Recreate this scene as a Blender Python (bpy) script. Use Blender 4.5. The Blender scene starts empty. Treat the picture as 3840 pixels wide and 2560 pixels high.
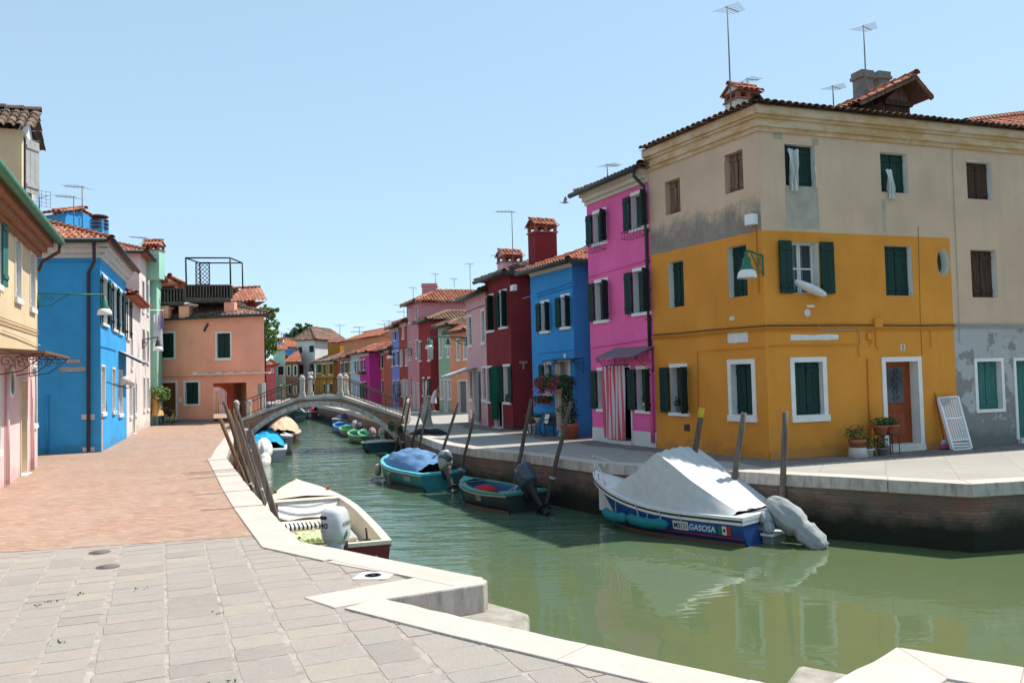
import bpy, bmesh, math, random
from mathutils import Vector, Matrix
random.seed(7)
scene = bpy.context.scene
COL = scene.collection
R_ = math.radians
# ---------------------------------------------------------------- camera
FPX = 3102.13; CX, CY = 1920.0, 1280.0; CAMZ = 2.3
PITCH = math.atan(78/1900); ROLL = 0.0245
fwd = Vector((0, math.cos(PITCH), math.sin(PITCH)))
up0 = Vector((0, -math.sin(PITCH), math.cos(PITCH)))
rt0 = Vector((1, 0, 0))
RT = rt0*math.cos(ROLL) - up0*math.sin(ROLL)
UP = rt0*math.sin(ROLL) + up0*math.cos(ROLL)
cam = bpy.data.cameras.new('camera'); cam.sensor_width = 36; cam.lens = FPX/3840*36
cam.clip_end = 3000; cam.clip_start = 0.1
co = bpy.data.objects.new('camera', cam); COL.objects.link(co)
mw = Matrix((RT, UP, -fwd)).transposed().to_4x4(); mw.translation = Vector((0, 0, CAMZ))
co.matrix_world = mw
scene.camera = co
scene.render.resolution_x = 1024; scene.render.resolution_y = 682
FR = dict(A=(1480,750,.38265),B=(1480,1300,.31888),C=(1950,700,.38265),D=(1950,1250,.3507),E=(2100,250,.44643),F=(2700,250,.48469),G=(2400,850,.57389),H=(3100,850,.57409),I=(0,400,.4463),J=(0,1000,.4463),K=(560,900,.47847),L=(980,1150,.31881),M=(980,1200,.1913),N=(1300,1200,.1913),O=(400,1150,.31898),P=(0,1100,.5102),Q=(780,1400,.1913),R=(1060,1480,.21259),S=(1400,1640,.21259),T=(750,1450,.44643),U=(2150,1600,.42517),V=(1700,1700,.19133),W=(0,1900,.85034),X=(1900,1900,.82483),Y=(1480,1380,.2296),v=(0,0,1.6327),s=(0,0,1))
def rayd(k, x, y):
    a, b, c = FR[k]; sx = a+x*c; sy = b+y*c
    return fwd + RT*((sx-CX)/FPX) - UP*((sy-CY)/FPX)
def G(k, x, y, z=0.0):
    d = rayd(k, x, y); t = (z-CAMZ)/d.z; return Vector((d.x*t, d.y*t, z))
def at(k, x, y, Y):
    d = rayd(k, x, y); t = Y/d.y; return Vector((d.x*t, Y, CAMZ+d.z*t))
WZ = -1.3
# ---------------------------------------------------------------- objects
def setp(o, label=None, cat=None, group=None, kind=None):
    if label: o['label'] = label
    if cat: o['category'] = cat
    if group: o['group'] = group
    if kind: o['kind'] = kind
    return o
class Root:
    """a thing: an empty at its base; parts are built in world coordinates and moved to it"""
    def __init__(s, name, loc, label, cat, group=None):
        s.o = bpy.data.objects.new(name, None); COL.objects.link(s.o)
        s.o.empty_display_size = .2
        s.o.location = loc; s.loc = Vector(loc)
        setp(s.o, label, cat, group)
class MB:
    def __init__(s): s.v = []; s.f = []; s.uv = []; s.sm = []
    def add(s, vs, fs, uvs=None, smooth=False):
        n = len(s.v); s.v += [Vector(p) for p in vs]
        for i, f in enumerate(fs):
            s.f.append([n+j for j in f]); s.uv.append(uvs[i] if uvs else None); s.sm.append(smooth)
        return s
    def quad(s, a, b, c, d, uv=None): return s.add([a, b, c, d], [(0, 1, 2, 3)], [uv] if uv else None)
    def obox(s, c, ex, ey, ez):
        """oriented box: centre and half-extent vectors"""
        c = Vector(c); ex = Vector(ex); ey = Vector(ey); ez = Vector(ez)
        vs = [c+ex*i+ey*j+ez*k for k in (-1, 1) for j in (-1, 1) for i in (-1, 1)]
        fs = [(0, 2, 3, 1), (4, 5, 7, 6), (0, 1, 5, 4), (2, 6, 7, 3), (0, 4, 6, 2), (1, 3, 7, 5)]
        if ex.cross(ey).dot(ez) < 0: fs = [tuple(reversed(f)) for f in fs]
        return s.add(vs, fs)
    def box(s, x0, x1, y0, y1, z0, z1):
        return s.obox(((x0+x1)/2, (y0+y1)/2, (z0+z1)/2), ((x1-x0)/2, 0, 0), (0, (y1-y0)/2, 0), (0, 0, (z1-z0)/2))
    def bar(s, a, b, w, h=None, upv=(0, 0, 1)):
        a = Vector(a); b = Vector(b); d = b-a; L = d.length
        if L < 1e-6: return s
        d /= L; u = Vector(upv)
        if abs(d.dot(u)) > .99: u = Vector((1, 0, 0))
        sd = d.cross(u).normalized(); u = sd.cross(d)
        return s.obox((a+b)/2, d*L/2, sd*w/2, u*(h or w)/2)
    def tube(s, pts, r, n=6, caps=True, closed=False):
        pts = [Vector(p) for p in pts]; m = len(pts)
        rs = r if isinstance(r, (list, tuple)) else [r]*m
        base = len(s.v); prev = None
        for i, p in enumerate(pts):
            if closed: d = pts[(i+1) % m]-pts[i-1]
            else: d = pts[min(i+1, m-1)]-pts[max(i-1, 0)]
            d.normalize()
            if prev is None:
                u = Vector((0, 0, 1)) if abs(d.z) < .9 else Vector((1, 0, 0))
                a = d.cross(u).normalized()
            else:
                a = prev-d*prev.dot(d)
                a = a.normalized() if a.length > 1e-6 else prev
            prev = a; b = d.cross(a)
            for k in range(n):
                t = 2*math.pi*k/n
                s.v.append(p+(a*math.cos(t)+b*math.sin(t))*rs[i])
        rng = m if closed else m-1
        for i in range(rng):
            for k in range(n):
                i2 = (i+1) % m
                s.f.append([base+i*n+k, base+i*n+(k+1) % n, base+i2*n+(k+1) % n, base+i2*n+k])
                s.uv.append(None); s.sm.append(n > 4)
        if caps and not closed:
            s.f.append([base+k for k in reversed(range(n))]); s.uv.append(None); s.sm.append(False)
            s.f.append([base+(m-1)*n+k for k in range(n)]); s.uv.append(None); s.sm.append(False)
        return s
    def lathe(s, c, prof, n=16, ax=None):
        """profile [(r,z)] about a vertical axis (or matrix ax)"""
        base = len(s.v); c = Vector(c)
        for r, z in prof:
            for k in range(n):
                t = 2*math.pi*k/n; p = Vector((r*math.cos(t), r*math.sin(t), z))
                if ax is not None: p = ax @ p
                s.v.append(c+p)
        for i in range(len(prof)-1):
            for k in range(n):
                s.f.append([base+i*n+k, base+i*n+(k+1) % n, base+(i+1)*n+(k+1) % n, base+(i+1)*n+k])
                s.uv.append(None); s.sm.append(True)
        for i, rev in ((0, True), (len(prof)-1, False)):
            if prof[i][0] > 1e-4:
                ks = list(range(n));
                if rev: ks.reverse()
                s.f.append([base+i*n+k for k in ks]); s.uv.append(None); s.sm.append(False)
        return s
    def prism(s, poly, z0, z1):
        n = len(poly); P = [Vector((p[0], p[1], z0)) for p in poly]+[Vector((p[0], p[1], z1)) for p in poly]
        ar = sum(poly[i][0]*poly[(i+1) % n][1]-poly[(i+1) % n][0]*poly[i][1] for i in range(n))
        fs = [tuple(reversed(range(n))), tuple(range(n, 2*n))]+[(i, (i+1) % n, (i+1) % n+n, i+n) for i in range(n)]
        if ar < 0: fs = [tuple(reversed(f)) for f in fs]
        return s.add(P, fs)
    def ext(s, poly, vec):
        """extrude a 3-D polygon by vec"""
        n = len(poly); P = [Vector(p) for p in poly]; vec = Vector(vec); Q = [p+vec for p in P]
        return s.add(P+Q, [tuple(reversed(range(n))), tuple(range(n, 2*n))]+[(i, (i+1) % n, (i+1) % n+n, i+n) for i in range(n)])
    def blob(s, c, r, n=8, m=6, jit=0.0, ax=None):
        c = Vector(c); r = Vector(r) if not isinstance(r, (int, float)) else Vector((r, r, r))
        base = len(s.v)
        for j in range(1, m):
            ph = math.pi*j/m
            for k in range(n):
                t = 2*math.pi*k/n; q = 1+random.uniform(-jit, jit)
                p = Vector((r.x*math.sin(ph)*math.cos(t), r.y*math.sin(ph)*math.sin(t), r.z*math.cos(ph)))*q
                if ax is not None: p = ax @ p
                s.v.append(c+p)
        tp = Vector((0, 0, r.z)); bt = -tp
        if ax is not None: tp = ax @ tp; bt = ax @ bt
        s.v.append(c+tp); s.v.append(c+bt); T = base+(m-1)*n; B = T+1
        def F(*i): s.f.append(list(i)); s.uv.append(None); s.sm.append(True)
        for k in range(n):
            k2 = (k+1) % n
            F(T, base+k, base+k2)
            for j in range(m-2): F(base+j*n+k, base+(j+1)*n+k, base+(j+1)*n+k2, base+j*n+k2)
            F(B, base+(m-2)*n+k2, base+(m-2)*n+k)
        return s
    def build(s, name, mat, parent=None, label=None, cat=None, group=None, kind=None, bevel=0):
        if not s.v: return None
        off = Vector((0, 0, 0)); po = None
        if isinstance(parent, Root): off = parent.loc; po = parent.o
        elif parent is not None: po = parent; off = Vector(parent.get('_off', (0, 0, 0)))
        me = bpy.data.meshes.new(name)
        me.from_pydata([p-off for p in s.v], [], s.f)
        if any(u is not None for u in s.uv):
            ul = me.uv_layers.new(name='UVMap')
            for p in me.polygons:
                u = s.uv[p.index]
                for i, li in enumerate(p.loop_indices):
                    if u is None: ul.data[li].uv = (0, 0)
                    elif isinstance(u[0], (int, float)): ul.data[li].uv = u
                    else: ul.data[li].uv = u[i]
        me.polygons.foreach_set('use_smooth', s.sm)
        mats = mat if isinstance(mat, (list, tuple)) else [mat]
        for m_ in mats: me.materials.append(m_)
        o = bpy.data.objects.new(name, me); COL.objects.link(o)
        if po is not None: o.parent = po
        if po is None and parent is None and kind != 'structure' and kind != 'stuff': pass
        if any(off): OFF[o.name] = tuple(off)
        setp(o, label, cat, group, kind)
        if bevel:
            b = o.modifiers.new('b', 'BEVEL'); b.width = bevel; b.segments = 2; b.limit_method = 'ANGLE'
        return o
OFF = {}
_ob = MB.build
def build(s, name, mat, parent=None, **k):
    # sub-parts inherit the offset of their thing
    if parent is not None and not isinstance(parent, Root):
        off = Vector(OFF.get(parent.name, (0, 0, 0)))
        s.v = [p-off for p in s.v]
        o = _ob(s, name, mat, None, **k)
        if o is None: return None
        o.parent = parent
        if any(off): OFF[o.name] = tuple(off)
        return o
    return _ob(s, name, mat, parent, **k)
MB.build = build
def copy_tree(o, parent=None):
    c = o.copy(); COL.objects.link(c)
    if parent is not None: c.parent = parent
    for ch in o.children: copy_tree(ch, c)
    return c
# ---------------------------------------------------------------- materials
MATS = {}
def srgb(*c): return tuple(((x/255)/12.92 if x/255 <= .04045 else ((x/255+.055)/1.055)**2.4) for x in c)
class NB:
    def __init__(s, name):
        s.m = bpy.data.materials.new(name); s.m.use_nodes = True; s.t = s.m.node_tree; s.t.nodes.clear()
        s.out = s.n('ShaderNodeOutputMaterial'); s.p = s.n('ShaderNodeBsdfPrincipled')
        s.l(s.p.outputs[0], s.out.inputs[0])
        s.tc = s.n('ShaderNodeTexCoord')
    def n(s, t, **k):
        x = s.t.nodes.new(t)
        for a, b in k.items(): setattr(x, a, b)
        return x
    def l(s, a, b): s.t.links.new(a, b)
    def map(s, scale=(1, 1, 1), rot=(0, 0, 0), src=None):
        m = s.n('ShaderNodeMapping'); m.inputs['Scale'].default_value = scale; m.inputs['Rotation'].default_value = rot
        s.l(src or s.tc.outputs['Object'], m.inputs[0]); return m.outputs[0]
    def noise(s, scale, detail=6, vec=None, rough=.6, dist=0):
        x = s.n('ShaderNodeTexNoise'); x.inputs['Scale'].default_value = scale; x.inputs['Detail'].default_value = detail
        x.inputs['Roughness'].default_value = rough; x.inputs['Distortion'].default_value = dist
        s.l(vec or s.tc.outputs['Object'], x.inputs['Vector']); return x.outputs[0]
    def ramp(s, v, a, b, c0=(0, 0, 0, 1), c1=(1, 1, 1, 1)):
        x = s.n('ShaderNodeValToRGB'); e = x.color_ramp.elements
        e[0].position = a; e[1].position = b; e[0].color = tuple(c0)+(1,)*(4-len(c0)); e[1].color = tuple(c1)+(1,)*(4-len(c1))
        s.l(v, x.inputs[0]); return x.outputs[0]
    def mix(s, f, a, b, mode='MIX'):
        x = s.n('ShaderNodeMix', data_type='RGBA', blend_type=mode)
        for i, v in ((0, f), (6, a), (7, b)):
            if isinstance(v, (int, float)): x.inputs[i].default_value = v
            elif isinstance(v, tuple): x.inputs[i].default_value = tuple(v)+(1,)*(4-len(v))
            else: s.l(v, x.inputs[i])
        return x.outputs[2]
    def math(s, op, a, b=0.0, c=None):
        x = s.n('ShaderNodeMath', operation=op)
        for i, v in enumerate((a, b, c)):
            if v is None: continue
            if isinstance(v, (int, float)): x.inputs[i].default_value = v
            else: s.l(v, x.inputs[i])
        return x.outputs[0]
    def bump(s, h, st=.3, dist=.02):
        b = s.n('ShaderNodeBump'); b.inputs['Strength'].default_value = st; b.inputs['Distance'].default_value = dist
        s.l(h, b.inputs['Height']); s.l(b.outputs[0], s.p.inputs['Normal'])
    def done(s, col, rough=.8, spec=.3, metal=0):
        if isinstance(col, tuple): s.p.inputs['Base Color'].default_value = tuple(col)+(1,)*(4-len(col))
        else: s.l(col, s.p.inputs['Base Color'])
        if isinstance(rough, (int, float)): s.p.inputs['Roughness'].default_value = rough
        else: s.l(rough, s.p.inputs['Roughness'])
        s.p.inputs['Specular IOR Level'].default_value = spec; s.p.inputs['Metallic'].default_value = metal
        return s.m
def dk(c, f): return tuple(min(1, x*f) for x in c)
def mat(name, col, rough=.7, var=.15, scale=4, bump=.15, bscale=60, spec=.3, metal=0):
    if name in MATS: return MATS[name]
    b = NB(name)
    n = b.noise(scale, 6)
    c = b.mix(b.ramp(n, .3, .7), dk(col, 1-var), dk(col, 1+var*.6))
    if bump: b.bump(b.noise(bscale, 4), bump, .01)
    MATS[name] = b.done(c, rough, spec, metal); return MATS[name]
def plaster(name, col, stain=.3, stcol=None, damp=.5):
    """painted plaster: mottled colour, rain streaks, patchy wear near the ground"""
    if name in MATS: return MATS[name]
    b = NB(name)
    n1 = b.noise(.55, 8, rough=.65)
    c = b.mix(b.ramp(n1, .32, .68), dk(col, .86), dk(col, 1.08))
    n2 = b.noise(1.0, 7, b.map((2.2, 2.2, .22)), rough=.7)
    c = b.mix(b.math('MULTIPLY', b.ramp(n2, .52, .8), stain), c, stcol or dk(col, .62))
    n4 = b.noise(1.7, 10, rough=.75)
    c = b.mix(b.math('MULTIPLY', b.ramp(n4, .60, .68), .30), c, dk(tuple(x*.75+.09 for x in col), .95))
    sx = b.n('ShaderNodeSeparateXYZ'); b.l(b.tc.outputs['Object'], sx.inputs[0])
    h = b.math('ADD', sx.outputs[2], b.math('MULTIPLY', b.noise(1.8, 8), 1.4))
    d = b.ramp(h, .85, 1.35, (1, 1, 1), (0, 0, 0))
    c = b.mix(b.math('MULTIPLY', d, damp), c, dk(tuple(x*.6+.06 for x in col), .8))
    n3 = b.math('ADD', b.noise(9, 6), b.math('MULTIPLY', b.noise(70, 3), .25))
    b.bump(n3, .35, .012)
    MATS[name] = b.done(c, .9, .15); return MATS[name]
def roofmat(name, cols, dark=.35):
    b = NB(name)
    w = b.n('ShaderNodeTexWhiteNoise', noise_dimensions='2D'); b.l(b.tc.outputs['UV'], w.inputs[0])
    r = b.n('ShaderNodeValToRGB'); e = r.color_ramp.elements
    for i, c in enumerate(cols):
        if i < 2: e[i].position = i/(len(cols)-1); e[i].color = tuple(c)+(1,)
        else:
            x = e.new(i/(len(cols)-1)); x.color = tuple(c)+(1,)
    e[1].position = 1/(len(cols)-1)
    b.l(w.outputs[0], r.inputs[0])
    n = b.noise(2.2, 8, rough=.7)
    c = b.mix(b.math('MULTIPLY', b.ramp(n, .48, .66), dark), r.outputs[0], (.06, .05, .042))
    n2 = b.noise(14, 6)
    c = b.mix(b.math('MULTIPLY', b.ramp(n2, .5, .7), .35), c, (.42, .36, .28))
    b.bump(b.noise(40, 4), .4, .01)
    m = b.done(c, .9, .1); MATS[name] = m; return m
def wood(name, col, col2=None, rough=.75, gs=(30, 30, 1.5)):
    if name in MATS: return MATS[name]
    b = NB(name)
    n = b.noise(1.0, 8, b.map(gs), rough=.7)
    c = b.mix(b.ramp(n, .35, .68), col2 or dk(col, .55), col)
    n2 = b.noise(2.5, 6)
    c = b.mix(b.math('MULTIPLY', b.ramp(n2, .5, .75), .4), c, dk(col, .7))
    b.bump(n, .4, .01)
    MATS[name] = b.done(c, rough, .2); return MATS[name]
def glass(name, col=(.02, .025, .03), rough=.08):
    b = NB(name); n = b.noise(1.1, 3)
    b.bump(b.noise(1.5, 2), .08, .02)
    MATS[name] = b.done(b.mix(n, col, dk(col, 2.2)), rough, .6); return MATS[name]
def cloth(name, col, col2=None, stripe=None, axis=0, rough=.85, ratio=.5, rot=0, bump=.25):
    """fabric; stripe = number of stripe pairs per metre along the object axis, or uses UV.x if axis == 'uv'"""
    b = NB(name)
    n = b.noise(6, 5)
    c = b.mix(b.ramp(n, .3, .7), dk(col, .88), dk(col, 1.05))
    if col2 is not None:
        sx = b.n('ShaderNodeSeparateXYZ')
        b.l(b.tc.outputs['UV'] if axis == 'uv' else b.map((1, 1, 1), (0, 0, rot)), sx.inputs[0])
        f = b.math('FRACT', b.math('MULTIPLY', sx.outputs[0 if axis == 'uv' else axis], stripe))
        f = b.math('GREATER_THAN', f, ratio)
        c = b.mix(f, c, col2)
    b.bump(b.math('ADD', b.noise(160, 2), b.math('MULTIPLY', b.noise(12, 4), 2.0)), bump, .01)
    MATS[name] = b.done(c, rough, .2)
    return MATS[name]
white_paint = mat('white_paint', (.74, .73, .70), .55, .10, 3, .1)
white_stone = mat('white_stone', (.66, .63, .57), .8, .2, 2.5, .4, 30)
green_wood = wood('green_wood', (.012, .052, .042), (.006, .024, .020), .55)
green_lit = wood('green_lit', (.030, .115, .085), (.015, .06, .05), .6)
brown_wood = wood('brown_wood', (.12, .062, .040), (.025, .014, .010), .8)
old_wood = wood('old_wood', (.33, .20, .15), (.06, .03, .025), .85)
door_wood = wood('door_wood', (.36, .085, .022), (.17, .035, .012), .45)
teal_wood = wood('teal_wood', (.06, .21, .18), (.03, .11, .10), .7)
grey_wood = mat('grey_wood', (.42, .42, .42), .7, .15)
iron = mat('iron', (.03, .028, .03), .6, .2, 8, .2)
rust_iron = mat('rust_iron', (.10, .05, .045), .8, .3, 8, .3)
steel = mat('steel', (.62, .62, .62), .25, .05, 3, 0, metal=1)
galv = mat('galv', (.38, .38, .37), .5, .15, 5, .1, metal=.6)
gutter_mat = mat('gutter_mat', (.035, .045, .045), .5, .25, 4, .1)
dark_in = mat('dark_in', (.012, .012, .013), .9, .2)
panel_glass = glass('panel_glass')
lamp_green = mat('lamp_green', (.03, .16, .10), .5, .2)
lamp_white = mat('lamp_white', (.75, .76, .76), .3, .05)
rope_mat = mat('rope_mat', (.55, .53, .48), .9, .2, 20)
terracotta = mat('terracotta', (.36, .12, .07), .8, .2, 5, .2)
white_plastic = mat('white_plastic', (.75, .75, .74), .4, .05, 3, .05)
black_rubber = mat('black_rubber', (.02, .02, .022), .5, .3)
roof_red = roofmat('roof_red', [(.42, .13, .075), (.30, .085, .05), (.50, .20, .12), (.36, .12, .07), (.52, .27, .18)], .35)
roof_old = roofmat('roof_old', [(.34, .17, .11), (.13, .095, .075), (.42, .24, .16), (.10, .08, .07), (.40, .2, .13)], .6)
roof_dark = roofmat('roof_dark', [(.15, .10, .08), (.07, .06, .05), (.24, .14, .10), (.05, .045, .04), (.28, .17, .12)], .7)
# ---------------------------------------------------------------- facades
class Fa:
    def __init__(s, A, B):
        s.A = Vector((A[0], A[1], 0)); s.B = Vector((B[0], B[1], 0)); d = s.B-s.A; s.L = d.length
        s.u = d/s.L; s.n = Vector((s.u.y, -s.u.x, 0))
    def p(s, a, z, d=0.0): return s.A+s.u*a+s.n*d+Vector((0, 0, z))
    def q(s, k, x, y, off=0.0):
        d = rayd(k, x, y); o = Vector((0, 0, CAMZ)); A = s.A+s.n*off
        t = (A-o).dot(s.n)/d.dot(s.n); P = o+d*t
        return (P-A).dot(s.u), P.z
    def box(s, mb, a0, a1, z0, z1, d0, d1):
        return mb.obox(s.p((a0+a1)/2, (z0+z1)/2, (d0+d1)/2), s.u*(a1-a0)/2, s.n*(d1-d0)/2, Vector((0, 0, (z1-z0)/2)))
def wall_panel(mb, fa, a0, a1, z0, z1, holes, d=0.0):
    xs = sorted({a0, a1} | {min(max(v, a0), a1) for h in holes for v in (h[0], h[1])})
    zs = sorted({z0, z1} | {min(max(v, z0), z1) for h in holes for v in (h[2], h[3])})
    for i in range(len(xs)-1):
        for j in range(len(zs)-1):
            cx = (xs[i]+xs[i+1])/2; cz = (zs[j]+zs[j+1])/2
            if xs[i+1]-xs[i] < 1e-5 or zs[j+1]-zs[j] < 1e-5: continue
            if any(h[0] < cx < h[1] and h[2] < cz < h[3] for h in holes): continue
            mb.quad(fa.p(xs[i], zs[j], d), fa.p(xs[i+1], zs[j], d), fa.p(xs[i+1], zs[j+1], d), fa.p(xs[i], zs[j+1], d))
def shutter_mesh(fa, hinge, w, z0, z1, ang, side, d0, t=.035):
    """a planked leaf hinged at a=hinge. side=+1: hinge at its left when closed (leaf runs to +u). ang 0 closed .. 180 folded back"""
    mb = MB(); th = R_(ang)
    dr = fa.u*(math.cos(th)*side)+fa.n*math.sin(th)
    nr = fa.n*math.cos(th)-fa.u*(math.sin(th)*side)
    O = fa.p(hinge, (z0+z1)/2, d0); hz = Vector((0, 0, (z1-z0)/2))
    n = max(2, int(w/.16)); pw = w/n
    for i in range(n):
        mb.obox(O+dr*(pw*(i+.5)), dr*(pw/2-.006), nr*(t/2), hz)
    for f in (-.72, .72):
        mb.obox(O+dr*(w/2)+nr*(t/2+.012)+hz*f, dr*(w/2-.02), nr*.012, Vector((0, 0, .045)))
        mb.obox(O+dr*(w/2)-nr*(t/2+.012)+hz*f, dr*(w/2-.02), nr*.012, Vector((0, 0, .045)))
    mb.obox(O+dr*(w/2), dr*(w/2-.005), nr*(t/2-.008), hz*.995)
    return mb
class House:
    def __init__(s, label, pts, ztop, wall, name='house', group='painted houses along the canal', cat='house', z0=0.0):
        """pts: footprint, first edge = front (left to right as seen from outside), then anticlockwise"""
        s.pts = [Vector((p[0], p[1], 0)) for p in pts]; s.z = ztop; s.wall = wall; s.z0 = z0
        s.fs = [Fa(s.pts[i], s.pts[(i+1) % len(pts)]) for i in range(len(pts))]
        s.f = s.fs[0]
        c = sum(s.pts, Vector())/len(pts); c.z = 0
        s.root = Root(name, c, label, cat, group)
        s.holes = {}; s.panels = {}
    @staticmethod
    def rect(A, B, depth, skew=0):
        A = Vector((A[0], A[1])); B = Vector((B[0], B[1])); u = (B-A).normalized(); n = Vector((u.y, -u.x))
        return [A, B, B-n*depth+u*skew, A-n*depth+u*skew]
    def px(s, k, xl, yt, xr, yb, fi=0):
        f = s.fs[fi]; ym = (yt+yb)/2; xm = (xl+xr)/2
        return (f.q(k, xl, ym)[0], f.q(k, xr, ym)[0], f.q(k, xm, yb)[1], f.q(k, xm, yt)[1])
    def win(s, k, xl, yt, xr, yb, st='open', fr=.0, fi=0, sm=None, frm=None, rec=.2, sill=True, lint=False, ang=(180, 120), sw=None, pane=None, rect=None, name='window', base=False, bars=False):
        r = list(rect or s.px(k, xl, yt, xr, yb, fi)); f = s.fs[fi]
        if base: r[2] = max(s.z0+.02, r[2])
        s.holes.setdefault(fi, []).append(r)
        a0, a1, z0, z1 = r; sm = sm or green_wood; frm = frm or white_paint
        mb = MB()
        pd = -rec
        mb.quad(f.p(a0, z0, pd), f.p(a1, z0, pd), f.p(a1, z1, pd), f.p(a0, z1, pd))
        if st in ('open', 'glass') and bars and pane is None:
            m2 = MB(); w = a1-a0
            for a in (a0+.02, (a0+a1)/2-.03, (a0+a1)/2+.03, a1-.02): f.box(m2, a-.022, a+.022, z0, z1, pd+.002, pd+.04)
            for z in (z0+.025, z1-.025, z0+(z1-z0)*.5): f.box(m2, a0, a1, z-.022, z+.022, pd+.004, pd+.036)
        o = mb.build(name, pane or (panel_glass if st != 'closed' else dark_in), s.root)
        if st in ('open', 'glass') and bars and pane is None: m2.build('sash', frm, o)
        # reveal + frame
        m = MB(); e = .004
        m.quad(f.p(a0+e, z0, pd), f.p(a0+e, z1, pd), f.p(a0+e, z1, .0), f.p(a0+e, z0, .0))
        m.quad(f.p(a1-e, z0, .0), f.p(a1-e, z1, .0), f.p(a1-e, z1, pd), f.p(a1-e, z0, pd))
        m.quad(f.p(a0, z1-e, pd), f.p(a1, z1-e, pd), f.p(a1, z1-e, .0), f.p(a0, z1-e, .0))
        m.quad(f.p(a0, z0+e, .0), f.p(a1, z0+e, .0), f.p(a1, z0+e, pd), f.p(a0, z0+e, pd))
        if fr:
            t = .025
            f.box(m, a0-fr, a0, z0, z1, .0, t); f.box(m, a1, a1+fr, z0, z1, .0, t)
            f.box(m, a0-fr, a1+fr, z1, z1+fr, .0, t+.004)
            if name != 'door': f.box(m, a0-fr, a1+fr, z0-fr*.9, z0, .0, t+.004)
        elif lint:
            f.box(m, a0-.02, a1+.02, z1, z1+.11, .0, .02)
        m.build('frame', frm, o)
        if sill:
            m = MB(); f.box(m, a0-max(fr, .04)-.02, a1+max(fr, .04)+.02, z0-.10-fr*.6, z0-fr*.1, -.02, .07)
            m.build('sill', frm, o)
        w = (a1-a0)/2
        if st == 'closed':
            for sd, h in ((1, a0+.01), (-1, a1-.01)):
                shutter_mesh(f, h, w-.02, z0+.02, z1-.02, random.uniform(0, 2.5), sd, -rec+.10).build('shutter', sm, o)
        if st == 'open':
            sw_ = sw or w*.96
            for sd, h, an in ((1, a0, ang[0]), (-1, a1, ang[1])):
                if an is None: continue
                shutter_mesh(f, h-sd*(.0 if an < 170 else .01), sw_, z0-.01, z1+.01, an if an < 170 else 176, sd, .05 if an >= 170 else .03).build('shutter', sm, o)
        return o, r
    def door(s, k, xl, yt, xr, yb, m=None, fr=.1, fi=0, frm=None, rec=.2, rect=None, zb=None, panels=True, label=None):
        r = list(rect or s.px(k, xl, yt, xr, yb, fi)); f = s.fs[fi]
        r[2] = s.z0+.02 if zb is None else zb
        s.holes.setdefault(fi, []).append(r); a0, a1, z0, z1 = r
        mb = MB(); f.box(mb, a0, a1, z0, z1, -rec-.05, -rec)
        if panels:
            w = a1-a0; hgt = z1-z0
            for (pa, pb, za, zb_) in ((.14, .86, .08, .40), (.14, .86, .48, .94)):
                f.box(mb, a0+w*pa, a0+w*pb, z0+hgt*za, z0+hgt*zb_, -rec, -rec+.018)
                f.box(mb, a0+w*(pa+.08), a0+w*(pb-.08), z0+hgt*(za+.03), z0+hgt*(zb_-.03), -rec+.018, -rec+.03)
        o = mb.build('door', m or door_wood, s.root, label=label)
        mh = MB(); c = f.p(a0+(a1-a0)*.12, z0+(z1-z0)*.46, -rec+.05); mh.tube([c, c+f.u*.12], .014, 6); mh.tube([c, c-f.n*.05], .01, 6); mh.build('handle', galv, o)
        mm = MB(); e = .004; pd = -rec
        mm.quad(f.p(a0+e, z0, pd), f.p(a0+e, z1, pd), f.p(a0+e, z1, 0), f.p(a0+e, z0, 0))
        mm.quad(f.p(a1-e, z0, 0), f.p(a1-e, z1, 0), f.p(a1-e, z1, pd), f.p(a1-e, z0, pd))
        mm.quad(f.p(a0, z1-e, pd), f.p(a1, z1-e, pd), f.p(a1, z1-e, 0), f.p(a0, z1-e, 0))
        if fr:
            f.box(mm, a0-fr, a0, z0-.02, z1, 0, .03); f.box(mm, a1, a1+fr, z0-.02, z1, 0, .03); f.box(mm, a0-fr, a1+fr, z1, z1+fr, 0, .034)
        mm.build('frame', frm or white_paint, o)
        ms = MB(); f.box(ms, a0-.05, a1+.05, max(0, z0-.2), z0, -rec, .14); ms.build('step', white_stone, o)
        return o, r
    def walls(s, panels=None, fis=None, gable=None):
        """panels: {fi: [(a0,a1,z0,z1,mat)]}; others plain"""
        panels = panels or {}
        bym = {}
        for i, f in enumerate(s.fs):
            if fis is not None and i not in fis: continue
            for (a0, a1, z0, z1, m) in panels.get(i, [(0, f.L, s.z0, s.z, s.wall)]):
                mb = bym.setdefault(m.name, (MB(), m))[0]
                wall_panel(mb, f, a0, a1, z0, z1, s.holes.get(i, []))
        s.wallo = None
        for nm, (mb, m) in bym.items():
            o = mb.build('wall', m, s.root)
            if s.wallo is None: s.wallo = o
        # solid core keeps daylight out
    def cornice(s, fis, h=.35, out=.22, m=None, z=None):
        mb = MB(); z = z or s.z; n = len(s.pts)
        for i in fis:
            f = s.fs[i]
            e0 = out if (i-1) % n in fis else 0; e1 = out if (i+1) % n in fis else 0
            f.box(mb, -e0, f.L+e1, z-h*.38, z, 0, out)
            f.box(mb, -e0*.6, f.L+e1*.6, z-h*.72, z-h*.38, 0, out*.62)
            f.box(mb, -e0*.25, f.L+e1*.25, z-h, z-h*.72, 0, out*.28)
        return mb.build('cornice', m or white_paint, s.root)
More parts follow.
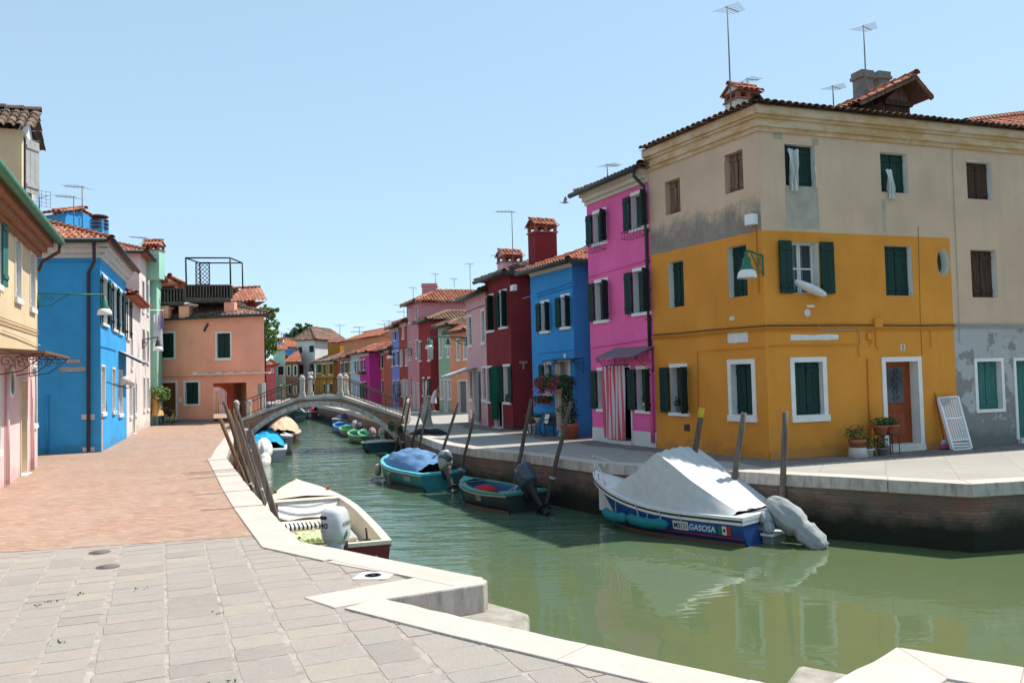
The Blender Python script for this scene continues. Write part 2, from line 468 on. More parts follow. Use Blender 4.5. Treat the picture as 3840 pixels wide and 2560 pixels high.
    def roof(s, pitch=18, over=.4, m=None, kind='hip', z=None, w=.21, ridge=None, soff=None, rise=None):
        z = z or s.z+.02
        P = s.pts[:4]; c = sum(P, Vector())/4
        fs = [Fa(P[i], P[(i+1) % 4]) for i in range(4)]
        ov = [over]*4 if isinstance(over, (int, float)) else over
        def corner(i):
            f0 = fs[(i-1) % 4]; f1 = fs[i]
            # intersection of offset edges
            A = f0.A+f0.n*ov[(i-1) % 4]; B = f1.A+f1.n*ov[i]
            d = f0.u.cross(f1.u).z
            if abs(d) < 1e-4: q = B
            else:
                t = (B-A).cross(f1.u).z/d; q = A+f0.u*t
            return Vector((q.x, q.y, z))
        E = [corner(i) for i in range(4)]
        D = ((E[3]-E[0]).length+(E[2]-E[1]).length)/2; Wd = ((E[1]-E[0]).length+(E[2]-E[3]).length)/2
        tp = math.tan(R_(pitch))
        if kind == 'gable': h = rise or D/2*tp; ra = (E[0]+E[3])/2; rb = (E[1]+E[2])/2; ra.z = rb.z = z+h
        elif kind == 'gableside': h = rise or Wd/2*tp; ra = (E[0]+E[1])/2; rb = (E[3]+E[2])/2; ra.z = rb.z = z+h
        elif kind == 'hip':
            if Wd >= D:
                h = rise or D/2*tp; k = min(.5, D/2/Wd); a = (E[0]+E[3])/2; b = (E[1]+E[2])/2; ra = a.lerp(b, k); rb = b.lerp(a, k)
            else:
                h = rise or Wd/2*tp; k = min(.5, Wd/2/D); a = (E[0]+E[1])/2; b = (E[3]+E[2])/2; ra = a.lerp(b, k); rb = b.lerp(a, k)
            ra = Vector((ra.x, ra.y, z+h)); rb = Vector((rb.x, rb.y, z+h))
        mb = MB()
        along = (kind == 'gable') or (kind == 'hip' and Wd >= D)
        if along: planes = [(E[0], E[1], rb, ra), (E[2], E[3], ra, rb), (E[1], E[2], rb, rb), (E[3], E[0], ra, ra)]
        else: planes = [(E[0], E[1], ra, ra), (E[1], E[2], rb, ra), (E[2], E[3], rb, rb), (E[3], E[0], ra, rb)]
        if kind == 'gable': planes = planes[:2]
        if kind == 'gableside': planes = [planes[1], planes[3]]
        for pl in planes: tile_plane(mb, *pl, w=w)
        rt = MB(); lines = [(ra, rb)]
        if kind == 'hip':
            if along: lines += [(E[0], ra), (E[3], ra), (E[1], rb), (E[2], rb)]
            else: lines += [(E[0], ra), (E[1], ra), (E[2], rb), (E[3], rb)]
        for a, b in lines: ridge_tiles(mb, a, b, w*.55)
        # underside
        th = Vector((0, 0, -.05))
        mb.add([e+th for e in E], [(3, 2, 1, 0)], [(3.3, 7.1)])
        o = mb.build('roof', m or roof_red, s.root)
        if kind in ('gable', 'gableside'):
            ii = [(1, rb), (3, ra)] if kind == 'gable' else [(0, ra), (2, rb)]
            for i, tpp in ii:
                f = fs[i]; A = f.A+Vector((0, 0, s.z)); B = f.B+Vector((0, 0, s.z))
                mid = (A+B)/2; hh = tpp.z-s.z-.06
                g = MB(); g.ext([A-f.n*.1, B-f.n*.1, mid+Vector((0, 0, hh))-f.n*.1], f.n*.1)
                g.build('gable', s.wall, s.root)
        s.E = E; s.ra = ra; s.rb = rb; s.roofo = o
        return o
    def gutter(s, i, r=.08, m=None, over=.4, dz=-.02, ends=(.4, .4)):
        f = s.fs[i]; mb = MB(); z = s.z+dz
        mb.tube([f.p(-ends[0], z, over+.05), f.p(f.L+ends[1], z, over+.05)], r, 8)
        return mb.build('gutter', m or gutter_mat, s.root)
    def pipe(s, i, a, m=None, r=.05, z0=.05, top=None, over=.4, name='downpipe'):
        f = s.fs[i]; mb = MB(); z = top or s.z
        mb.tube([f.p(a, z-.05, over), f.p(a, z-.25, over), f.p(a, z-.55, .10), f.p(a, z-.8, .07), f.p(a, z0, .07)], r, 8)
        for q in range(1, 5):
            zz = z0+(z-1-z0)*q/5; f.box(mb, a-r*1.5, a+r*1.5, zz-.02, zz+.02, 0, .07+r*1.2)
        return mb.build(name, m or gutter_mat, s.root)
    def band(s, i, a0, a1, z0, z1, d, m, name='band'):
        mb = MB(); s.fs[i].box(mb, a0, a1, z0, z1, 0, d); return mb.build(name, m, s.root)
    def cable(s, i, pts, r=.015, m=None, d=.03, name='cable'):
        mb = MB(); mb.tube([s.fs[i].p(a, z, d) for a, z in pts], r, 5); return mb.build(name, m or iron, s.root)
    def pxs(s, i, pts): return [s.fs[i].q(*p) for p in pts]
def tile_plane(mb, E0, E1, T1, T0, w=.21, rl=.36, seg=5):
    """rows of barrel tiles on the quad E0-E1 (eave) to T1-T0 (top); T may coincide (triangle)"""
    u = E1-E0; L = u.length
    if L < .05: return
    u = u/L
    v = (T0-E0)-u*(T0-E0).dot(u)
    if v.length < .05: v = (T1-E0)-u*(T1-E0).dot(u)
    Hs = v.length
    if Hs < .05: return
    v = v/Hs; n = u.cross(v)
    t0 = (T0-E0).dot(u); t1 = (T1-E0).dot(u)
    nc = max(1, int(round(L/w))); w = L/nc; sd = random.randint(0, 999)
    for c in range(nc):
        a = (c+.5)*w
        if a < t0: hm = Hs*a/t0 if t0 > 1e-3 else Hs
        elif a > t1: hm = Hs*(L-a)/(L-t1) if L-t1 > 1e-3 else Hs
        else: hm = Hs
        hm = min(Hs, hm)
        nr = int(math.ceil(hm/rl)); aj = random.uniform(-.012, .012)
        for r in range(nr):
            b0 = r*rl-.02; b1 = min((r+1)*rl, hm+.02)
            if b1-b0 < .03: continue
            lift = random.uniform(.018, .034); ja = aj+random.uniform(-.008, .008)
            pr0 = []; pr1 = []
            for k in range(seg+1):
                th = math.pi*k/seg; x = -math.cos(th)*w*.40; hh = math.sin(th)*w*.34
                pr0.append(E0+u*(a+x*1.08+ja)+v*b0+n*(hh+lift)); pr1.append(E0+u*(a+x*.9+ja)+v*b1+n*(hh+.002))
            base = pr0+pr1; N = seg+1
            fs = [(k, k+1, N+k+1, N+k) for k in range(seg)]
            uv = [(c+.5+sd, r+.5)]*len(fs)
            mb.add(base, fs, uv, True)
        # channel tile
        x0 = a+w*.34; x1 = a+w*.66
        for r in range(nr):
            b0 = r*rl+.03; b1 = min((r+1)*rl+.03, hm)
            if b1-b0 < .03: continue
            mb.add([E0+u*x0+v*b0+n*.012, E0+u*(x0+x1)/2+v*b0-n*.0, E0+u*x1+v*b0+n*.012, E0+u*x1+v*b1, E0+u*(x0+x1)/2+v*b1-n*.012, E0+u*x0+v*b1], [(0, 1, 4, 5), (1, 2, 3, 4)], [(c+.5+sd, r+300.5)]*2)
def ridge_tiles(mb, a, b, r=.11):
    d = b-a; L = d.length
    if L < .1: return
    d = d/L; sd = d.cross(Vector((0, 0, 1))).normalized(); upv = sd.cross(d)
    n = max(1, int(L/.38)); s0 = random.randint(0, 999)
    for i in range(n):
        p0 = a+d*(L*i/n-.02); p1 = a+d*(L*(i+1)/n)
        A = [p0+sd*(-math.cos(math.pi*k/5)*r*1.1)+upv*(math.sin(math.pi*k/5)*r+.05) for k in range(6)]
        B = [p1+sd*(-math.cos(math.pi*k/5)*r*.95)+upv*(math.sin(math.pi*k/5)*r*.9+.03) for k in range(6)]
        mb.add(A+B, [(k, k+1, 7+k, 6+k) for k in range(5)], [(i+.5+s0, 500.5)]*5, True)
# ================================================================ setting
def pin(x, y, poly):
    c = False; n = len(poly); j = n-1
    for i in range(n):
        xi, yi = poly[i]; xj, yj = poly[j]
        if (yi > y) != (yj > y) and x < (xj-xi)*(y-yi)/(yj-yi)+xi: c = not c
        j = i
    return c
LO = [(-80, 92), (-28, 79), (-24, 73), (-18.5, 57), (-13.3, 42.5), (-12.9, 38.9), (-9.9, 28.7), (-8.83, 25.3), (-5.75, 17.87), (-4.52, 15), (-3.12, 11.86), (-2.13, 10.97), (-.42, 9.46), (-.40, 9.28), (-1.48, 8.72), (-.33, 7.76), (.55, 7.06), (1.66, 6.18), (2.05, 5.85), (3.08, 6.78), (3.77, 6.29), (9, 2.6)]
RO = [(60, 26.2), (9.89, 16.2), (8.73, 15.97), (6.22, 17.86), (2.04, 21.3), (.46, 23.98), (-1.1, 26.04), (-2.53, 28.73), (-3.56, 32.24), (-4.81, 37.22), (-5.4, 40.5), (-10.7, 56.6), (-16.6, 73), (-19.5, 80), (-30, 90), (-80, 104)]
left_land = LO+[(9, -40), (-200, -40), (-200, 92)]
right_land = RO+[(-400, 140), (-400, 600), (500, 600), (500, 26.2)]
# --- canal wall: brick above, dark weed below
def wallmat():
    b = NB('quay_wall_brick')
    bt = b.n('ShaderNodeTexBrick'); bt.inputs['Scale'].default_value = 1.0
    g = b.n('ShaderNodeNewGeometry'); sx = b.n('ShaderNodeSeparateXYZ'); b.l(g.outputs['Position'], sx.inputs[0])
    cx = b.n('ShaderNodeCombineXYZ')
    b.l(b.math('ADD', b.math('MULTIPLY', sx.outputs[0], .8), b.math('MULTIPLY', sx.outputs[1], .75)), cx.inputs[0]); b.l(sx.outputs[2], cx.inputs[1])
    b.l(cx.outputs[0], bt.inputs['Vector'])
    bt.inputs['Brick Width'].default_value = .26; bt.inputs['Row Height'].default_value = .075; bt.inputs['Mortar Size'].default_value = .008
    bt.inputs['Color1'].default_value = (.20, .085, .055, 1); bt.inputs['Color2'].default_value = (.27, .16, .11, 1); bt.inputs['Mortar'].default_value = (.12, .10, .08, 1)
    n = b.noise(1.3, 10, rough=.75)
    c = b.mix(b.ramp(n, .40, .6), bt.outputs[0], (.12, .105, .08))
    h = b.math('ADD', sx.outputs[2], b.math('MULTIPLY', b.math('SUBTRACT', b.noise(1.6, 8), .5), .9))
    c = b.mix(b.ramp(b.math('ADD', h, 1.5), .55, 1.0, (1, 1, 1), (0, 0, 0)), c, (.018, .020, .010))
    b.bump(b.math('ADD', b.noise(14, 6), b.math('MULTIPLY', bt.outputs[1], -.6)), .7, .03)
    return b.done(c, .75, .25)
quay_wall = wallmat()
def sidewalk_mat():
    b = NB('sidewalk_slabs')
    bt = b.n('ShaderNodeTexBrick'); b.l(b.map((1, 1, 1), (0, 0, R_(-66))), bt.inputs['Vector'])
    bt.inputs['Scale'].default_value = 1; bt.inputs['Brick Width'].default_value = 1.9; bt.inputs['Row Height'].default_value = 1.35; bt.inputs['Mortar Size'].default_value = .010
    bt.inputs['Color1'].default_value = (.34, .32, .285, 1); bt.inputs['Color2'].default_value = (.38, .355, .315, 1); bt.inputs['Mortar'].default_value = (.27, .25, .22, 1)
    n = b.noise(.8, 9, rough=.7)
    c = b.mix(b.math('MULTIPLY', b.ramp(n, .4, .7), .35), bt.outputs[0], (.25, .235, .21))
    c = b.mix(b.math('MULTIPLY', b.ramp(b.noise(9, 6), .5, .75), .25), c, (.2, .19, .17))
    b.bump(b.noise(50, 4), .2, .01)
    return b.done(c, .85, .2)
def brickpave_mat():
    b = NB('brick_paving')
    v = b.map((1, 1, 1), (0, 0, R_(-23)))
    sx = b.n('ShaderNodeSeparateXYZ'); b.l(v, sx.inputs[0])
    cell = .26
    zz = b.n('ShaderNodeMath', operation='PINGPONG'); b.l(sx.outputs[0], zz.inputs[0]); zz.inputs[1].default_value = cell
    y2 = b.math('ADD', sx.outputs[1], zz.outputs[0])
    cx = b.n('ShaderNodeCombineXYZ'); b.l(b.math('ADD', sx.outputs[0], 450), cx.inputs[0]); b.l(y2, cx.inputs[1])
    bt = b.n('ShaderNodeTexBrick'); b.l(cx.outputs[0], bt.inputs['Vector']); bt.offset = 0
    bt.inputs['Scale'].default_value = 1; bt.inputs['Brick Width'].default_value = 900; bt.inputs['Row Height'].default_value = .075; bt.inputs['Mortar Size'].default_value = .010; bt.inputs['Mortar Smooth'].default_value = .3
    bt.inputs['Color1'].default_value = (.42, .245, .165, 1); bt.inputs['Color2'].default_value = (.34, .22, .16, 1); bt.inputs['Mortar'].default_value = (.20, .15, .12, 1)
    band = b.math('GREATER_THAN', b.math('FRACT', b.math('MULTIPLY', sx.outputs[0], .28/cell)), .5)
    bt2 = b.mix(b.math('MULTIPLY', band, .22), bt.outputs[0], (.30, .20, .155))  # every other zigzag band darkened in colour, standing for how light catches it
    w3 = b.n('ShaderNodeTexVoronoi'); w3.inputs['Scale'].default_value = 6.5; b.l(b.map((1, 2.2, 1), (0, 0, R_(-23))), w3.inputs['Vector'])
    bt2 = b.mix(b.math('MULTIPLY', b.ramp(w3.outputs['Color'], .3, .8), .35), bt2, (.50, .36, .28))
    s1 = b.noise(1, 3, b.map((3.2, 15, 1), (0, 0, R_(-23+42)))); s2 = b.noise(1, 3, b.map((3.2, 15, 1), (0, 0, R_(-23-42))))
    st = b.mix(band, s1, s2); bt2 = b.mix(b.math('MULTIPLY', b.ramp(st, .40, .48, (1, 1, 1), (0, 0, 0)), .6), bt2, (.24, .14, .10)); bt2 = b.mix(b.math('MULTIPLY', b.ramp(st, .56, .62), .5), bt2, (.56, .43, .34))
    n = b.noise(.7, 9, rough=.7)
    c = b.mix(b.math('MULTIPLY', b.ramp(n, .42, .62), .45), bt2, (.38, .31, .25))
    c = b.mix(b.math('MULTIPLY', b.ramp(b.noise(2.6, 8), .5, .7), .4), c, (.27, .17, .13))
    b.bump(b.math('ADD', b.math('MULTIPLY', bt.outputs[1], -1.0), b.math('MULTIPLY', b.noise(30, 4), .4)), .45, .01)
    return b.done(c, .9, .15)
def coping_mat():
    b = NB('coping_stone')
    n = b.noise(1.4, 9, rough=.7)
    c = b.mix(b.ramp(n, .35, .7), (.56, .485, .43), (.47, .41, .355))
    c = b.mix(b.math('MULTIPLY', b.ramp(b.noise(18, 8, rough=.8), .56, .66), .45), c, (.34, .30, .26))
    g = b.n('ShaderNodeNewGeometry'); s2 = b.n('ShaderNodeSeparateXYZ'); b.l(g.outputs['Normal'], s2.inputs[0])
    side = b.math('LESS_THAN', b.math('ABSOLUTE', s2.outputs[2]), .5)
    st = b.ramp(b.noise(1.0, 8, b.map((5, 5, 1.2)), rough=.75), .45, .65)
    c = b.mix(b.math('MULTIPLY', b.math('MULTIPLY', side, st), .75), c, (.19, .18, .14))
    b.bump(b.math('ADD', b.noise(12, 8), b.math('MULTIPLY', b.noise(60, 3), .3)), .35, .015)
    return b.done(c, .8, .2)
def slab_mat():
    b = NB('paving_slab_stone')
    w = b.n('ShaderNodeTexWhiteNoise', noise_dimensions='2D'); b.l(b.tc.outputs['UV'], w.inputs[0])
    r = b.n('ShaderNodeValToRGB'); b.l(w.outputs[0], r.inputs[0]); e = r.color_ramp.elements
    e[0].position = 0; e[0].color = (.29, .26, .235, 1); e[1].position = .3; e[1].color = (.37, .335, .30, 1)
    for p, c in ((.6, (.345, .315, .285, 1)), (.82, (.39, .325, .285, 1)), (1, (.40, .355, .29, 1))):
        x = e.new(p); x.color = c
    n = b.noise(5, 9, rough=.75)
    c = b.mix(b.ramp(n, .35, .7), b.mix(.0, r.outputs[0], r.outputs[0]), b.mix(.5, r.outputs[0], (.30, .27, .24)))
    c = b.mix(b.math('MULTIPLY', b.ramp(b.noise(38, 8, rough=.85), .50, .66), .6), c, (.20, .18, .16))
    c = b.mix(b.math('MULTIPLY', b.ramp(b.noise(.5, 5), .5, .7), .25), c, (.40, .335, .285))
    c = b.mix(b.math('MULTIPLY', b.ramp(b.noise(1.8, 8, rough=.7), .48, .7), .35), c, (.42, .36, .29))
    b.bump(b.math('ADD', b.noise(22, 8, rough=.75), b.math('MULTIPLY', b.noise(110, 3), .5)), .75, .015)
    return b.done(c, .88, .2)
sidewalk = sidewalk_mat(); brickpave = brickpave_mat(); coping_m = coping_mat(); slabs_m = slab_mat()
mortar = mat('mortar', (.36, .315, .28), .95, .35, 6, .5, 30)
bed = mat('canal_bed', (.03, .035, .02), .9)
mb = MB(); mb.quad((-2000, -2000, -3.2), (2000, -2000, -3.2), (2000, 2000, -3.2), (-2000, 2000, -3.2)); mb.build('ground', bed, kind='structure')
def land(name, poly, zt, top, side):
    ar = sum(poly[i][0]*poly[(i+1) % len(poly)][1]-poly[(i+1) % len(poly)][0]*poly[i][1] for i in range(len(poly)))
    if ar < 0: poly = poly[::-1]
    n = len(poly); mb = MB(); P = [Vector((x, y, zt)) for x, y in poly]; Q = [Vector((x, y, -3.1)) for x, y in poly]
    mb.add(P+Q, [tuple(range(n))]+[(i+n, (i+1) % n+n, (i+1) % n, i) for i in range(n)])
    o = mb.build(name, [top, side], kind='structure')
    for p in o.data.polygons: p.material_index = 0 if p.index == 0 else 1
    return o
land('left_quay', left_land, -.007, mortar, quay_wall)
land('right_quay', right_land, -.004, sidewalk, quay_wall)
def offset(line, d):
    out = []
    for i, p in enumerate(line):
        p = Vector(p); a = Vector(line[i-1]) if i else None; b = Vector(line[i+1]) if i < len(line)-1 else None
        ns = []
        for q, r in ((a, p), (p, b)):
            if q is None or r is None: continue
            t = (r-q).normalized(); ns.append(Vector((-t.y, t.x)))
        n = sum(ns, Vector((0, 0))); n = n/len(ns); k = max(n.length_squared, .25)
        out.append(p+n*(d/k))
    return out
def coping(name, line, w, side, top, thick=.27, st=1.35, proud=.05):
    """separate stones along the quay edge; side=+1: land on the left of the line direction"""
    o1 = offset(line, -side*proud); o2 = offset(line, side*w); mb = MB()
    for i in range(len(line)-1):
        a0, a1, b0, b1 = o1[i], o1[i+1], o2[i], o2[i+1]
        L = (a1-a0).length; n = max(1, round(L/st)); ts = [0]+[(j+random.uniform(-.15, .15))/n for j in range(1, n)]+[1]
        for j in range(n):
            g = .007/L; t0 = ts[j]+(g if j else 0); t1 = ts[j+1]-(g if j < n-1 else 0)
            h = top+random.uniform(-.003, .003)
            m = 6; q0 = [a0.lerp(a1, t0+(t1-t0)*k/m) for k in range(m+1)]; q1 = [b0.lerp(b1, t0+(t1-t0)*k/m) for k in range(m+1)]
            nn = (b0-a0).normalized()
            for k in range(1, m): q0[k] = q0[k]+nn*random.uniform(-.008, .020)
            poly = [(p.x, p.y) for p in q0]+[(p.x, p.y) for p in reversed(q1)]
            mb.prism(poly, h-thick, h)
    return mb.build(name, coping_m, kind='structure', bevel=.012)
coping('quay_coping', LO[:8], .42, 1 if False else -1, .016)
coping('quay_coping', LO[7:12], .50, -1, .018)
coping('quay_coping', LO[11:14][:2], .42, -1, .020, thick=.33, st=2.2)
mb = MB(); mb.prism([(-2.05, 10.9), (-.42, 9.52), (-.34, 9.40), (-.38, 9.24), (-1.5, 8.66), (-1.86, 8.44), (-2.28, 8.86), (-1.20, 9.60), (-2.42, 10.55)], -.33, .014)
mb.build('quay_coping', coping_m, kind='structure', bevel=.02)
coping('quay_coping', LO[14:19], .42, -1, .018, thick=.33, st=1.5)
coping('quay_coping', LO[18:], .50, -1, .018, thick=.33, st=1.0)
coping('quay_coping', RO[1:], .45, 1 if False else -1, .016, thick=.26, st=1.7)
coping('quay_coping', RO[:2], .45, -1, .016, thick=.26, st=1.7)
# landing steps
stepm = mat('step_stone', (.34, .31, .26), .9, .35, 5, .6, 25)
mb = MB(); mb.prism([(-1.55, 8.72), (-1.0, 9.35), (-.55, 9.8), (-.45, 9.8), (.02, 9.3), (.12, 9.16), (.10, 8.6), (-.36, 7.72), (-.55, 7.75)], -1.2, -.30); mb.build('landing_step', stepm, kind='structure', bevel=.05)
mb = MB(); mb.prism([(1.6, 6.3), (2.05, 6.75), (2.46, 7.42), (3.1, 6.95), (2.9, 6.2), (2.05, 5.7)], -1.2, -.30); mb.build('landing_step', stepm, kind='structure', bevel=.05)
# brick paving sheet
inner = [p for p in offset(LO[:12], -.15)]
bp = [(p.x, p.y) for p in inner[:10]]+[(-3.75, 12.52), (-7.25, 11.71), (-40, 4.5), (-199, 4.5), (-199, 91.8)]
ar = sum(bp[i][0]*bp[(i+1) % len(bp)][1]-bp[(i+1) % len(bp)][0]*bp[i][1] for i in range(len(bp)))
if ar < 0: bp = bp[::-1]
mb = MB(); mb.add([Vector((x, y, -.002)) for x, y in bp], [tuple(range(len(bp)))]); mb.build('brick_paving', brickpave, kind='structure')
# stone slabs in the foreground
dv = Vector((-.39, .921)); ev = Vector((.921, .39)); mb = MB()
near = left_land
def brick_side(x, y): return y > 11.72+(x+7.25)*.226 and x < -3.4
col = 0; ecoord = -9.0; random.seed(11)
while ecoord < 8.5:
    cw = random.choice([.40, .46, .52, .44, .56]); s_ = -1.5+random.uniform(0, .3); row = 0
    while s_ < 15.5:
        rl = random.choice([.32, .38, .42, .48, .36, .54, .30]); g = random.uniform(.004, .008)
        skew = [random.uniform(-.009, .009) for _ in range(8)]
        cs = []
        for (a, b, i) in ((ecoord+g, s_+g, 0), (ecoord+cw-g, s_+g, 1), (ecoord+cw-g, s_+rl-g, 2), (ecoord+g, s_+rl-g, 3)):
            cs.append(ev*(a+skew[i])+dv*(b+skew[i+4]))
        cen = sum(cs, Vector((0, 0)))/4
        if cen.y > 1.0 and cen.x > -14 and cen.x < 8:
            def ok(p): return pin(p.x, p.y, near) and not brick_side(p.x, p.y)
            ins = [ok(p) for p in cs]; h = random.uniform(-.005, .0); uv = (col+.5, row+.5)
            if all(ins):
                # slightly rounded slab: inner top and a lower rim
                ring = []
                for i in range(4):
                    a, b = cs[i], cs[(i+1) % 4]; nn = Vector((-(b-a).y, (b-a).x)).normalized(); ring.append(a.lerp(cen, random.uniform(.01, .05)))
                    for q in (.25, .5, .75): ring.append(a.lerp(b, q)+nn*random.uniform(-.002, .009))
                m = len(ring); P = [Vector((p.x, p.y, h-.008)) for p in ring]+[Vector((p.x, p.y, h+random.uniform(-.001, .001))) for p in (q.lerp(cen, .035) for q in ring)]
                mb.add(P, [tuple(range(m, 2*m))]+[(i, (i+1) % m, (i+1) % m+m, i+m) for i in range(m)], [uv]*(m+1), False)
            elif any(ins):
                N = 5
                for i in range(N):
                    for j in range(N):
                        q = [cs[0].lerp(cs[1], (i+a)/N).lerp(cs[3].lerp(cs[2], (i+a)/N), (j+b)/N) for a, b in ((0, 0), (1, 0), (1, 1), (0, 1))]
                        if all(ok(p) for p in q): mb.add([Vector((p.x, p.y, h)) for p in q], [(0, 1, 2, 3)], [uv])
        s_ += rl; row += 1
    ecoord += cw; col += 1
    if random.random() < .3: ecoord += .03
mb.build('stone_paving', slabs_m, kind='structure')
# small covers set in the paving
mb = MB(); c = G('W', 1645, 303); mb.prism([(c.x-.22, c.y-.16), (c.x+.2, c.y-.2), (c.x+.26, c.y+.14), (c.x-.16, c.y+.18)], .001, .006)
o = mb.build('inlay_slab', white_stone, kind='structure')
mb = MB(); mb.lathe((c.x, c.y, .006), [(.10, 0), (.10, .004), (.07, .004), (.07, 0)], 20); mb.lathe((c.x, c.y, .006), [(.03, 0), (.03, .005), (0, .005)], 12)
mb.build('drain_cover', iron, label='small round iron drain ring set in the white square slab', cat='drain cover')
for (x, y, t) in ((440, 199, 'upper'), (475, 263, 'lower')):
    c = G('W', x, y); mb = MB(); mb.lathe((c.x, c.y, 0), [(.14, 0), (.14, .003), (0, .003)], 20); mb.lathe((c.x, c.y, .001), [(.09, .002), (.09, .005), (0, .006)], 16)
    mb.build('manhole_cover', mat('cover_iron', (.16, .13, .12), .8), label='small worn iron cover in the stone paving, %s of the two' % ('farther' if t == 'upper' else 'nearer'), cat='manhole cover')
# tufts of weed in the joints
weed = mat('weed', (.12, .20, .05), .9, .3, 20)
mb = MB()
for (x, y) in ((360, 382), (610, 365), (175, 432), (268, 600), (225, 418), (985, 770), (965, 468)):
    c = G('W', x, y)
    for _ in range(5):
        p = c+Vector((random.gauss(0, .035), random.gauss(0, .05), 0)); a = random.uniform(0, 6.3); hh = random.uniform(.008, .02)
        d = Vector((math.cos(a), math.sin(a), 0)); mb.quad(p-d*.008, p+d*.008, p+d*.012+Vector((0, 0, hh))+d.cross(Vector((0, 0, 1)))*.02, p-d*.004+Vector((0, 0, hh)))
mb.build('weeds', weed, label='tiny green weeds growing in the joints of the stone paving', cat='weeds', kind='stuff')
# ---------------------------------------------------------------- water
def water_mat():
    b = NB('canal_water')
    g = b.n('ShaderNodeNewGeometry'); pos = g.outputs['Position']
    sx = b.n('ShaderNodeSeparateXYZ'); b.l(pos, sx.inputs[0])
    n = b.noise(.25, 4, pos)
    col = b.mix(b.ramp(n, .3, .7), (.090, .124, .060), (.104, .136, .060))
    # ripples are livelier up the canal, calm in the basin
    act = b.n('ShaderNodeMapRange'); b.l(b.math('ADD', sx.outputs[1], b.math('MULTIPLY', sx.outputs[0], -1.0)), act.inputs[0])
    act.inputs[1].default_value = 13.5; act.inputs[2].default_value = 19.0; act.inputs[3].default_value = .035; act.inputs[4].default_value = 1.0
    m1 = b.n('ShaderNodeMapping'); m1.inputs['Scale'].default_value = (.55, 1.5, 1); m1.inputs['Rotation'].default_value = (0, 0, R_(8)); b.l(pos, m1.inputs[0])
    col = b.mix(b.math('MULTIPLY', act.outputs[0], .7), col, (.062, .122, .082))
    r1 = b.noise(.75, 3, m1.outputs[0], .5, .4)
    r2 = b.noise(2.2, 3, m1.outputs[0], .5, .6)
    calm = b.noise(.55, 2, pos, .4, .5)
    calm2 = b.noise(2.2, 2, m1.outputs[0], .4, .8)
    rip = b.math('ADD', b.math('MULTIPLY', r1, 1.0), b.math('MULTIPLY', r2, .35))
    h = b.math('ADD', b.math('MULTIPLY', b.math('MULTIPLY', rip, 1.25), act.outputs[0]), b.math('ADD', b.math('MULTIPLY', calm, .35), b.math('MULTIPLY', calm2, .06)))
    bp = b.n('ShaderNodeBump'); bp.inputs['Strength'].default_value = 1.0; bp.inputs['Distance'].default_value = .055
    b.l(h, bp.inputs['Height']); b.l(bp.outputs[0], b.p.inputs['Normal'])
    b.p.inputs['IOR'].default_value = 1.333
    return b.done(col, .01, .5)
water = water_mat()
mb = MB(); mb.quad((-120, -60, WZ), (120, -60, WZ), (120, 150, WZ), (-120, 150, WZ)); mb.build('canal_water', water, kind='structure')
# ---------------------------------------------------------------- light
SUN_EL = 59; SUN_AZ = (.85, .52)   # direction towards the sun in x, y
w = bpy.data.worlds.new('World'); scene.world = w; w.use_nodes = True
nt = w.node_tree; bg = nt.nodes['Background']; sky = nt.nodes.new('ShaderNodeTexSky'); sky.sky_type = 'NISHITA'; sky.sun_disc = False
sky.sun_elevation = R_(SUN_EL); sky.sun_rotation = math.atan2(SUN_AZ[0], SUN_AZ[1]); sky.air_density = .7; sky.dust_density = .2; sky.ozone_density = 2.0; sky.altitude = 0
tint = nt.nodes.new('ShaderNodeMix'); tint.data_type = 'RGBA'; tint.blend_type = 'MULTIPLY'; tint.inputs[0].default_value = 1; tint.inputs[7].default_value = (1.66, 2.10, 2.32, 1)
gam = nt.nodes.new('ShaderNodeGamma'); gam.inputs[1].default_value = .33; nt.links.new(sky.outputs[0], gam.inputs[0]); nt.links.new(gam.outputs[0], tint.inputs[6]); nt.links.new(tint.outputs[2], bg.inputs[0]); bg.inputs[1].default_value = .14
sl = bpy.data.lights.new('sun', 'SUN'); sl.energy = 3.45; sl.angle = R_(.5); sl.color = (1, .94, .85)
so = bpy.data.objects.new('sun', sl); COL.objects.link(so)
sd = Vector((SUN_AZ[0], SUN_AZ[1], 0)).normalized()*math.cos(R_(SUN_EL)); sd.z = math.sin(R_(SUN_EL))
so.rotation_euler = sd.to_track_quat('Z', 'Y').to_euler(); so.location = (20, 10, 40)
scene.view_settings.view_transform = 'Standard'; scene.view_settings.look = 'None'; scene.view_settings.exposure = 0.88; scene.view_settings.gamma = 1
# ================================================================ houses
def colpt(k, x, y, Y):
    d = rayd(k, x, y); return Vector((d.x*Y/d.y, Y))
def on_line(P, dr, k, x, y):
    """ground point on the line P+dr*t seen in the picture column x"""
    d = rayd(k, x, y); P = Vector(P); dr = Vector(dr)
    # (P+dr t) x d = 0
    t = -(P.x*d.y-P.y*d.x)/(dr.x*d.y-dr.y*d.x); return P+dr*t
def zq(h, fi, k, x, y, off=0): return h.fs[fi].q(k, x, y, off)[1]
p_ochre = plaster('plaster_ochre', (.68, .275, .045), .35)
p_cream = plaster('plaster_cream', (.61, .435, .31), .6, (.42, .34, .27), .0)
p_grey = plaster('plaster_grey', (.42, .42, .40), .4, (.27, .26, .24), .9)
p_pink = plaster('plaster_pink', (.80, .145, .375), .12)
p_blue = plaster('plaster_blue', (.048, .28, .60), .25)
p_dred = plaster('plaster_dark_red', (.24, .035, .038), .25)
p_rose = plaster('plaster_rose', (.70, .40, .40), .25)
p_orange = plaster('plaster_orange', (.92, .42, .29), .35)
p_green = plaster('plaster_green', (.27, .47, .33), .3)
p_brick = plaster('plaster_brick_red', (.36, .075, .06), .3)
p_peri = plaster('plaster_periwinkle', (.20, .27, .62), .2)
p_lblue = plaster('plaster_pale_blue', (.42, .54, .58), .25)
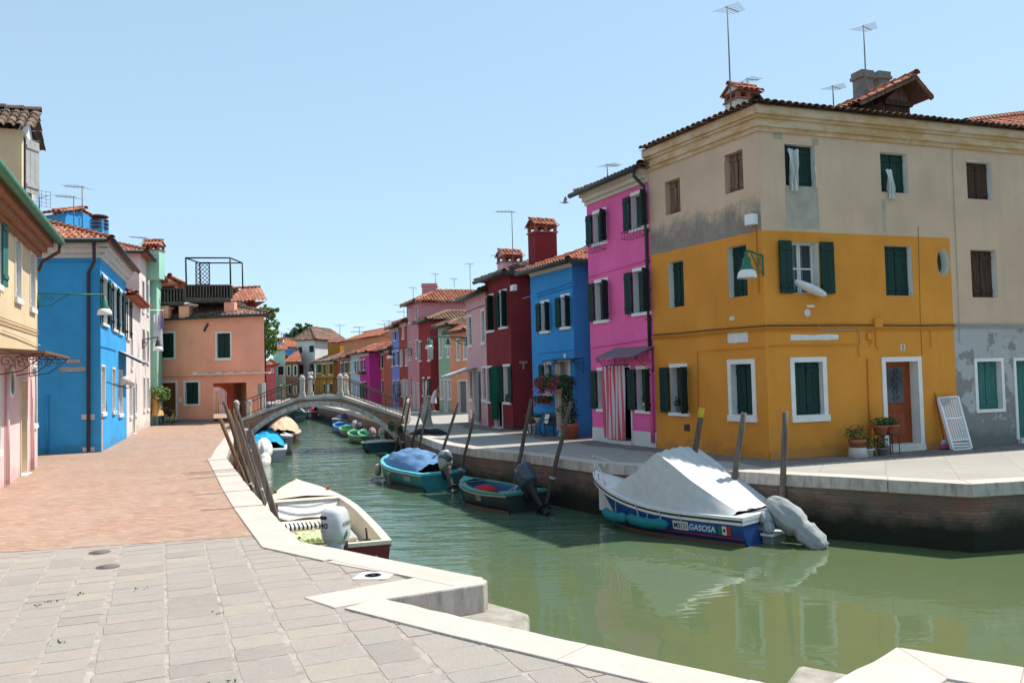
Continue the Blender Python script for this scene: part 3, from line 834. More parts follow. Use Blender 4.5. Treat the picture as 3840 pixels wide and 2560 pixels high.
p_mag = plaster('plaster_magenta', (.55, .05, .30), .2)
p_brown = plaster('plaster_brown', (.36, .15, .06), .3)
p_ochre2 = plaster('plaster_far_ochre', (.42, .18, .03), .3)
p_white = plaster('plaster_white', (.66, .68, .68), .2)
p_mint = plaster('plaster_mint', (.36, .66, .53), .2)
p_pale = plaster('plaster_pale', (.72, .64, .60), .2)
p_pblush = plaster('plaster_blush', (.80, .56, .55), .15)
p_butter = plaster('plaster_butter', (.72, .56, .36), .2)
p_sky = plaster('plaster_sky_blue', (.055, .36, .72), .2)
p_dr2 = plaster('plaster_maroon', (.30, .045, .045), .25)
def dirty_mat():
    b = NB('plaster_dirty')
    col = (.61, .435, .31)
    n1 = b.noise(.55, 8, rough=.65); c = b.mix(b.ramp(n1, .32, .68), dk(col, .88), dk(col, 1.06))
    sx = b.n('ShaderNodeSeparateXYZ'); b.l(b.tc.outputs['Object'], sx.inputs[0])
    n = b.noise(1.1, 9, b.map((1, 1, .8)), rough=.72)
    h = b.math('ADD', b.math('MULTIPLY', b.math('SUBTRACT', n, .5), 2.6), sx.outputs[2])
    m = b.ramp(b.math('MULTIPLY', h, .1), .635, .685, (1, 1, 1), (0, 0, 0))
    g = b.mix(b.ramp(b.noise(2.2, 9, rough=.75), .35, .7), (.16, .15, .135), (.27, .25, .22))
    c = b.mix(b.math('MULTIPLY', m, .85), c, g)
    b.bump(b.noise(9, 8), .5, .015); return b.done(c, .92, .1)
p_dirty = dirty_mat()
def grey_low():
    b = NB('plaster_peeling_grey'); col = (.40, .41, .40)
    c = b.mix(b.ramp(b.noise(.7, 8), .3, .7), dk(col, .9), dk(col, 1.1))
    sx = b.n('ShaderNodeSeparateXYZ'); b.l(b.tc.outputs['Object'], sx.inputs[0])
    n = b.noise(1.5, 10, rough=.7)
    m = b.math('MULTIPLY', b.ramp(b.math('ADD', b.math('MULTIPLY', sx.outputs[2], -.05), n), .40, .43), 1)
    c = b.mix(b.math('MULTIPLY', m, .8), c, (.20, .19, .17))
    h = b.math('ADD', sx.outputs[2], b.math('MULTIPLY', b.noise(1.2, 8), 1.0))
    c = b.mix(b.ramp(h, .8, 1.4, (1, 1, 1), (0, 0, 0)), c, (.17, .18, .15))
    b.bump(b.noise(9, 8), .5, .015); return b.done(c, .92, .1)
p_peel = grey_low()
cornice_old = NB('cornice_old')
_c = cornice_old.mix(cornice_old.ramp(cornice_old.noise(.9, 8, cornice_old.map((1, 1, 2.5)), .7), .42, .58), (.60, .46, .33), (.50, .32, .16))
_c = cornice_old.mix(cornice_old.math('MULTIPLY', cornice_old.ramp(cornice_old.noise(3, 9, rough=.75), .55, .7), .6), _c, (.25, .20, .15))
cornice_old.bump(cornice_old.noise(10, 8), .6, .02); cornice_old = cornice_old.done(_c, .9, .1)
cornice_cream = plaster('cornice_cream', (.60, .55, .46), .2, None, 0)
def chimney(roof_o, c, w, d, z0, z1, m, u=(1, 0), cap='gable', label=None, name='chimney'):
    u = Vector((u[0], u[1], 0)).normalized(); n = Vector((u.y, -u.x, 0)); c = Vector((c[0], c[1], 0))
    mb = MB(); H_ = z1-z0; zc = z0+H_*.0
    ks = min(1, w/.95); body = z1-(.62*ks if cap == 'gable' else .25)
    def ob(x0, x1, y0, y1, a, b, mm): mm.obox(c+u*(x0+x1)/2-n*(y0+y1)/2+Vector((0, 0, (a+b)/2)), u*(x1-x0)/2, n*(y1-y0)/2, Vector((0, 0, (b-a)/2)))
    ob(-w/2, w/2, -d/2, d/2, z0, body, mb)
    o = mb.build(name, m, roof_o, label=label)
    if cap == 'gable':
        m2 = MB(); ob(-w/2-.05, w/2+.05, -d/2-.05, d/2+.05, body, body+.06*ks, m2)
        for x in (-w/2+.05, 0, w/2-.05):
            for y in (-d/2+.05, d/2-.05): ob(x-.06, x+.06, y-.06, y+.06, body+.06*ks, body+.24*ks, m2)
        ob(-w/2, w/2, -d/2, d/2, body+.24*ks, body+.29*ks, m2)
        m2.build('vent_bricks', mat('vent_brick', (.36, .14, .10), .9, .3, 8, .3), o)
        m3 = MB(); E = [c+u*sx*(w/2+.09)-n*sy*(d/2+.12)+Vector((0, 0, body+.29*ks)) for sx, sy in ((-1, -1), (1, -1), (1, 1), (-1, 1))]
        ra = (E[0]+E[3])/2+Vector((0, 0, .30*ks)); rb = (E[1]+E[2])/2+Vector((0, 0, .30*ks))
        tile_plane(m3, E[0], E[1], rb, ra, w=.19, rl=.4); tile_plane(m3, E[2], E[3], ra, rb, w=.19, rl=.4); ridge_tiles(m3, ra, rb, .09)
        m3.add([E[0], E[1], E[2], E[3]], [(3, 2, 1, 0)], [(9.3, 2.1)])
        m3.build('cap', roof_red, o)
        m4 = MB(); m4.ext([E[0]+(u*.1), E[3]+(u*.1), ra+(u*.1)], u*.03); m4.build('gable', m, o); m4 = MB(); m4.ext([E[1]-(u*.1), E[2]-(u*.1), rb-(u*.1)], u*-.03); m4.build('gable', m, o)
    elif cap == 'flat':
        m2 = MB(); ob(-w/2-.06, w/2+.06, -d/2-.06, d/2+.06, body, body+.10, m2); ob(-w/2-.03, w/2+.03, -d/2-.03, d/2+.03, body+.10, z1, m2); m2.build('cap', m, o)
    elif cap == 'rings':
        m2 = MB()
        for i in range(4):
            zz = body-.35+i*.15; m2.lathe(c+Vector((0, 0, zz)), [(w*.52, 0), (w*.66, .03), (w*.66, .07), (w*.52, .11)], 12)
        m2.build('cap', rust_iron, o)
    return o
ant_m = mat('antenna_metal', (.20, .20, .21), .6, .2)
def antenna(P, z0, z1, label, yaw=0, kind='yagi', r=.022, size=1.0):
    P = Vector((P[0], P[1], 0)); t = Root('tv_antenna', P+Vector((0, 0, z0)), label, 'antenna', 'television antennas on the roofs')
    mb = MB(); mb.tube([P+Vector((0, 0, z0)), P+Vector((0, 0, z1))], r, 6); mb.build('mast', ant_m, t)
    mb = MB(); u = Vector((math.cos(yaw), math.sin(yaw), .0)); n = Vector((-u.y, u.x, 0))
    def yagi(zc, L, n_el, tilt=0.12, w0=.55, w1=.28):
        a = P+Vector((0, 0, zc)); uu = (u+Vector((0, 0, tilt))).normalized()
        mb.tube([a-uu*L*.15, a+uu*L], r*.7, 5)
        for i in range(n_el):
            q = a-uu*L*.12+uu*(L*1.1*i/(n_el-1)); w_ = (w0+(w1-w0)*i/(n_el-1))*size
            mb.tube([q-n*w_, q+n*w_], r*.3, 4)
    if kind == 'yagi': yagi(z1-.05, .9*size, 6)
    elif kind == 'two': yagi(z1-.03, .8*size, 6); yagi(z1-.55, .6*size, 4, 0, .7, .6)
    elif kind == 'tee':
        a = P+Vector((0, 0, z1-.03)); mb.tube([a-n*.55*size, a+n*.55*size], r*.5, 4); mb.tube([a-n*.35*size-Vector((0, 0, .18)), a+n*.35*size-Vector((0, 0, .18))], r*.4, 4)
        mb.tube([a-u*.3, a+u*.4], r*.6, 4)
    elif kind == 'grid':
        a = P+Vector((0, 0, z1-.3))
        for i in range(6): mb.tube([a+n*(-.4+.16*i)-Vector((0, 0, .3)), a+n*(-.4+.16*i)+Vector((0, 0, .3))], r*.35, 4)
        for i in range(5): mb.tube([a-n*.42+Vector((0, 0, -.28+.14*i)), a+n*.42+Vector((0, 0, -.28+.14*i))], r*.35, 4)
        mb.tube([a-u*.1, a+u*.6], r*.6, 4)
    mb.build('aerial', ant_m, t)
    return t
def ant_px(k, xb, yb, xt, yt, Y, label, **kw):
    a = at(k, xb, yb, Y); b = at(k, xt, yt, Y); return antenna((a.x, a.y), a.z-.3, b.z, label, **kw)
# ---------------------------------------------------------------- corner house (cream over ochre) and its grey neighbour
C0 = Vector((6.48, 21.13)); uR = Vector((.943, .333)).normalized(); CL = Vector((4.32, 25.22)); uL = (C0-CL).normalized()
bnd = Fa(C0, C0+uR).q('H', 822, 500)[0]
E1 = C0+uR*bnd; nR = Vector((uR.y, -uR.x)); E2 = C0+uR*17; nL = Vector((uL.y, -uL.x))
back = CL-nL*9.5
def wallx(P, u, Q, v):
    t = ((Q-P).x*v.y-(Q-P).y*v.x)/(u.x*v.y-u.y*v.x); return P+u*t
corner = House('large corner house, cream above and ochre yellow below, with a carved wooden front door', [CL, C0, E1, E1-nR*9.5, CL-nL*8.2], 9.0, p_ochre, 'corner_house')
h = corner; fL, fR = h.fs[0], h.fs[1]
ZC = fR.q('F', 300, 500)[1]; ZT = ZC+.62; ZO = (fR.q('G', 815, 8)[1]+fL.q('G', 115, 190)[1])/2
print('corner: cornice bottom', ZC, fL.q('E', 790, 935), 'ochre top', ZO, fR.q('H', 805, 65), fL.q('G', 115, 190))
h.z = ZT
# right-hand face
h.win('F', 503, 603, 737, 925, 'closed', fi=1, sill=False, rec=.28)
h.win('F', 1243, 668, 1452, 975, 'closed', fi=1, sill=False, rec=.28)
h.win('G', 990, 100, 1170, 435, 'open', fi=1, bars=True, sill=False, ang=(176, 176), sw=.42, rec=.3, lint=False)
h.win('H', 382, 124, 560, 450, 'closed', fi=1, sill=False, rec=.28)
h.win('G', 1012, 884, 1196, 1228, 'closed', fi=1, fr=.13, rec=.24)
_, dr_ = h.door('H', 392, 880, 602, 1410, fi=1, fr=.13, rec=.27, zb=.18)
do_ = _; a0, a1, z0, z1 = dr_; w_ = a1-a0; mb = MB(); fR.box(mb, a0+w_*.24, a0+w_*.74, z0+(z1-z0)*.50, z0+(z1-z0)*.93, -.25, -.235); o = mb.build('door_pane', panel_glass, do_); mb = MB()
for i in range(5): mb.tube([fR.p(a0+w_*.49+.13*(1-q/16)*math.cos(q*.6+i), z0+(z1-z0)*(.55+.085*i)+.10*(1-q/16)*math.sin(q*.6+i), -.22) for q in range(13)], .008, 4)
mb.build('grille', iron, o)
# left-hand face
h.win('E', 885, 950, 1010, 1235, 'closed', fi=0, sm=old_wood, frm=p_cream, sill=False, rec=.3)
h.win('E', 1382, 715, 1538, 1052, 'closed', fi=0, sm=old_wood, frm=p_cream, sill=False, rec=.3)
h.win('G', 188, 226, 287, 525, 'closed', fi=0, sill=False, rec=.3)
h.win('G', 576, 123, 700, 458, 'closed', fi=0, sill=False, rec=.3)
h.win('G', 200, 918, 312, 1213, 'open', fi=0, lint=True, rec=.25, ang=(176, 115), sw=.40)
h.win('G', 601, 897, 735, 1228, 'closed', fi=0, fr=.13, rec=.28)
# oval window
oc = fR.q('H', 762, 230); orx = (fR.q('H', 802, 230)[0]-fR.q('H', 722, 230)[0])/2; orz = (fR.q('H', 762, 140)[1]-fR.q('H', 762, 318)[1])/2
ov = (oc[0]-orx, oc[0]+orx, oc[1]-orz, oc[1]+orz); h.holes.setdefault(1, []).append(ov)
h.walls({1: [(0, bnd, 0, ZO, p_ochre), (0, bnd, ZO, ZT, p_cream)], 0: [(0, fL.L, 0, ZO, p_ochre), (0, fL.L, ZO, ZT, p_dirty)]})
mb = MB(); N = 32; ring = [fR.p(oc[0]+orx*math.cos(2*math.pi*i/N), oc[1]+orz*math.sin(2*math.pi*i/N)) for i in range(N)]
sq = []
for i in range(N):
    c_, s_ = math.cos(2*math.pi*i/N), math.sin(2*math.pi*i/N); k = 1/max(abs(c_), abs(s_)); sq.append(fR.p(oc[0]+orx*c_*k, oc[1]+orz*s_*k))
mb.add(ring+sq, [(i, i+N, (i+1) % N+N, (i+1) % N) for i in range(N)]); mb.build('wall', p_ochre, h.root)
mb = MB(); inn = [p-fR.n*.28 for p in ring]; mb.add(ring+inn, [(i, (i+1) % N, (i+1) % N+N, i+N) for i in range(N)])
mp = MB(); mp.add(inn, [tuple(range(N))]); o = mp.build('window', panel_glass, h.root, label='small oval window'); mb.build('frame', white_paint, o)
# dirt base course, painted patches, door step, house number, junction box
h.band(1, 0, dr_[0]-.14, 0, .22, .03, p_ochre, 'plinth'); h.band(1, dr_[1]+.14, bnd, 0, .22, .03, p_ochre, 'plinth'); h.band(0, 0, fL.L, 0, .22, .03, p_ochre, 'plinth')
patch = mat('patch_white', (.68, .67, .64), .85, .15, 5, .2)
def patch_px(h, fi, k, x0, y0, x1, y1, m=None, name='wall_patch', d=.006, rough=True):
    f = h.fs[fi]; xm, ym = (x0+x1)/2, (y0+y1)/2; a0 = f.q(k, x0, ym)[0]; a1 = f.q(k, x1, ym)[0]; z1 = f.q(k, xm, y0)[1]; z0 = f.q(k, xm, y1)[1]
    n = 7; pts = []
    for (aa, za, ab, zb_) in ((a0, z0, a1, z0), (a1, z0, a1, z1), (a1, z1, a0, z1), (a0, z1, a0, z0)):
        for i in range(n):
            t = i/n; j = .012 if rough else 0
            pts.append(f.p(aa+(ab-aa)*t+random.uniform(-j, j), za+(zb_-za)*t+random.uniform(-j, j), .001))
    mb = MB(); mb.ext(pts, f.n*d); mb.build(name, m or patch, h.root)
patch_px(h, 0, 'G', 573, 690, 706, 757); patch_px(h, 1, 'G', 983, 704, 1296, 739)
pg_ = mat('patch_render', (.40, .36, .30), .95, .2, 3, .4)
patch_px(h, 1, 'F', 510, 928, 762, 1250, pg_, d=.003); patch_px(h, 1, 'F', 1256, 1030, 1284, 1278, pg_, d=.003); patch_px(h, 1, 'F', 412, 508, 480, 560, pg_, d=.003); patch_px(h, 1, 'F', 712, 560, 762, 610, pg_, d=.003)
patch_px(h, 0, 'G', 585, 588, 618, 612); patch_px(h, 1, 'G', 1090, 510, 1140, 526)
f = fR
a, z = f.q('G', 1090, 563); mb = MB(); mb.lathe(f.p(a, z, .002), [(.10, 0), (.10, .02), (.075, .03), (.06, .01), (0, .01)], 16, ax=f.n.to_track_quat('Z', 'Y').to_matrix()); mb.build('vent', patch, h.root)
a0, z0 = f.q('H', 483, 807); a1, z1 = f.q('H', 507, 767); mb = MB(); f.box(mb, a0, a1, z0, z1, 0, .015); o = mb.build('number_plate', lamp_white, h.root)
mb = MB(); f.box(mb, a0+.02, a1-.02, z0+.02, z0+.045, .015, .019); f.box(mb, a0+.02, a1-.02, z1-.045, z1-.02, .015, .019); f.box(mb, a0+.03, a0+.05, z0+.06, z1-.06, .015, .019); f.box(mb, a1-.05, a1-.03, z0+.06, z1-.06, .015, .019); f.box(mb, a0+.03, a1-.03, (z0+z1)/2-.01, (z0+z1)/2+.01, .015, .019); mb.build('number', mat('number_dark', (.12, .03, .04), .6), o)
def box_px(h, fi, k, x0, y0, x1, y1, d, m, name):
    f = h.fs[fi]; a0, z1 = f.q(k, x0, y0); a1, z0 = f.q(k, x1, y1); mb = MB(); f.box(mb, a0, a1, z0, z1, .002, d); return mb.build(name, m, h.root, bevel=.01)
box_px(h, 1, 'H', 300, 600, 352, 658, .10, p_ochre, 'junction_box'); box_px(h, 1, 'H', 258, 695, 284, 738, .08, p_ochre, 'junction_box')
box_px(h, 0, 'E', 1600, 1252, 1668, 1325, .22, white_plastic, 'alarm_box')
box_px(h, 0, 'G', 290, 1288, 328, 1335, .02, rust_iron, 'vent')
for d_, dz in ((.03, 0), (.05, -.06), (.035, -.11)):
    zz = (fR.q('G', 900, 642)[1]+fL.q('G', 300, 695)[1])/2+dz
    h.cable(0, [(0, zz+.02), (fL.L*.3, zz), (fL.L*.6, zz+.015), (fL.L, zz)], .022, p_ochre if dz else mat('cable_brown', (.22, .11, .04), .8), d_)
    h.cable(1, [(-.03, zz), (bnd*.4, zz+.01), (bnd*.8, zz-.01), (bnd, zz)], .022, p_ochre if dz else mat('cable_brown', (.22, .11, .04), .8), d_)
h.cable(0, [fL.q('G', 385, 1200), fL.q('G', 378, 812), fL.q('G', 500, 805), fL.q('G', 832, 783)], .012, p_ochre)
h.cable(1, [fR.q('G', 838, 780), fR.q('G', 1394, 772), fR.q('H', 205, 775), fR.q('H', 207, 850)], .012, p_ochre)
h.cable(1, [fR.q('G', 1160, 645), fR.q('G', 1170, 672), fR.q('G', 1394, 674), fR.q('H', 205, 674), fR.q('H', 207, 770)], .014, galv, .05)
h.cable(1, [fR.q('H', 285, 660), fR.q('H', 287, 770), fR.q('H', 270, 782)], .012, p_ochre); h.cable(1, [fR.q('H', 315, 658), fR.q('H', 320, 790), fR.q('H', 340, 798)], .014, p_ochre)
h.cable(1, [fR.q('H', 265, 862), fR.q('H', 284, 1400)], .03, p_ochre)
h.cable(1, [fR.q('H', 597, 0), fR.q('H', 612, 640), fR.q('H', 622, 845)], .008, mat('crack', (.30, .13, .03), .9), .004)
h.cable(1, [fR.q('H', 672, 665), fR.q('H', 678, 785)], .012, p_ochre)
h.cable(0, [(fL.L-.18, ZO+.1), (fL.L-.16, ZO-1.6)], .02, p_ochre, .04)
# roof strip, cornice
h2pts = [E1, E2, E2-nR*9.5, E1-nR*9.5]
neigh = House('cream upper storeys over a peeling grey ground floor, right of the corner house', h2pts, ZT, p_cream, 'house')
n_ = neigh; fN = n_.f
ZG = fN.q('H', 1000, 655)[1]
n_.win('F', 1910, 737, 2105, 1027, 'closed', fi=0, sm=brown_wood, sill=False, rec=.28)
n_.win('H', 945, 152, 1112, 462, 'closed', fi=0, sm=brown_wood, sill=False, rec=.28)
n_.win('H', 985, 880, 1142, 1190, 'closed', fi=0, sm=teal_wood, fr=.10, rec=.26, sill=False)
n_.door('H', 1243, 873, 1420, 1375, m=teal_wood, fi=0, fr=.09, rec=.25, zb=.12)
n_.win('s', 0, 0, 0, 0, 'closed', fi=0, sm=brown_wood, sill=False, rec=.28, rect=[7.4, 8.5, 6.5, 8.0])
n_.walls({0: [(0, fN.L, 0, ZG, p_peel), (0, fN.L, ZG, ZT, p_cream)]})
for dz in (0, -.05): n_.cable(0, [(0, ZG+.06+dz), (4, ZG+.04+dz), (8, ZG+.07+dz), (12, ZG+.05+dz)], .022, galv if not dz else p_grey, .04)
n_.cable(0, [fN.q('F', 1800, 600), fN.q('F', 1790, 700), fN.q('H', 835, 0), fN.q('H', 862, 640), fN.q('H', 862, 755), fN.q('H', 882, 765)], .008, mat('wire_grey', (.35, .32, .27), .8))
def old_cornice(h, f, a0, a1):
    mb = MB()
    for (z0, z1, d) in ((ZT-.62, ZT-.50, .05), (ZT-.50, ZT-.30, .11), (ZT-.30, ZT-.22, .17), (ZT-.22, ZT-.0, .24)): f.box(mb, a0, a1+(d if f is fL else 0), z0, z1, 0, d)
    mb.build('cornice', cornice_old, h.root)
old_cornice(corner, fR, 0, fR.L); old_cornice(corner, fL, 0, fL.L); old_cornice(neigh, fN, 0, fN.L)
# roof over both: low pitch, tiles overhanging
def slope_roof(h, f, a0, a1, depth, pitch, over, m, back=None, name='roof', hipL=0, hipR=0, w=.22):
    mb = MB(); z = ZT+.03; t = math.tan(R_(pitch))
    E0 = f.p(a0, z, over); E1_ = f.p(a1, z, over); T0 = f.p(a0+hipL, z+(depth+over)*t, -depth); T1 = f.p(a1-hipR, z+(depth+over)*t, -depth)
    tile_plane(mb, E0, E1_, T1, T0, w=w); 
    mb.add([E0-Vector((0, 0, .04)), E1_-Vector((0, 0, .04)), T1-Vector((0, 0, .04)), T0-Vector((0, 0, .04))], [(3, 2, 1, 0)], [(3.1, 4.7)])
    return mb.build(name, m, h.root), (E0, E1_, T1, T0)
ov_ = .34
rfo, RR = slope_roof(corner, fR, -ov_*.75, fR.L, 4.6, 13, ov_, roof_dark, hipL=4.6)
rl, LL = slope_roof(corner, fL, 0, fL.L+ov_*.75, 4.6, 13, ov_, roof_dark, hipR=4.6)
mb = MB(); ridge_tiles(mb, RR[0], RR[3], .13); mb.build('ridge', roof_old, rfo)
rn, NN = slope_roof(neigh, fN, 0, fN.L, 4.6, 13, ov_, roof_dark)
# dormer (wooden loft) on the corner roof
def loft(parent, k, Y0, xl, xr, yb, yt, xridge, yridge, xel, yel, xer, yer):
    A = at(k, xl, yb, Y0); B = at(k, xr, yb, Y0); z0 = min(A.z, B.z)-.3; z1 = at(k, xl, yt, Y0).z; w_ = (B-A).length
    u = uR.to_3d(); n = nR.to_3d(); A = Vector((A.x, A.y, 0)); D = 4.0
    mb = MB(); mb.obox(A+u*w_/2-n*D/2+Vector((0, 0, (z0+z1)/2)), u*w_/2, n*D/2, Vector((0, 0, (z1-z0)/2)))
    o = mb.build('dormer', mat('dormer_plank', (.30, .20, .18), .85, .3, 4, .3), parent)
    m2 = MB(); nb = 7
    for i in range(nb): m2.obox(A+u*(w_*(i+.5)/nb)+n*.03+Vector((0, 0, (z0+z1)/2)), u*(w_/nb/2-.012), n*.02, Vector((0, 0, (z1-z0)/2)))
    m2.obox(A+u*w_/2+n*.07+Vector((0, 0, z1-.06)), u*(w_/2+.05), n*.05, Vector((0, 0, .08)))
    m2.build('boards', brown_wood, o)
    m3 = MB(); zr = at(k, xridge, yridge, Y0).z; of = .55; ove = .62
    drop = .12
    P = lambda a, z, d: A+u*a+n*d+Vector((0, 0, z))
    R0 = P(w_*.80, zr, of); R1 = P(w_*.80, zr, -D); LE0 = P(-1.35, z1-.28, of); LE1 = P(-1.35, z1-.28, -D); RE0 = P(w_+.45, z1+.10, of); RE1 = P(w_+.45, z1+.10, -D)
    tile_plane(m3, LE1, LE0, R0, R1, w=.2); tile_plane(m3, RE0, RE1, R1, R0, w=.2); ridge_tiles(m3, R0, R1, .12)
    m3.build('dormer_roof', roof_red, o)
    m4 = MB()
    for (a, b) in ((LE0, R0), (RE0, R0)): m4.bar(a-Vector((0, 0, .07))-n*.06, b-Vector((0, 0, .07))-n*.06, .08, .12)
    m4.add([LE0-Vector((0, 0, .04)), LE1-Vector((0, 0, .04)), R1-Vector((0, 0, .05)), R0-Vector((0, 0, .05))], [(0, 1, 2, 3)]); m4.add([RE0-Vector((0, 0, .04)), RE1-Vector((0, 0, .04)), R1-Vector((0, 0, .05)), R0-Vector((0, 0, .05))], [(3, 2, 1, 0)])
    m4.add([P(0, z1, .0), P(w_, z1, .0), P(w_*.8, zr-.12, .0)], [(0, 1, 2)])
    m4.build('rafters', old_wood, o)
loft(rfo, 'F', 25.2, 1275, 1520, 430, 265, 1480, 85, 0, 0, 0, 0)
ap = at('E', 1535, 400, 25.0)
chimney(rl, (ap.x, ap.y), .80, .66, ZT, at('E', 1530, 125, 24.6).z, white_stone, u=uR, label='chimney with red tiled cap')
ap = at('F', 1110, 260, 27.0); chimney(rfo, (ap.x, ap.y), .44, .44, ZT, at('F', 1110, 45, 27).z, mat('chimney_grey', (.22, .20, .18), .9, .3), u=uR, cap='flat')
ap = at('F', 1238, 200, 27.4); chimney(rfo, (ap.x, ap.y), .44, .44, ZT, at('F', 1238, 55, 27.4).z, MATS['chimney_grey'], u=uR, cap='flat')
# tall roof rising at the far right edge
hb = House('house behind with a sloping red tiled roof, at the right edge', [at('F', 1985, 470, 33).xy, at('F', 2800, 300, 35.5).xy, at('F', 2900, 300, 45).xy, at('F', 2100, 470, 44).xy], at('F', 1985, 470, 33).z, p_cream)
hb.walls(); hb.roof(24, .3, roof_red, 'hip', w=.25)
for (a, k, b) in (((2745, 420), 's', (2738, 30)),):
    pass
ant_px('v', 1679, 250, 1674, 14, 23.5, 'tall antenna mast beside the tiled chimney on the corner house', yaw=.8, kind='yagi', size=.75, r=.022)
ant_px('v', 1990, 215, 1982, 58, 26.5, 'antenna mast in front of the grey twin chimneys', yaw=.8, kind='yagi', size=.75, r=.022)
ant_px('v', 1915, 252, 1912, 196, 28, 'short antenna left of the wooden loft', yaw=.8, kind='yagi', size=.75)
ant_px('v', 1718, 215, 1748, 178, 25.5, 'small slanting antenna right of the tiled chimney', yaw=.5, kind='yagi', size=.55)
# ---------------------------------------------------------------- pink house
PA, PB = Vector((2.72, 28.71)), Vector((4.32, 25.22))
h = House('bright pink three-storey house with dark green shutters and a striped door curtain', House.rect(PA, PB, 8), 8, p_pink)
pk = h; f = h.f; zc = (zq(h, 0, 'E', 235, 1190)+zq(h, 0, 'E', 785, 927))/2; h.z = zc+.42; print('pink', zq(h, 0, 'E', 235, 1190), zq(h, 0, 'E', 785, 927))
h.win('C', 716, 252, 848, 548, 'open', lint=True, ang=(176, 118), sw=.36)
h.win('C', 1090, 68, 1246, 400, 'open', lint=True, ang=(176, 118), sw=.36)
h.win('C', 738, 932, 868, 1308, 'open', lint=True, ang=(176, 118), sw=.36)
h.win('C', 1112, 820, 1272, 1232, 'open', lint=True, ang=(176, 118), sw=.40)
h.win('D', 833, 398, 915, 805, 'open', lint=True, ang=(176, None), sw=.36)
_, pdoor = h.door('D', 960, 365, 1190, 1130, m=dark_in, fr=.06, rec=.5, zb=.12, panels=False)  # dark panel painted in for the shade inside the open doorway
h.win('D', 1250, 382, 1412, 820, 'open', lint=True, ang=(176, 118), sw=.42)
h.walls(); h.cornice([0], .42, .30, cornice_cream)
zt_ = zq(h, 0, 'D', 1330, 1048)
for a0, a1 in ((0, pdoor[0]-.08), (pdoor[1]+.08, f.L)):
    h.band(0, a0, a1, 0.0, zt_, .02, mat('base_tiles', (.62, .62, .60), .35, .06, 2, .02), 'tiled_base')
h.roof(18, [.42, .2, .2, .05], roof_old, 'hip'); h.gutter(0, .09, over=.42, ends=(.35, .0))
h.pipe(0, f.L-.12, r=.055, z0=3.0, over=.45); mb = MB(); mb.tube([f.p(f.L-.12, 3.0, .075), f.p(f.L-.1, .15, .075)], .06, 8); mb.build('downpipe', p_pink, h.root, label='lower pink section of downpipe')
h.cable(0, [f.q('C', 672, 888), f.q('C', 1290, 708)], .014, p_pink); h.cable(0, [f.q('D', 780, 150), f.q('D', 1440, 50)], .02, p_pink)
for (xl, yl, xr, yr) in ((680, 560, 850, 520), (1050, 425, 1250, 375)):
    a0, z0 = f.q('C', xl+15, yl); a1, _ = f.q('C', xr, yr); mb = MB(); z0 -= .1
    for zz in (z0, z0-.22):
        for d in (.03, .28): mb.tube([f.p(a0, zz, d), f.p(a1, zz, d)], .010, 4)
        for a in (a0, a1): mb.tube([f.p(a, zz, .03), f.p(a, zz, .28)], .010, 4)
    for i in range(7):
        a = a0+(a1-a0)*i/6; mb.tube([f.p(a, z0, .28), f.p(a, z0-.22, .28)], .007, 4)
        if i < 6: mb.tube([f.p(a, z0, .28), f.p(a+(a1-a0)/6, z0-.22, .28)], .006, 4)
    mb.build('flower_rack', mat('rack_iron', (.16, .06, .12), .6), h.root)
# canopy over the pink door
def canopy(h, fi, k, x0, y0, x1, y1, out, m, drop=.25, th=.03, scroll=True, top_z=None, label=None):
    f = h.fs[fi]; a0, z0 = f.q(k, x0, y0, out); a1, z1 = f.q(k, x1, y1, out); z = (z0+z1)/2
    mb = MB(); P = [f.p(a0, z, out), f.p(a1, z, out), f.p(a1, z+drop, .01), f.p(a0, z+drop, .01)]
    mb.ext([p for p in P], Vector((0, 0, th))); o = mb.build('canopy', m, h.root)
    if scroll:
        m2 = MB()
        for a in (a0+.06, a1-.06):
            m2.tube([f.p(a, z, out-.03), f.p(a, z+drop*.9, .03), f.p(a, z-.45, .03)], .012, 5)
            m2.tube([f.p(a, z-.45, .03), f.p(a, z-.3, out*.4), f.p(a, z-.03, out-.05)], .012, 5)
            for (cz, cd, r) in ((z-.10, out*.55, .10), (z-.14, out*.25, .10), (z-.04, out*.82, .06)):
                m2.tube([f.p(a, cz+r*(1-t/14)*math.sin(t*.7), cd+r*(1-t/14)*math.cos(t*.7)) for t in range(12)], .008, 4)
        n = max(2, int((a1-a0)/.22))
        for i in range(n):
            a = a0+(a1-a0)*(i+.5)/n
            m2.tube([f.p(a+.09*(1-t/14)*math.cos(t*.7), z-.10+.09*(1-t/14)*math.sin(t*.7), out-.02) for t in range(12)], .007, 4)
        m2.build('scroll_bracket', iron, o)
    return o, (a0, a1, z)
canopy(h, 0, 'D', 797, 296, 1218, 220, .75, mat('canopy_sheet', (.17, .16, .18), .6), drop=.30)
# ---------------------------------------------------------------- blue house (right bank)
h = House('blue two-storey house behind the pink flower baskets', House.rect((.79, 33.08), (2.26, 30.11), 6.5), 6, p_blue)
bl = h; f = h.f; h.z = (zq(h, 0, 'C', 165, 885)+zq(h, 0, 'C', 535, 757))/2+.16; print('blue', zq(h, 0, 'C', 165, 885), zq(h, 0, 'C', 535, 757))
h.win('C', 208, 1138, 290, 1412, 'open', lint=True, ang=(176, 120), sw=.30)
h.win('C', 404, 1078, 492, 1372, 'open', lint=True, ang=(176, 120), sw=.32)
h.win('D', 262, 335, 340, 640, 'open', lint=True, ang=(176, None), sw=.30, sill=True)
_, bdoor = h.door('D', 425, 300, 535, 1060, m=white_paint, fr=.09, rec=.15, zb=.03, panels=False)
h.walls(); h.cornice([0], .16, .06, cornice_cream); h.roof(20, .38, roof_red, 'hip'); h.gutter(0, .09, over=.38); h.gutter(1, .09, over=.38)
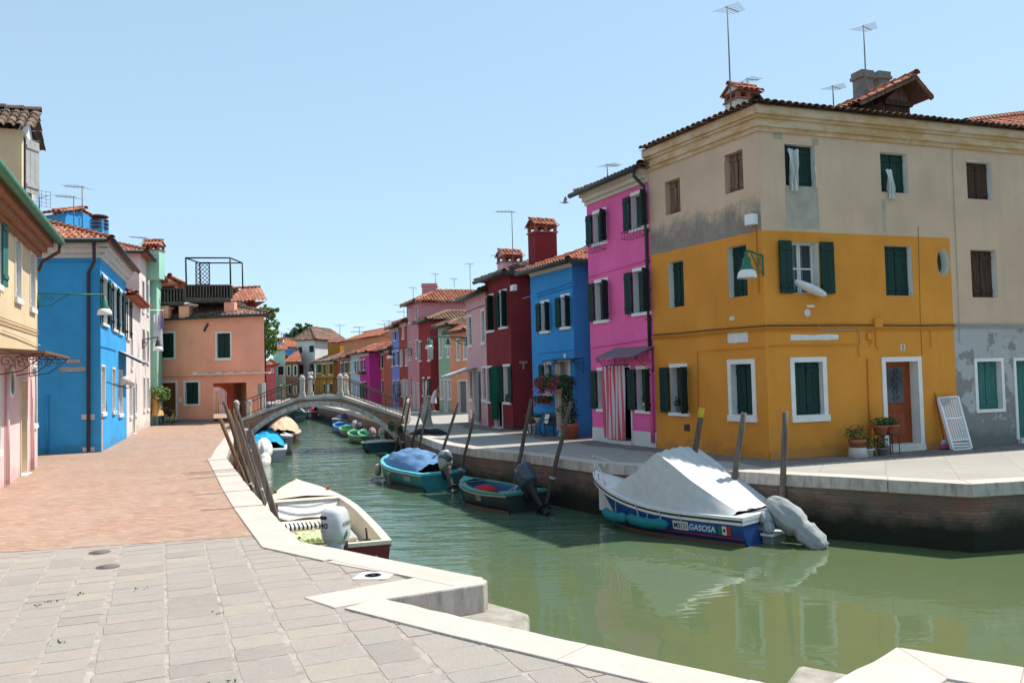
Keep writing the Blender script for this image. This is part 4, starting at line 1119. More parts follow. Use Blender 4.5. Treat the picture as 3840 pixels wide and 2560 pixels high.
h.pipe(1, .75, mat('pipe_brown', (.09, .045, .03), .5), over=.38); h.pipe(1, 1.3, p_blue, over=.38, top=3.2)
h.cable(0, [f.q('C', 168, 1050), f.q('C', 535, 930)], .02, p_blue); h.cable(0, [f.q('C', 172, 1080), f.q('C', 540, 965)], .02, p_blue); h.cable(0, [f.q('D', 192, 215), f.q('D', 600, 172)], .012, p_blue)
canopy(h, 0, 'D', 228, 310, 550, 266, .55, iron, drop=.05, th=.02)
box_px(h, 0, 'D', 470, 218, 492, 262, .02, lamp_white, 'number_plate')
# tiled roof of the taller house behind it
hb = House('taller house with an old tiled roof, behind the blue house', [(3.7, 37.5), (6.5, 33.0), (12, 36), (10, 40.5)], 6.9, p_cream)
hb.walls(); hb.roof(20, .3, roof_old, 'hip', w=.24)
# ---------------------------------------------------------------- dark red house
h = House('dark red house with a tall chimney, next to the blue house', House.rect((-1.18, 38.0), (-.04, 35.2), 7), 6, p_dred)
rd = h; f = h.f; h.z = (zq(h, 0, 'A', 850, 830)+zq(h, 0, 'A', 1075, 715))/2; print('red', zq(h, 0, 'A', 850, 830), zq(h, 0, 'A', 1075, 715))
h.win('A', 903, 945, 972, 1278, 'open', lint=True, ang=(None, 110), sw=.36)
h.win('A', 1030, 900, 1103, 1242, 'open', lint=True, ang=(176, 118), sw=.34)
h.win('B', 1085, 250, 1150, 640, 'open', lint=True, ang=(None, 140), sw=.3)
h.door('B', 1180, 280, 1265, 935, m=dark_in, fr=.05, rec=.2, zb=.05, panels=False)
h.win('B', 1280, 232, 1362, 650, 'open', lint=True, ang=(140, 176), sw=.25)
h.walls(); h.cornice([0, 1], .12, .08, p_dred); h.roof(20, .35, roof_dark, 'hip'); h.gutter(0, .09, over=.35); h.gutter(1, .09, over=.35)
h.pipe(1, 1.1, over=.35, r=.07); box_px(h, 0, 'A', 1168, 838, 1200, 886, .18, white_plastic, 'alarm_box')
fs_ = h.fs[1]; a0, z0 = fs_.q('B', 1465, 262); a1, z1 = fs_.q('B', 1560, 168); mb = MB(); fs_.box(mb, a0, a1, z0+.25, z1, 0, .01); fs_.box(mb, a0+.15, a1-.15, z0, z0+.25, 0, .01); mb.build('wall_patch', mat('patch_bare', (.40, .31, .28), .9), h.root)
box_px(h, 1, 'A', 1285, 765, 1330, 822, .04, mat('plate_red', (.16, .03, .02), .7), 'plate')
P = at('A', 1455, 690, 36.0)
chimney(h.roofo, (P.x, P.y), 1.02, .8, 5.2, at('A', 1450, 195, 36).z, p_dred, u=f.u.xy.orthogonal()*-1 if False else (.92, .38))
h.cable(1, [fs_.q('A', 1250, 965), fs_.q('A', 1400, 925)], .02, rope_mat)
# ---------------------------------------------------------------- rose house
h = House('pale rose house between the dark red house and the sunny square', House.rect((-2.31, 41.95), (-1.18, 38.0), 7), 6, p_rose)
rs = h; f = h.f; h.z = (zq(h, 0, 'A', 690, 1000)+zq(h, 0, 'A', 885, 880))/2; print('rose', zq(h, 0, 'A', 690, 1000), zq(h, 0, 'A', 885, 880))
h.win('A', 727, 1142, 757, 1415, 'closed', fr=.10, sm=old_wood); h.win('A', 855, 1088, 884, 1388, 'closed', fr=.10, sm=old_wood)
h.win('B', 885, 285, 920, 605, 'closed', fr=.10, sm=mat('amber_wood', (.30, .15, .05), .7)); h.door('B', 945, 290, 997, 890, m=grey_wood, fr=.05, rec=.2)
h.win('B', 1035, 250, 1078, 612, 'closed', fr=.10, sm=MATS['amber_wood'])
h.walls(); h.roof(20, .35, roof_old, 'hip'); h.gutter(0, .09, over=.35)
box_px(h, 0, 'B', 893, 735, 915, 840, .03, lamp_white, 'meter_box'); h.cable(0, [f.q('A', 695, 1105), f.q('A', 800, 1060), f.q('A', 885, 1030)], .015, iron)
P = at('A', 1130, 690, 40); chimney(h.roofo, (P.x, P.y), 1.0, .8, 5.2, at('A', 1130, 495, 40).z, p_rose, u=(.92, .38))
ant_px('A', 1160, 620, 1145, 105, 38, 'tall antenna above the rose chimney', yaw=2.6, kind='yagi', size=.95)
ant_px('A', 1015, 690, 1013, 535, 44, 'short antenna left of the rose chimney', yaw=2.9, kind='tee')
ant_px('A', 742, 860, 737, 622, 56, 'antenna over the hip roof behind the green house', yaw=2.9, kind='tee', size=1.1)
ant_px('A', 583, 815, 585, 768, 62, 'low wide antenna at the top of the far hip roof', yaw=2.9, kind='tee', size=1.4)
ant_px('A', 402, 880, 400, 720, 64, 'antenna beside the small pink chimney', yaw=2.9, kind='tee', size=1.1)
ant_px('A', 183, 960, 183, 855, 68, 'antenna over the pale pink gable roof', yaw=2.9, kind='tee', size=1.5)
ant_px('A', 93, 1165, 85, 1032, 72, 'antenna over the periwinkle house', yaw=2.9, kind='two', size=1.1)
ant_px('E', 400, 960, 397, 815, 30, 'antenna above the eave of the bright pink house', yaw=.8, kind='yagi', size=.75)
# ---------------------------------------------------------------- the row beyond the square
def rowhouse(label, A, B, ztop, wall, depth=7, wins=(), doors=(), roof='hip', rm=None, over=.3, pitch=20, gut=True, rise=None, cor=None):
    h = House(label, House.rect(A, B, depth), ztop, wall)
    for w_ in wins:
        k, x0, y0, x1, y1, st = w_[:6]; kw = w_[6] if len(w_) > 6 else {}
        h.win(k, x0, y0, x1, y1, st, **kw)
    for d in doors:
        k, x0, y0, x1, y1, m = d[:6]; h.door(k, x0, y0, x1, y1, m=m, fr=.07, rec=.15, panels=False)
    if cor: h.cornice([0], cor, .1, cornice_cream)
    h.walls(); h.roof(pitch, over, rm or roof_red, roof, w=.26, rise=rise)
    if gut: h.gutter(0, .08, over=over)
    return h
Lw = dict(fr=.08, sill=False); Ds = dict(lint=True, sill=False, ang=(176, 176), sw=.34)
gA, gB, oB = Vector((-5.0, 56.0)), Vector((-4.05, 54.8)), Vector((-2.84, 51.7))
gB = gA+(oB-gA)*.42
def ztp(A, B, k, x, y): return Fa(A, B).q(k, x, y)[1]
rowhouse('pale orange house with a grey double gate on the sunny square', gB, oB, ztp(gB, oB, 'A', 640, 1290), plaster('plaster_peach', (.66, .30, .17), .25), wins=[('A', 612, 1365, 640, 1555, 'closed', dict(fr=.07, sm=grey_wood)), ('A', 681, 1345, 706, 1548, 'closed', dict(fr=.07, sm=grey_wood))], doors=[('Y', 1045, 210, 1180, 720, mat('gate_grey', (.13, .15, .15), .7))])
rowhouse('sea green house with white window frames behind the bending woman', gA, gB, ztp(gA, gB, 'A', 480, 1240), p_green, wins=[('A', 445, 1345, 468, 1535, 'closed', dict(fr=.07, sm=grey_wood)), ('A', 520, 1335, 540, 1525, 'closed', dict(fr=.07, sm=grey_wood)), ('Y', 757, 205, 795, 485, 'closed', dict(fr=.07, sm=grey_wood)), ('Y', 882, 200, 920, 490, 'closed', dict(fr=.07, sm=grey_wood))], doors=[('Y', 820, 195, 862, 700, grey_wood)], rm=roof_old)
rA, rB = Vector((-6.82, 60.45)), Vector((-5.69, 57.39))
rowhouse('maroon house in shade beside the green one', rA, rB, ztp(rA, rB, 'A', 300, 1190), p_dr2, wins=[('N', 1598, 385, 1638, 770, 'closed', dict(fr=.08)), ('N', 1425, 430, 1470, 790, 'closed', dict(lint=True)), ('N', 1490, 1145, 1530, 1470, 'closed', dict(lint=True)), ('N', 1590, 1140, 1640, 1480, 'closed', dict(lint=True))], rm=roof_old, roof='hip')
kA, kB = Vector((-8.1, 63.9)), Vector((-6.82, 60.45))
kh = rowhouse('tall dusty pink house with a large tiled hip roof', kA, kB, ztp(kA, kB, 'A', 180, 1015), plaster('plaster_dusty_pink', (.58, .28, .30), .25), depth=8.5, wins=[('A', 205, 1040, 222, 1168, 'closed', dict(fr=.06)), ('A', 140, 1080, 150, 1200, 'closed', dict(fr=.06)), ('N', 1365, 395, 1405, 735, 'closed', dict(fr=.08)), ('N', 1232, 440, 1258, 770, 'closed', dict(fr=.06)), ('N', 1245, 1135, 1275, 1480, 'closed', {})], doors=[('N', 1310, 1225, 1340, 1620, grey_wood), ('N', 1388, 1240, 1420, 1640, grey_wood)], over=.35, pitch=24)
P = at('A', 345, 920, 63); chimney(kh.roofo, (P.x, P.y), 1.1, .9, 7, at('A', 345, 822, 63).z, MATS['plaster_dusty_pink'], cap='flat')
dR = (kA-oB).normalized(); base = kA
def nxt(k, x, y): return on_line(base, dR, k, x, y)
bA = nxt('N', 1040, 1300); rowhouse('brick red house with pale shutters, left of the dusty pink house', bA, kA-(kA-bA)*.02, ztp(bA, kA, 'N', 1120, 50), p_brick, wins=[('N', 1095, 125, 1125, 350, 'closed', dict(fr=.07, sm=grey_wood)), ('N', 1060, 590, 1090, 880, 'closed', dict(fr=.07, sm=grey_wood)), ('N', 1158, 580, 1190, 870, 'closed', dict(fr=.07, sm=grey_wood)), ('N', 1070, 1190, 1100, 1480, 'closed', dict(fr=.06, sm=grey_wood)), ('N', 1168, 1180, 1195, 1480, 'closed', dict(fr=.06, sm=grey_wood))], doors=[('N', 1118, 1170, 1145, 1560, grey_wood)], over=.4, cor=.3)
cA = nxt('N', 895, 1300); rowhouse('periwinkle blue house with dark shutters', cA, bA, ztp(cA, bA, 'N', 960, 150), p_peri, wins=[('N', 925, 195, 970, 390, 'closed', dict(lint=True)), ('N', 890, 630, 938, 895, 'closed', dict(lint=True)), ('N', 978, 610, 1020, 880, 'closed', dict(lint=True)), ('N', 912, 1195, 950, 1400, 'closed', dict(lint=True)), ('N', 995, 1190, 1028, 1400, 'closed', dict(lint=True))], over=.4, cor=.3)
eA = nxt('N', 585, 1300); eM = nxt('N', 735, 1300)
zz = ztp(eA, cA, 'N', 600, 640)
rowhouse('low orange house with two dark windows above and below', eA, eM, zz, plaster('plaster_tangerine', (.55, .22, .11), .25), wins=[('N', 588, 700, 628, 950, 'closed', dict(lint=True)), ('N', 668, 690, 715, 935, 'closed', dict(lint=True)), ('N', 595, 1205, 635, 1440, 'closed', dict(lint=True)), ('N', 680, 1190, 722, 1440, 'closed', dict(lint=True))], cor=.25, depth=8)
rowhouse('low red-orange house against the periwinkle house', eM, cA, zz+.15, plaster('plaster_coral', (.46, .13, .09), .25), cor=.25, depth=8, doors=[])
# magenta house stands proud of its neighbour
off = Vector((dR.y, -dR.x))*-1; off = off if off.x < 0 else -off
mB_ = on_line(base+off*1.0, dR, 'N', 450, 1300); mA_ = on_line(base+off*1.0, dR, 'N', 262, 1300)
rowhouse('magenta house with a flower box under its upper window', mA_, mB_, ztp(mA_, mB_, 'N', 350, 640), p_mag, wins=[('N', 262, 790, 298, 985, 'closed', dict(lint=True)), ('N', 322, 775, 360, 970, 'closed', dict(lint=True)), ('N', 265, 1230, 300, 1420, 'closed', dict(lint=True)), ('N', 335, 1220, 370, 1420, 'closed', dict(lint=True))], cor=.3, depth=9)
lA_ = on_line(base+off*1.0, dR, 'N', 80, 1300)
rowhouse('pale blue-grey house left of the magenta house', lA_, mA_, ztp(lA_, mA_, 'N', 170, 665), p_lblue, wins=[('N', 150, 805, 190, 1010, 'closed', dict(fr=.06)), ('N', 200, 800, 240, 1005, 'closed', dict(fr=.06))], doors=[('N', 130, 1250, 165, 1500, grey_wood)], cor=.3, depth=9)
nA_ = on_line(base+off*1.2, dR, 'M', 1620, 1300)
rowhouse('brown house with a row of dark shutters', nA_, lA_, ztp(nA_, lA_, 'M', 1680, 735), p_brown, wins=[('M', 1630, 830, 1700, 1030, 'closed', dict(lint=True)), ('M', 1735, 825, 1775, 1020, 'closed', dict(lint=True))], cor=.15, depth=9)
qA_ = on_line(base+off*1.2, dR, 'M', 1500, 1300)
rowhouse('small dark red house wedged beside the ochre one', qA_, nA_, ztp(qA_, nA_, 'M', 1560, 760), p_dr2, wins=[('M', 1545, 840, 1600, 1040, 'closed', dict(lint=True))], cor=.15, depth=7)
# raised orange roof storey
A_ = colpt('M', 1615, 640, 104); B_ = colpt('M', 2330, 640, 92); hh = House('terracotta roof storey rising behind the brown and blue houses', [A_, B_, B_+Vector((4, 7)), A_+Vector((4, 7))], at('M', 1640, 425, 104).z, plaster('plaster_terracotta', (.50, .23, .12), .2), z0=2)
hh.walls(); hh.roof(16, .3, roof_red, 'gable', w=.3)
A_ = colpt('N', 105, 370, 120); B_ = colpt('N', 640, 370, 110); hh = House('tiled roof of a house far behind the row', [A_, B_, B_+Vector((3, 8)), A_+Vector((3, 8))], at('N', 200, 378, 120).z, p_cream, z0=2); hh.walls(); hh.roof(14, .3, roof_old, 'hip', w=.3)
# ochre house
oA_ = colpt('M', 1070, 1450, 112); oB_ = colpt('M', 1420, 1450, 106)
oh = House('ochre house with green shutters behind the bridge', [oA_, oB_, oB_+Vector((5.5, 4)), oA_+Vector((4, 9))], Fa(oA_, oB_).q('M', 1240, 815)[1], p_ochre2)
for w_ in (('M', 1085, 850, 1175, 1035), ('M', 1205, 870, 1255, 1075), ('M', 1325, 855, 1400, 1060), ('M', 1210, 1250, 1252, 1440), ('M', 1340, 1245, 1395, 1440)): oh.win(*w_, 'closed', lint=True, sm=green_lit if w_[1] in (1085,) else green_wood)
oh.door('M', 1280, 1270, 1325, 1500, m=white_paint, fr=.05, panels=False)
oh.walls(); oh.cornice([0], .3, .12, cornice_cream); oh.roof(20, .4, roof_old, 'hip', w=.3); oh.gutter(0, .08, over=.4)
P = at('M', 1475, 650, 112); chimney(oh.roofo, (P.x, P.y), 3.0*.62, 1.4, 4.5, at('M', 1475, 390, 112).z, p_ochre2, u=(.95, -.3))
# white house
wA_ = colpt('M', 712, 1450, 116); wB_ = colpt('M', 1062, 1450, 114); wC_ = colpt('M', 1640, 1450, 124)
wh = House('tall white corner house with a wide hip roof at the bend of the canal', [wA_, wB_, wC_, wA_+(wC_-wB_)], Fa(wA_, wB_).q('M', 880, 395)[1], p_white)
for w_ in (('M', 722, 525, 800, 645), ('M', 935, 500, 1030, 628)): wh.win(*w_, 'closed', sill=False)
for w_ in (('M', 728, 875, 825, 1050), ('M', 938, 858, 1030, 1040)): wh.win(*w_, 'closed', sill=False, sm=brown_wood)
wh.win('M', 955, 1250, 1045, 1430, 'closed', fr=.15, sm=brown_wood)
wh.walls(); wh.roof(24, .5, roof_old, 'hip', w=.34, rise=at('M', 1300, 165, 119).z-wh.z)
# left of the white house
vd = Vector((-.31, .951))
for (lab, x0, x1, Y, yt, m_, ws, rm) in (
    ('brownish red house left of the tall white one', 472, 722, 112, 825, plaster('plaster_brownish', (.34, .13, .11), .2), [(510, 905, 562, 1085), (640, 895, 695, 1080), (525, 1265, 575, 1440), (645, 1300, 680, 1450)], roof_red),
    ('turquoise green house with a jutting upper storey', 283, 480, 104, 840, p_mint, [(320, 905, 440, 1070)], roof_red),
    ('crimson red house next to the orange house and the tree', 112, 285, 96, 885, plaster('plaster_crimson', (.55, .10, .10), .2), [(200, 970, 232, 1015)], roof_red)):
    A_ = colpt('M', x0, 1450, Y); B_ = colpt('M', x1, 1450, Y-1); hh = House(lab, [A_, B_, B_+vd*8, A_+vd*8], Fa(A_, B_).q('M', (x0+x1)/2, yt)[1], m_)
    for w_ in ws: hh.win('M', *w_, 'closed', fr=.1, sill=False)
    if 'turquoise' in lab:
        zt2 = Fa(A_, B_).q('M', 330, 590)[1]; hh.z = zt2
        z_lo = Fa(A_, B_).q('M', 380, 1270)[1]
        hh.walls()
        mbx = MB(); hh.f.box(mbx, 0, hh.f.L, z_lo-.1, z_lo, -.1, .9); mbx.build('ledge', p_mint, hh.root)
        hh.roof(20, .2, rm, 'gable', w=.3)
    else:
        hh.walls(); hh.roof(22, .35, rm, 'gable' if 'brownish' in lab else 'hip', w=.3)
for (x0, y0, x1, Y, yt, m_, lab) in ((330, 545, 680, 125, 545, plaster('plaster_azure', (.06, .30, .62), .2), 'blue house mostly hidden, its flat red roof left of the white house'), (480, 480, 700, 132, 475, p_brick, 'old gabled brick house far back left of the white house')):
    A_ = colpt('M', x0, y0, Y); B_ = colpt('M', x1, y0, Y); hh = House(lab, [A_, B_, B_+vd*8, A_+vd*8], at('M', x0, yt, Y).z, m_); hh.walls(); hh.roof(18, .3, roof_red if Y < 130 else roof_old, 'gable' if Y < 130 else 'gableside', w=.34)
for (xb, yb, xt, yt, Y, lab) in ((400, 500, 400, 235, 118, 'thin antenna between the tree and the far trees, the left one'), (455, 500, 455, 270, 121, 'thin antenna between the tree and the far trees, the right one'), (603, 390, 605, 165, 124, 'antenna in front of the far tree crowns'), (1547, 620, 1547, 85, 112, 'tall antenna behind the ochre chimney'), (1922, 345, 1918, 140, 108, 'antenna with two crossbars over the terracotta roof'), (2418, 380, 2420, 70, 95, 'tall antenna left of the periwinkle house'), (2510, 330, 2506, 10, 92, 'antenna close against the periwinkle house')):
    ant_px('M', xb, yb, xt, yt, Y, lab, yaw=1.57+.4, kind='two' if 'two cross' in lab else 'tee', size=1.6, r=.04)
# ---------------------------------------------------------------- left bank: pink and cream house
lB = Vector((-13.88, 24.17)); lu = (lB-Vector((-11.78, 19.02))).normalized(); lA = lB-lu*15
ln = Vector((lu.y, -lu.x))
h = House('house at the left edge, cream above and pale pink below', [lA, lB, lB-ln*8, lA-ln*8], 6, p_butter)
cr = h; f = h.f; h.z = f.q('I', 303, 1112)[1]; print('cream', h.z, f.q('I', 0, 725)); zpk = (f.q('P', 275, 458)[1]); print(zpk, f.q('P', 0, 415))
def twoframe(h, fi, ka, xl, yt, xr, kb, yb):
    f = h.fs[fi]; return f.q(ka, xl, yt)[0], f.q(ka, xr, yt)[0], f.q(kb, (xl+xr)/2, yb)[1], f.q(ka, (xl+xr)/2, yt)[1]
h.win(0, 0, 0, 0, 0, 'closed', fr=.10, sm=grey_wood, rect=twoframe(h, 0, 'I', 128, 1110, 172, 'J', 262))
h.win(0, 0, 0, 0, 0, 'closed', fr=.08, sm=grey_wood, rect=twoframe(h, 0, 'I', 252, 1235, 290, 'J', 345))
a_ = f.q('I', 0, 1200)[0]; r_ = twoframe(h, 0, 'I', 0, 950, 20, 'J', 160)
h.win(0, 0, 0, 0, 0, 'open', fr=.08, sm=teal_wood, rect=[a_-.95, a_-.02, r_[2], r_[3]], ang=(176, 172), sw=.45)
_, ldoor = h.door('P', 150, 650, 192, 1268, m=mat('door_tan', (.46, .36, .24), .7), fr=.07, rec=.15, panels=False, frm=mat('trim_cream', (.72, .62, .45), .7))
h.win('P', 230, 552, 262, 955, 'closed', fr=.07, sm=grey_wood)
h.win(0, 0, 0, 0, 0, 'closed', fr=.07, sm=grey_wood, rect=[a_-.75, a_-.05, .9, 2.6])
zo = (f.q('P', 78, 530)[1], f.q('P', 78, 765)[1]); oc = (f.q('P', 78, 640)[0], sum(zo)/2); orx = (f.q('P', 103, 640)[0]-f.q('P', 52, 640)[0])/2*.85; orz = (zo[0]-zo[1])/2*.9
h.walls({0: [(0, f.L, 0, zpk, p_pblush), (0, f.L, zpk, h.z, p_butter)]})
mb = MB(); mb.tube([f.p(oc[0]+orx*math.cos(t*.2618), oc[1]+orz*math.sin(t*.2618), .02) for t in range(24)], .045, 6, closed=True); o2 = MB(); o2.add([f.p(oc[0]+orx*math.cos(t*.2618), oc[1]+orz*math.sin(t*.2618), .006) for t in range(24)], [tuple(range(24))])
o = o2.build('window', panel_glass, h.root, label='oval window'); mb.build('frame', white_paint, o)
soff = mat('soffit_brick', (.34, .15, .09), .9, .3, 6, .4)
h.cornice([0], .5, .42, soff); h.roof(20, .5, roof_old, 'gable', z=h.z+.06)
mb = MB(); mb.tube([f.p(0, h.z-.0, .58), f.p(f.L+.25, h.z-.0, .58)], .11, 10); mb.build('gutter', mat('gutter_green', (.06, .20, .12), .5, .3), h.root)
mb = MB(); mb.tube([f.p(f.L+.12, h.z-.02, .58), f.p(f.L+.12, h.z-.3, .55), f.p(f.L+.05, h.z-.62, .12), f.p(f.L+.05, h.z-.9, .02)], .05, 8); mb.build('downpipe', mat('pipe_rust', (.14, .06, .04), .6), h.root)
for x, yt, yb in ((36, 548, 1400), (222, 600, 1300)):
    a, z1 = f.q('P', x, yt); z0 = f.q('P', x+8, yb)[1]; mb = MB(); mb.tube([f.p(a, z1, .06), f.p(a, max(.02, z0), .06)], .045, 8); mb.build('pipe', p_pblush, h.root)
for dz in (0, .13, .22): h.cable(0, [f.q('P', 0, 268), f.q('P', 120, 312+30*dz), f.q('P', 280, 382)], .014, p_butter, .05+dz*.3) if not dz else h.cable(0, [(2, zpk+.5+dz), (9, zpk+.48+dz), (f.L, zpk+.5+dz)], .014, mat('cable_tan', (.40, .26, .13), .8), .04)
# big canopy over the pink door with scroll ironwork
za_ = f.q('P', 20, 425)[1]
mb = MB(); a0 = f.q('P', 0, 420)[0]-.6; a1 = f.q('P', 205, 470)[0]+.15
zz = f.q('P', 200, 475)[1]
Pq = [f.p(a0, zz-.02, 1.0), f.p(a1, zz-.02, 1.0), f.p(a1, zz+.06, .01), f.p(a0, zz+.06, .01)]
mb.ext(Pq, Vector((0, 0, .05))); cano = mb.build('canopy', mat('canopy_rust', (.20, .12, .07), .7, .35, 12, .3), h.root)
for a in (a0+.1, (a0+a1)/2, a1-.1):
    m2 = MB()
    m2.tube([f.p(a, zz-.04, .95), f.p(a, zz-.02, .03), f.p(a, zz-.5, .03)], .014, 5)
    m2.tube([f.p(a, zz-.5, .03), f.p(a, zz-.42, .5), f.p(a, zz-.18, .8), f.p(a, zz-.05, .95)], .014, 5)
    for (cz, cd, r) in ((-.20, .20, .14), (-.16, .50, .12), (-.13, .72, .08)):
        m2.tube([f.p(a, zz+cz+r*(1-t/15)*math.sin(t*.65), cd+r*(1-t/15)*math.cos(t*.65)) for t in range(13)], .011, 5)
    m2.build('scroll_bracket', rust_iron, cano)
# dormer on the cream roof
P0 = at('I', 0, 600, 20.5); P1 = at('I', 182, 640, 20.9); P2 = at('I', 262, 720, 23.4)
mb = MB(); zd = at('I', 150, 205, 21).z; q0 = Vector((P1.x, P1.y)); q1 = q0+lu*1.9; w0 = ln*-3
poly = [q0, q1, q1+w0, q0+w0]; mb.prism([(p.x, p.y) for p in poly][::1], h.z, zd); dm = mb.build('dormer', p_butter, h.roofo)
mb = MB(); fd = Fa(q0, q1); 
shutter_mesh(fd, .35, .5, h.z+.75, zd-.12, 30, 1, .03).build('shutter', grey_wood, dm)
mb = MB(); fd.box(mb, .3, 1.5, h.z+.7, zd-.08, .0, .015); mb.build('window', dark_in, dm)
mb = MB(); cz = zd+.75; E_ = [q0-lu*.25+ln*.3, q1+lu*.25+ln*.3, q1+lu*.25+w0, q0-lu*.25+w0]; E_ = [Vector((p.x, p.y, zd)) for p in E_]
ra = (E_[0]+E_[1])/2; rb = (E_[2]+E_[3])/2; ra.z = rb.z = cz; tile_plane(mb, E_[1], E_[2], rb, ra, w=.22); tile_plane(mb, E_[3], E_[0], ra, rb, w=.22); ridge_tiles(mb, ra, rb, .12); mb.build('dormer_roof', roof_dark, dm)
mb = MB(); g0 = fd.p(0, zd, .02); g1 = fd.p(fd.L, zd, .02); mb.ext([g0, g1, (g0+g1)/2+Vector((0, 0, .66))], -fd.n*.1); mb.build('gable', white_paint, dm)
# ---------------------------------------------------------------- left bank: blue house
bc = Vector((-14.35, 28.82)); bu = Vector((.992, .128)).normalized(); be = Vector((-16.85, 36.1)); vb = (be-bc).normalized()
h = House('deep blue house on the left bank with the street name painted on its side', [bc-bu*8, bc, be, be-bu*8], 5.8, p_sky)
bh = h; f0, f1 = h.fs[0], h.fs[1]; h.z = f0.q('I', 860, 1122, .3)[1]; print('bluel', h.z, f0.q('I', 820, 1275), f1.q('I', 1150, 1450))
zw = f0.q('I', 600, 1272)[1]
for (x0, y0, x1, ka, yb) in ((852, 92, 902, 'J', 478), (943, 165, 980, 'J', 525), (990, 205, 1024, 'J', 552), (1060, 278, 1086, 'J', 598)):
    h.win(0, 0, 0, 0, 0, 'open', lint=True, fi=1, rect=[f1.q('J', x0, 300)[0], f1.q('J', x1, 300)[0], f1.q('J', (x0+x1)/2, yb)[1], f1.q('J', (x0+x1)/2, y0)[1]], ang=(176, 176), sw=.36, sm=green_wood)
for (x0, y0, x1, yb) in ((850, 840, 880, 1222), (942, 860, 966, 1208), (995, 880, 1026, 1235)): h.win('J', x0, y0, x1, yb, 'closed', fr=.07, fi=1, sm=grey_wood)
h.walls(); mb = MB()
for fi in (0, 1):
    f = h.fs[fi]; e0 = 0 if fi == 0 else .3; e1 = .3 if fi == 0 else 0
    f.box(mb, -e0*.2, f.L+e1*.2, zw, zw+.16, 0, .06); f.box(mb, -e0*.6, f.L+e1*.6, zw+.16, h.z-.22, 0, .18); f.box(mb, -e0, f.L+e1, h.z-.22, h.z, 0, .30)
mb.build('cornice', mat('cornice_white', (.66, .62, .60), .8, .1), h.root)
h.roof(22, .42, roof_red, 'hip'); h.gutter(0, .09, over=.42); h.gutter(1, .09, over=.42)
mb = MB(); mb.tube([f0.p(f0.L-.05, h.z-.05, .45), f0.p(f0.L-.05, h.z-.75, .42), f0.p(f0.L-.35, h.z-1.1, .10), f0.p(f0.L-.38, 0.05, .08)], .06, 8); mb.build('downpipe', mat('pipe_dark_red', (.07, .04, .045), .5), h.root)
patch_px(h, 0, 'J', 685, 1238, 795, 1283, d=.02); patch_px(h, 0, 'J', 697, 1514, 795, 1550, d=.02)
mb = MB(); f1.box(mb, .02, .28, .02, f1.q('J', 835, 1240)[1], .001, .02); mb.build('wall_patch', mat('patch_salmon', (.58, .34, .26), .9), h.root)
a, z1 = f0.q('J', 397, 1072); mb = MB(); mb.tube([f0.p(a, z1, .04), f0.p(a, .03, .04)], .04, 8); mb.build('pipe', p_sky, h.root)
h.cable(0, [f0.q('I', 310, 1300), f0.q('I', 860, 1302)], .018, p_sky); h.cable(1, [f1.q('J', 835, 665), f1.q('J', 910, 680), f1.q('J', 975, 705)], .015, p_sky); h.cable(1, [(.3, 4.9), (3.5, 4.9), (7.6, 4.9)], .012, p_sky)
# painted street name
def text_mesh(txt, f, a0, a1, z0, z1, m, parent, name='lettering', d=.006, shear=0, depth=.002):
    cu = bpy.data.curves.new(name, 'FONT'); cu.body = txt; cu.size = 1; cu.extrude = 0; cu.shear = shear; cu.offset = .012; cu.resolution_u = 3
    o = bpy.data.objects.new(name, cu); COL.objects.link(o); bpy.context.view_layer.update()
    me = bpy.data.meshes.new_from_object(o.evaluated_get(bpy.context.evaluated_depsgraph_get()))
    bpy.data.objects.remove(o); xs = [v.co.x for v in me.vertices]; ys = [v.co.y for v in me.vertices]
    X0, X1, Y0, Y1 = min(xs), max(xs), min(ys), max(ys)
    mb = MB(); pts = [f(a0+(a1-a0)*(v.co.x-X0)/(X1-X0), z0+(z1-z0)*(v.co.y-Y0)/(Y1-Y0), d) for v in me.vertices]
    mb.add(pts, [tuple(p.vertices) for p in me.polygons]); bpy.data.meshes.remove(me)
    return mb.build(name, m, parent)
ink = mat('sign_ink', (.10, .03, .035), .8)
def name_plate(h, fi, k, x0, y0, x1, y1, txt):
    f = h.fs[fi]; a0, z1 = f.q(k, x0, y0); a1, z0 = f.q(k, x1, y1); mb = MB(); f.box(mb, a0, a1, z0, z1, .001, .008); o = mb.build('name_panel', mat('sign_plaster', (.60, .52, .50), .85, .15), h.root)
    mb = MB(); t = .012
    for q in ((a0, a1, z0, z0+t), (a0, a1, z1-t, z1), (a0, a0+t, z0, z1), (a1-t, a1, z0, z1)): f.box(mb, *q, .008, .010)
    mb.build('border', ink, o); text_mesh(txt, f.p, a0+.05, a1-.05, z0+.05, z1-.05, ink, o, d=.0105)
name_plate(h, 0, 'J', 555, 777, 679, 808, 'CORTE'); name_plate(h, 0, 'J', 504, 843, 722, 878, 'BORTOLONI')
P = at('I', 835, 1090, 33); chimney(h.roofo, (P.x, P.y), .52, .52, 5.8, at('I', 835, 905, 33).z, p_sky, cap='rings')
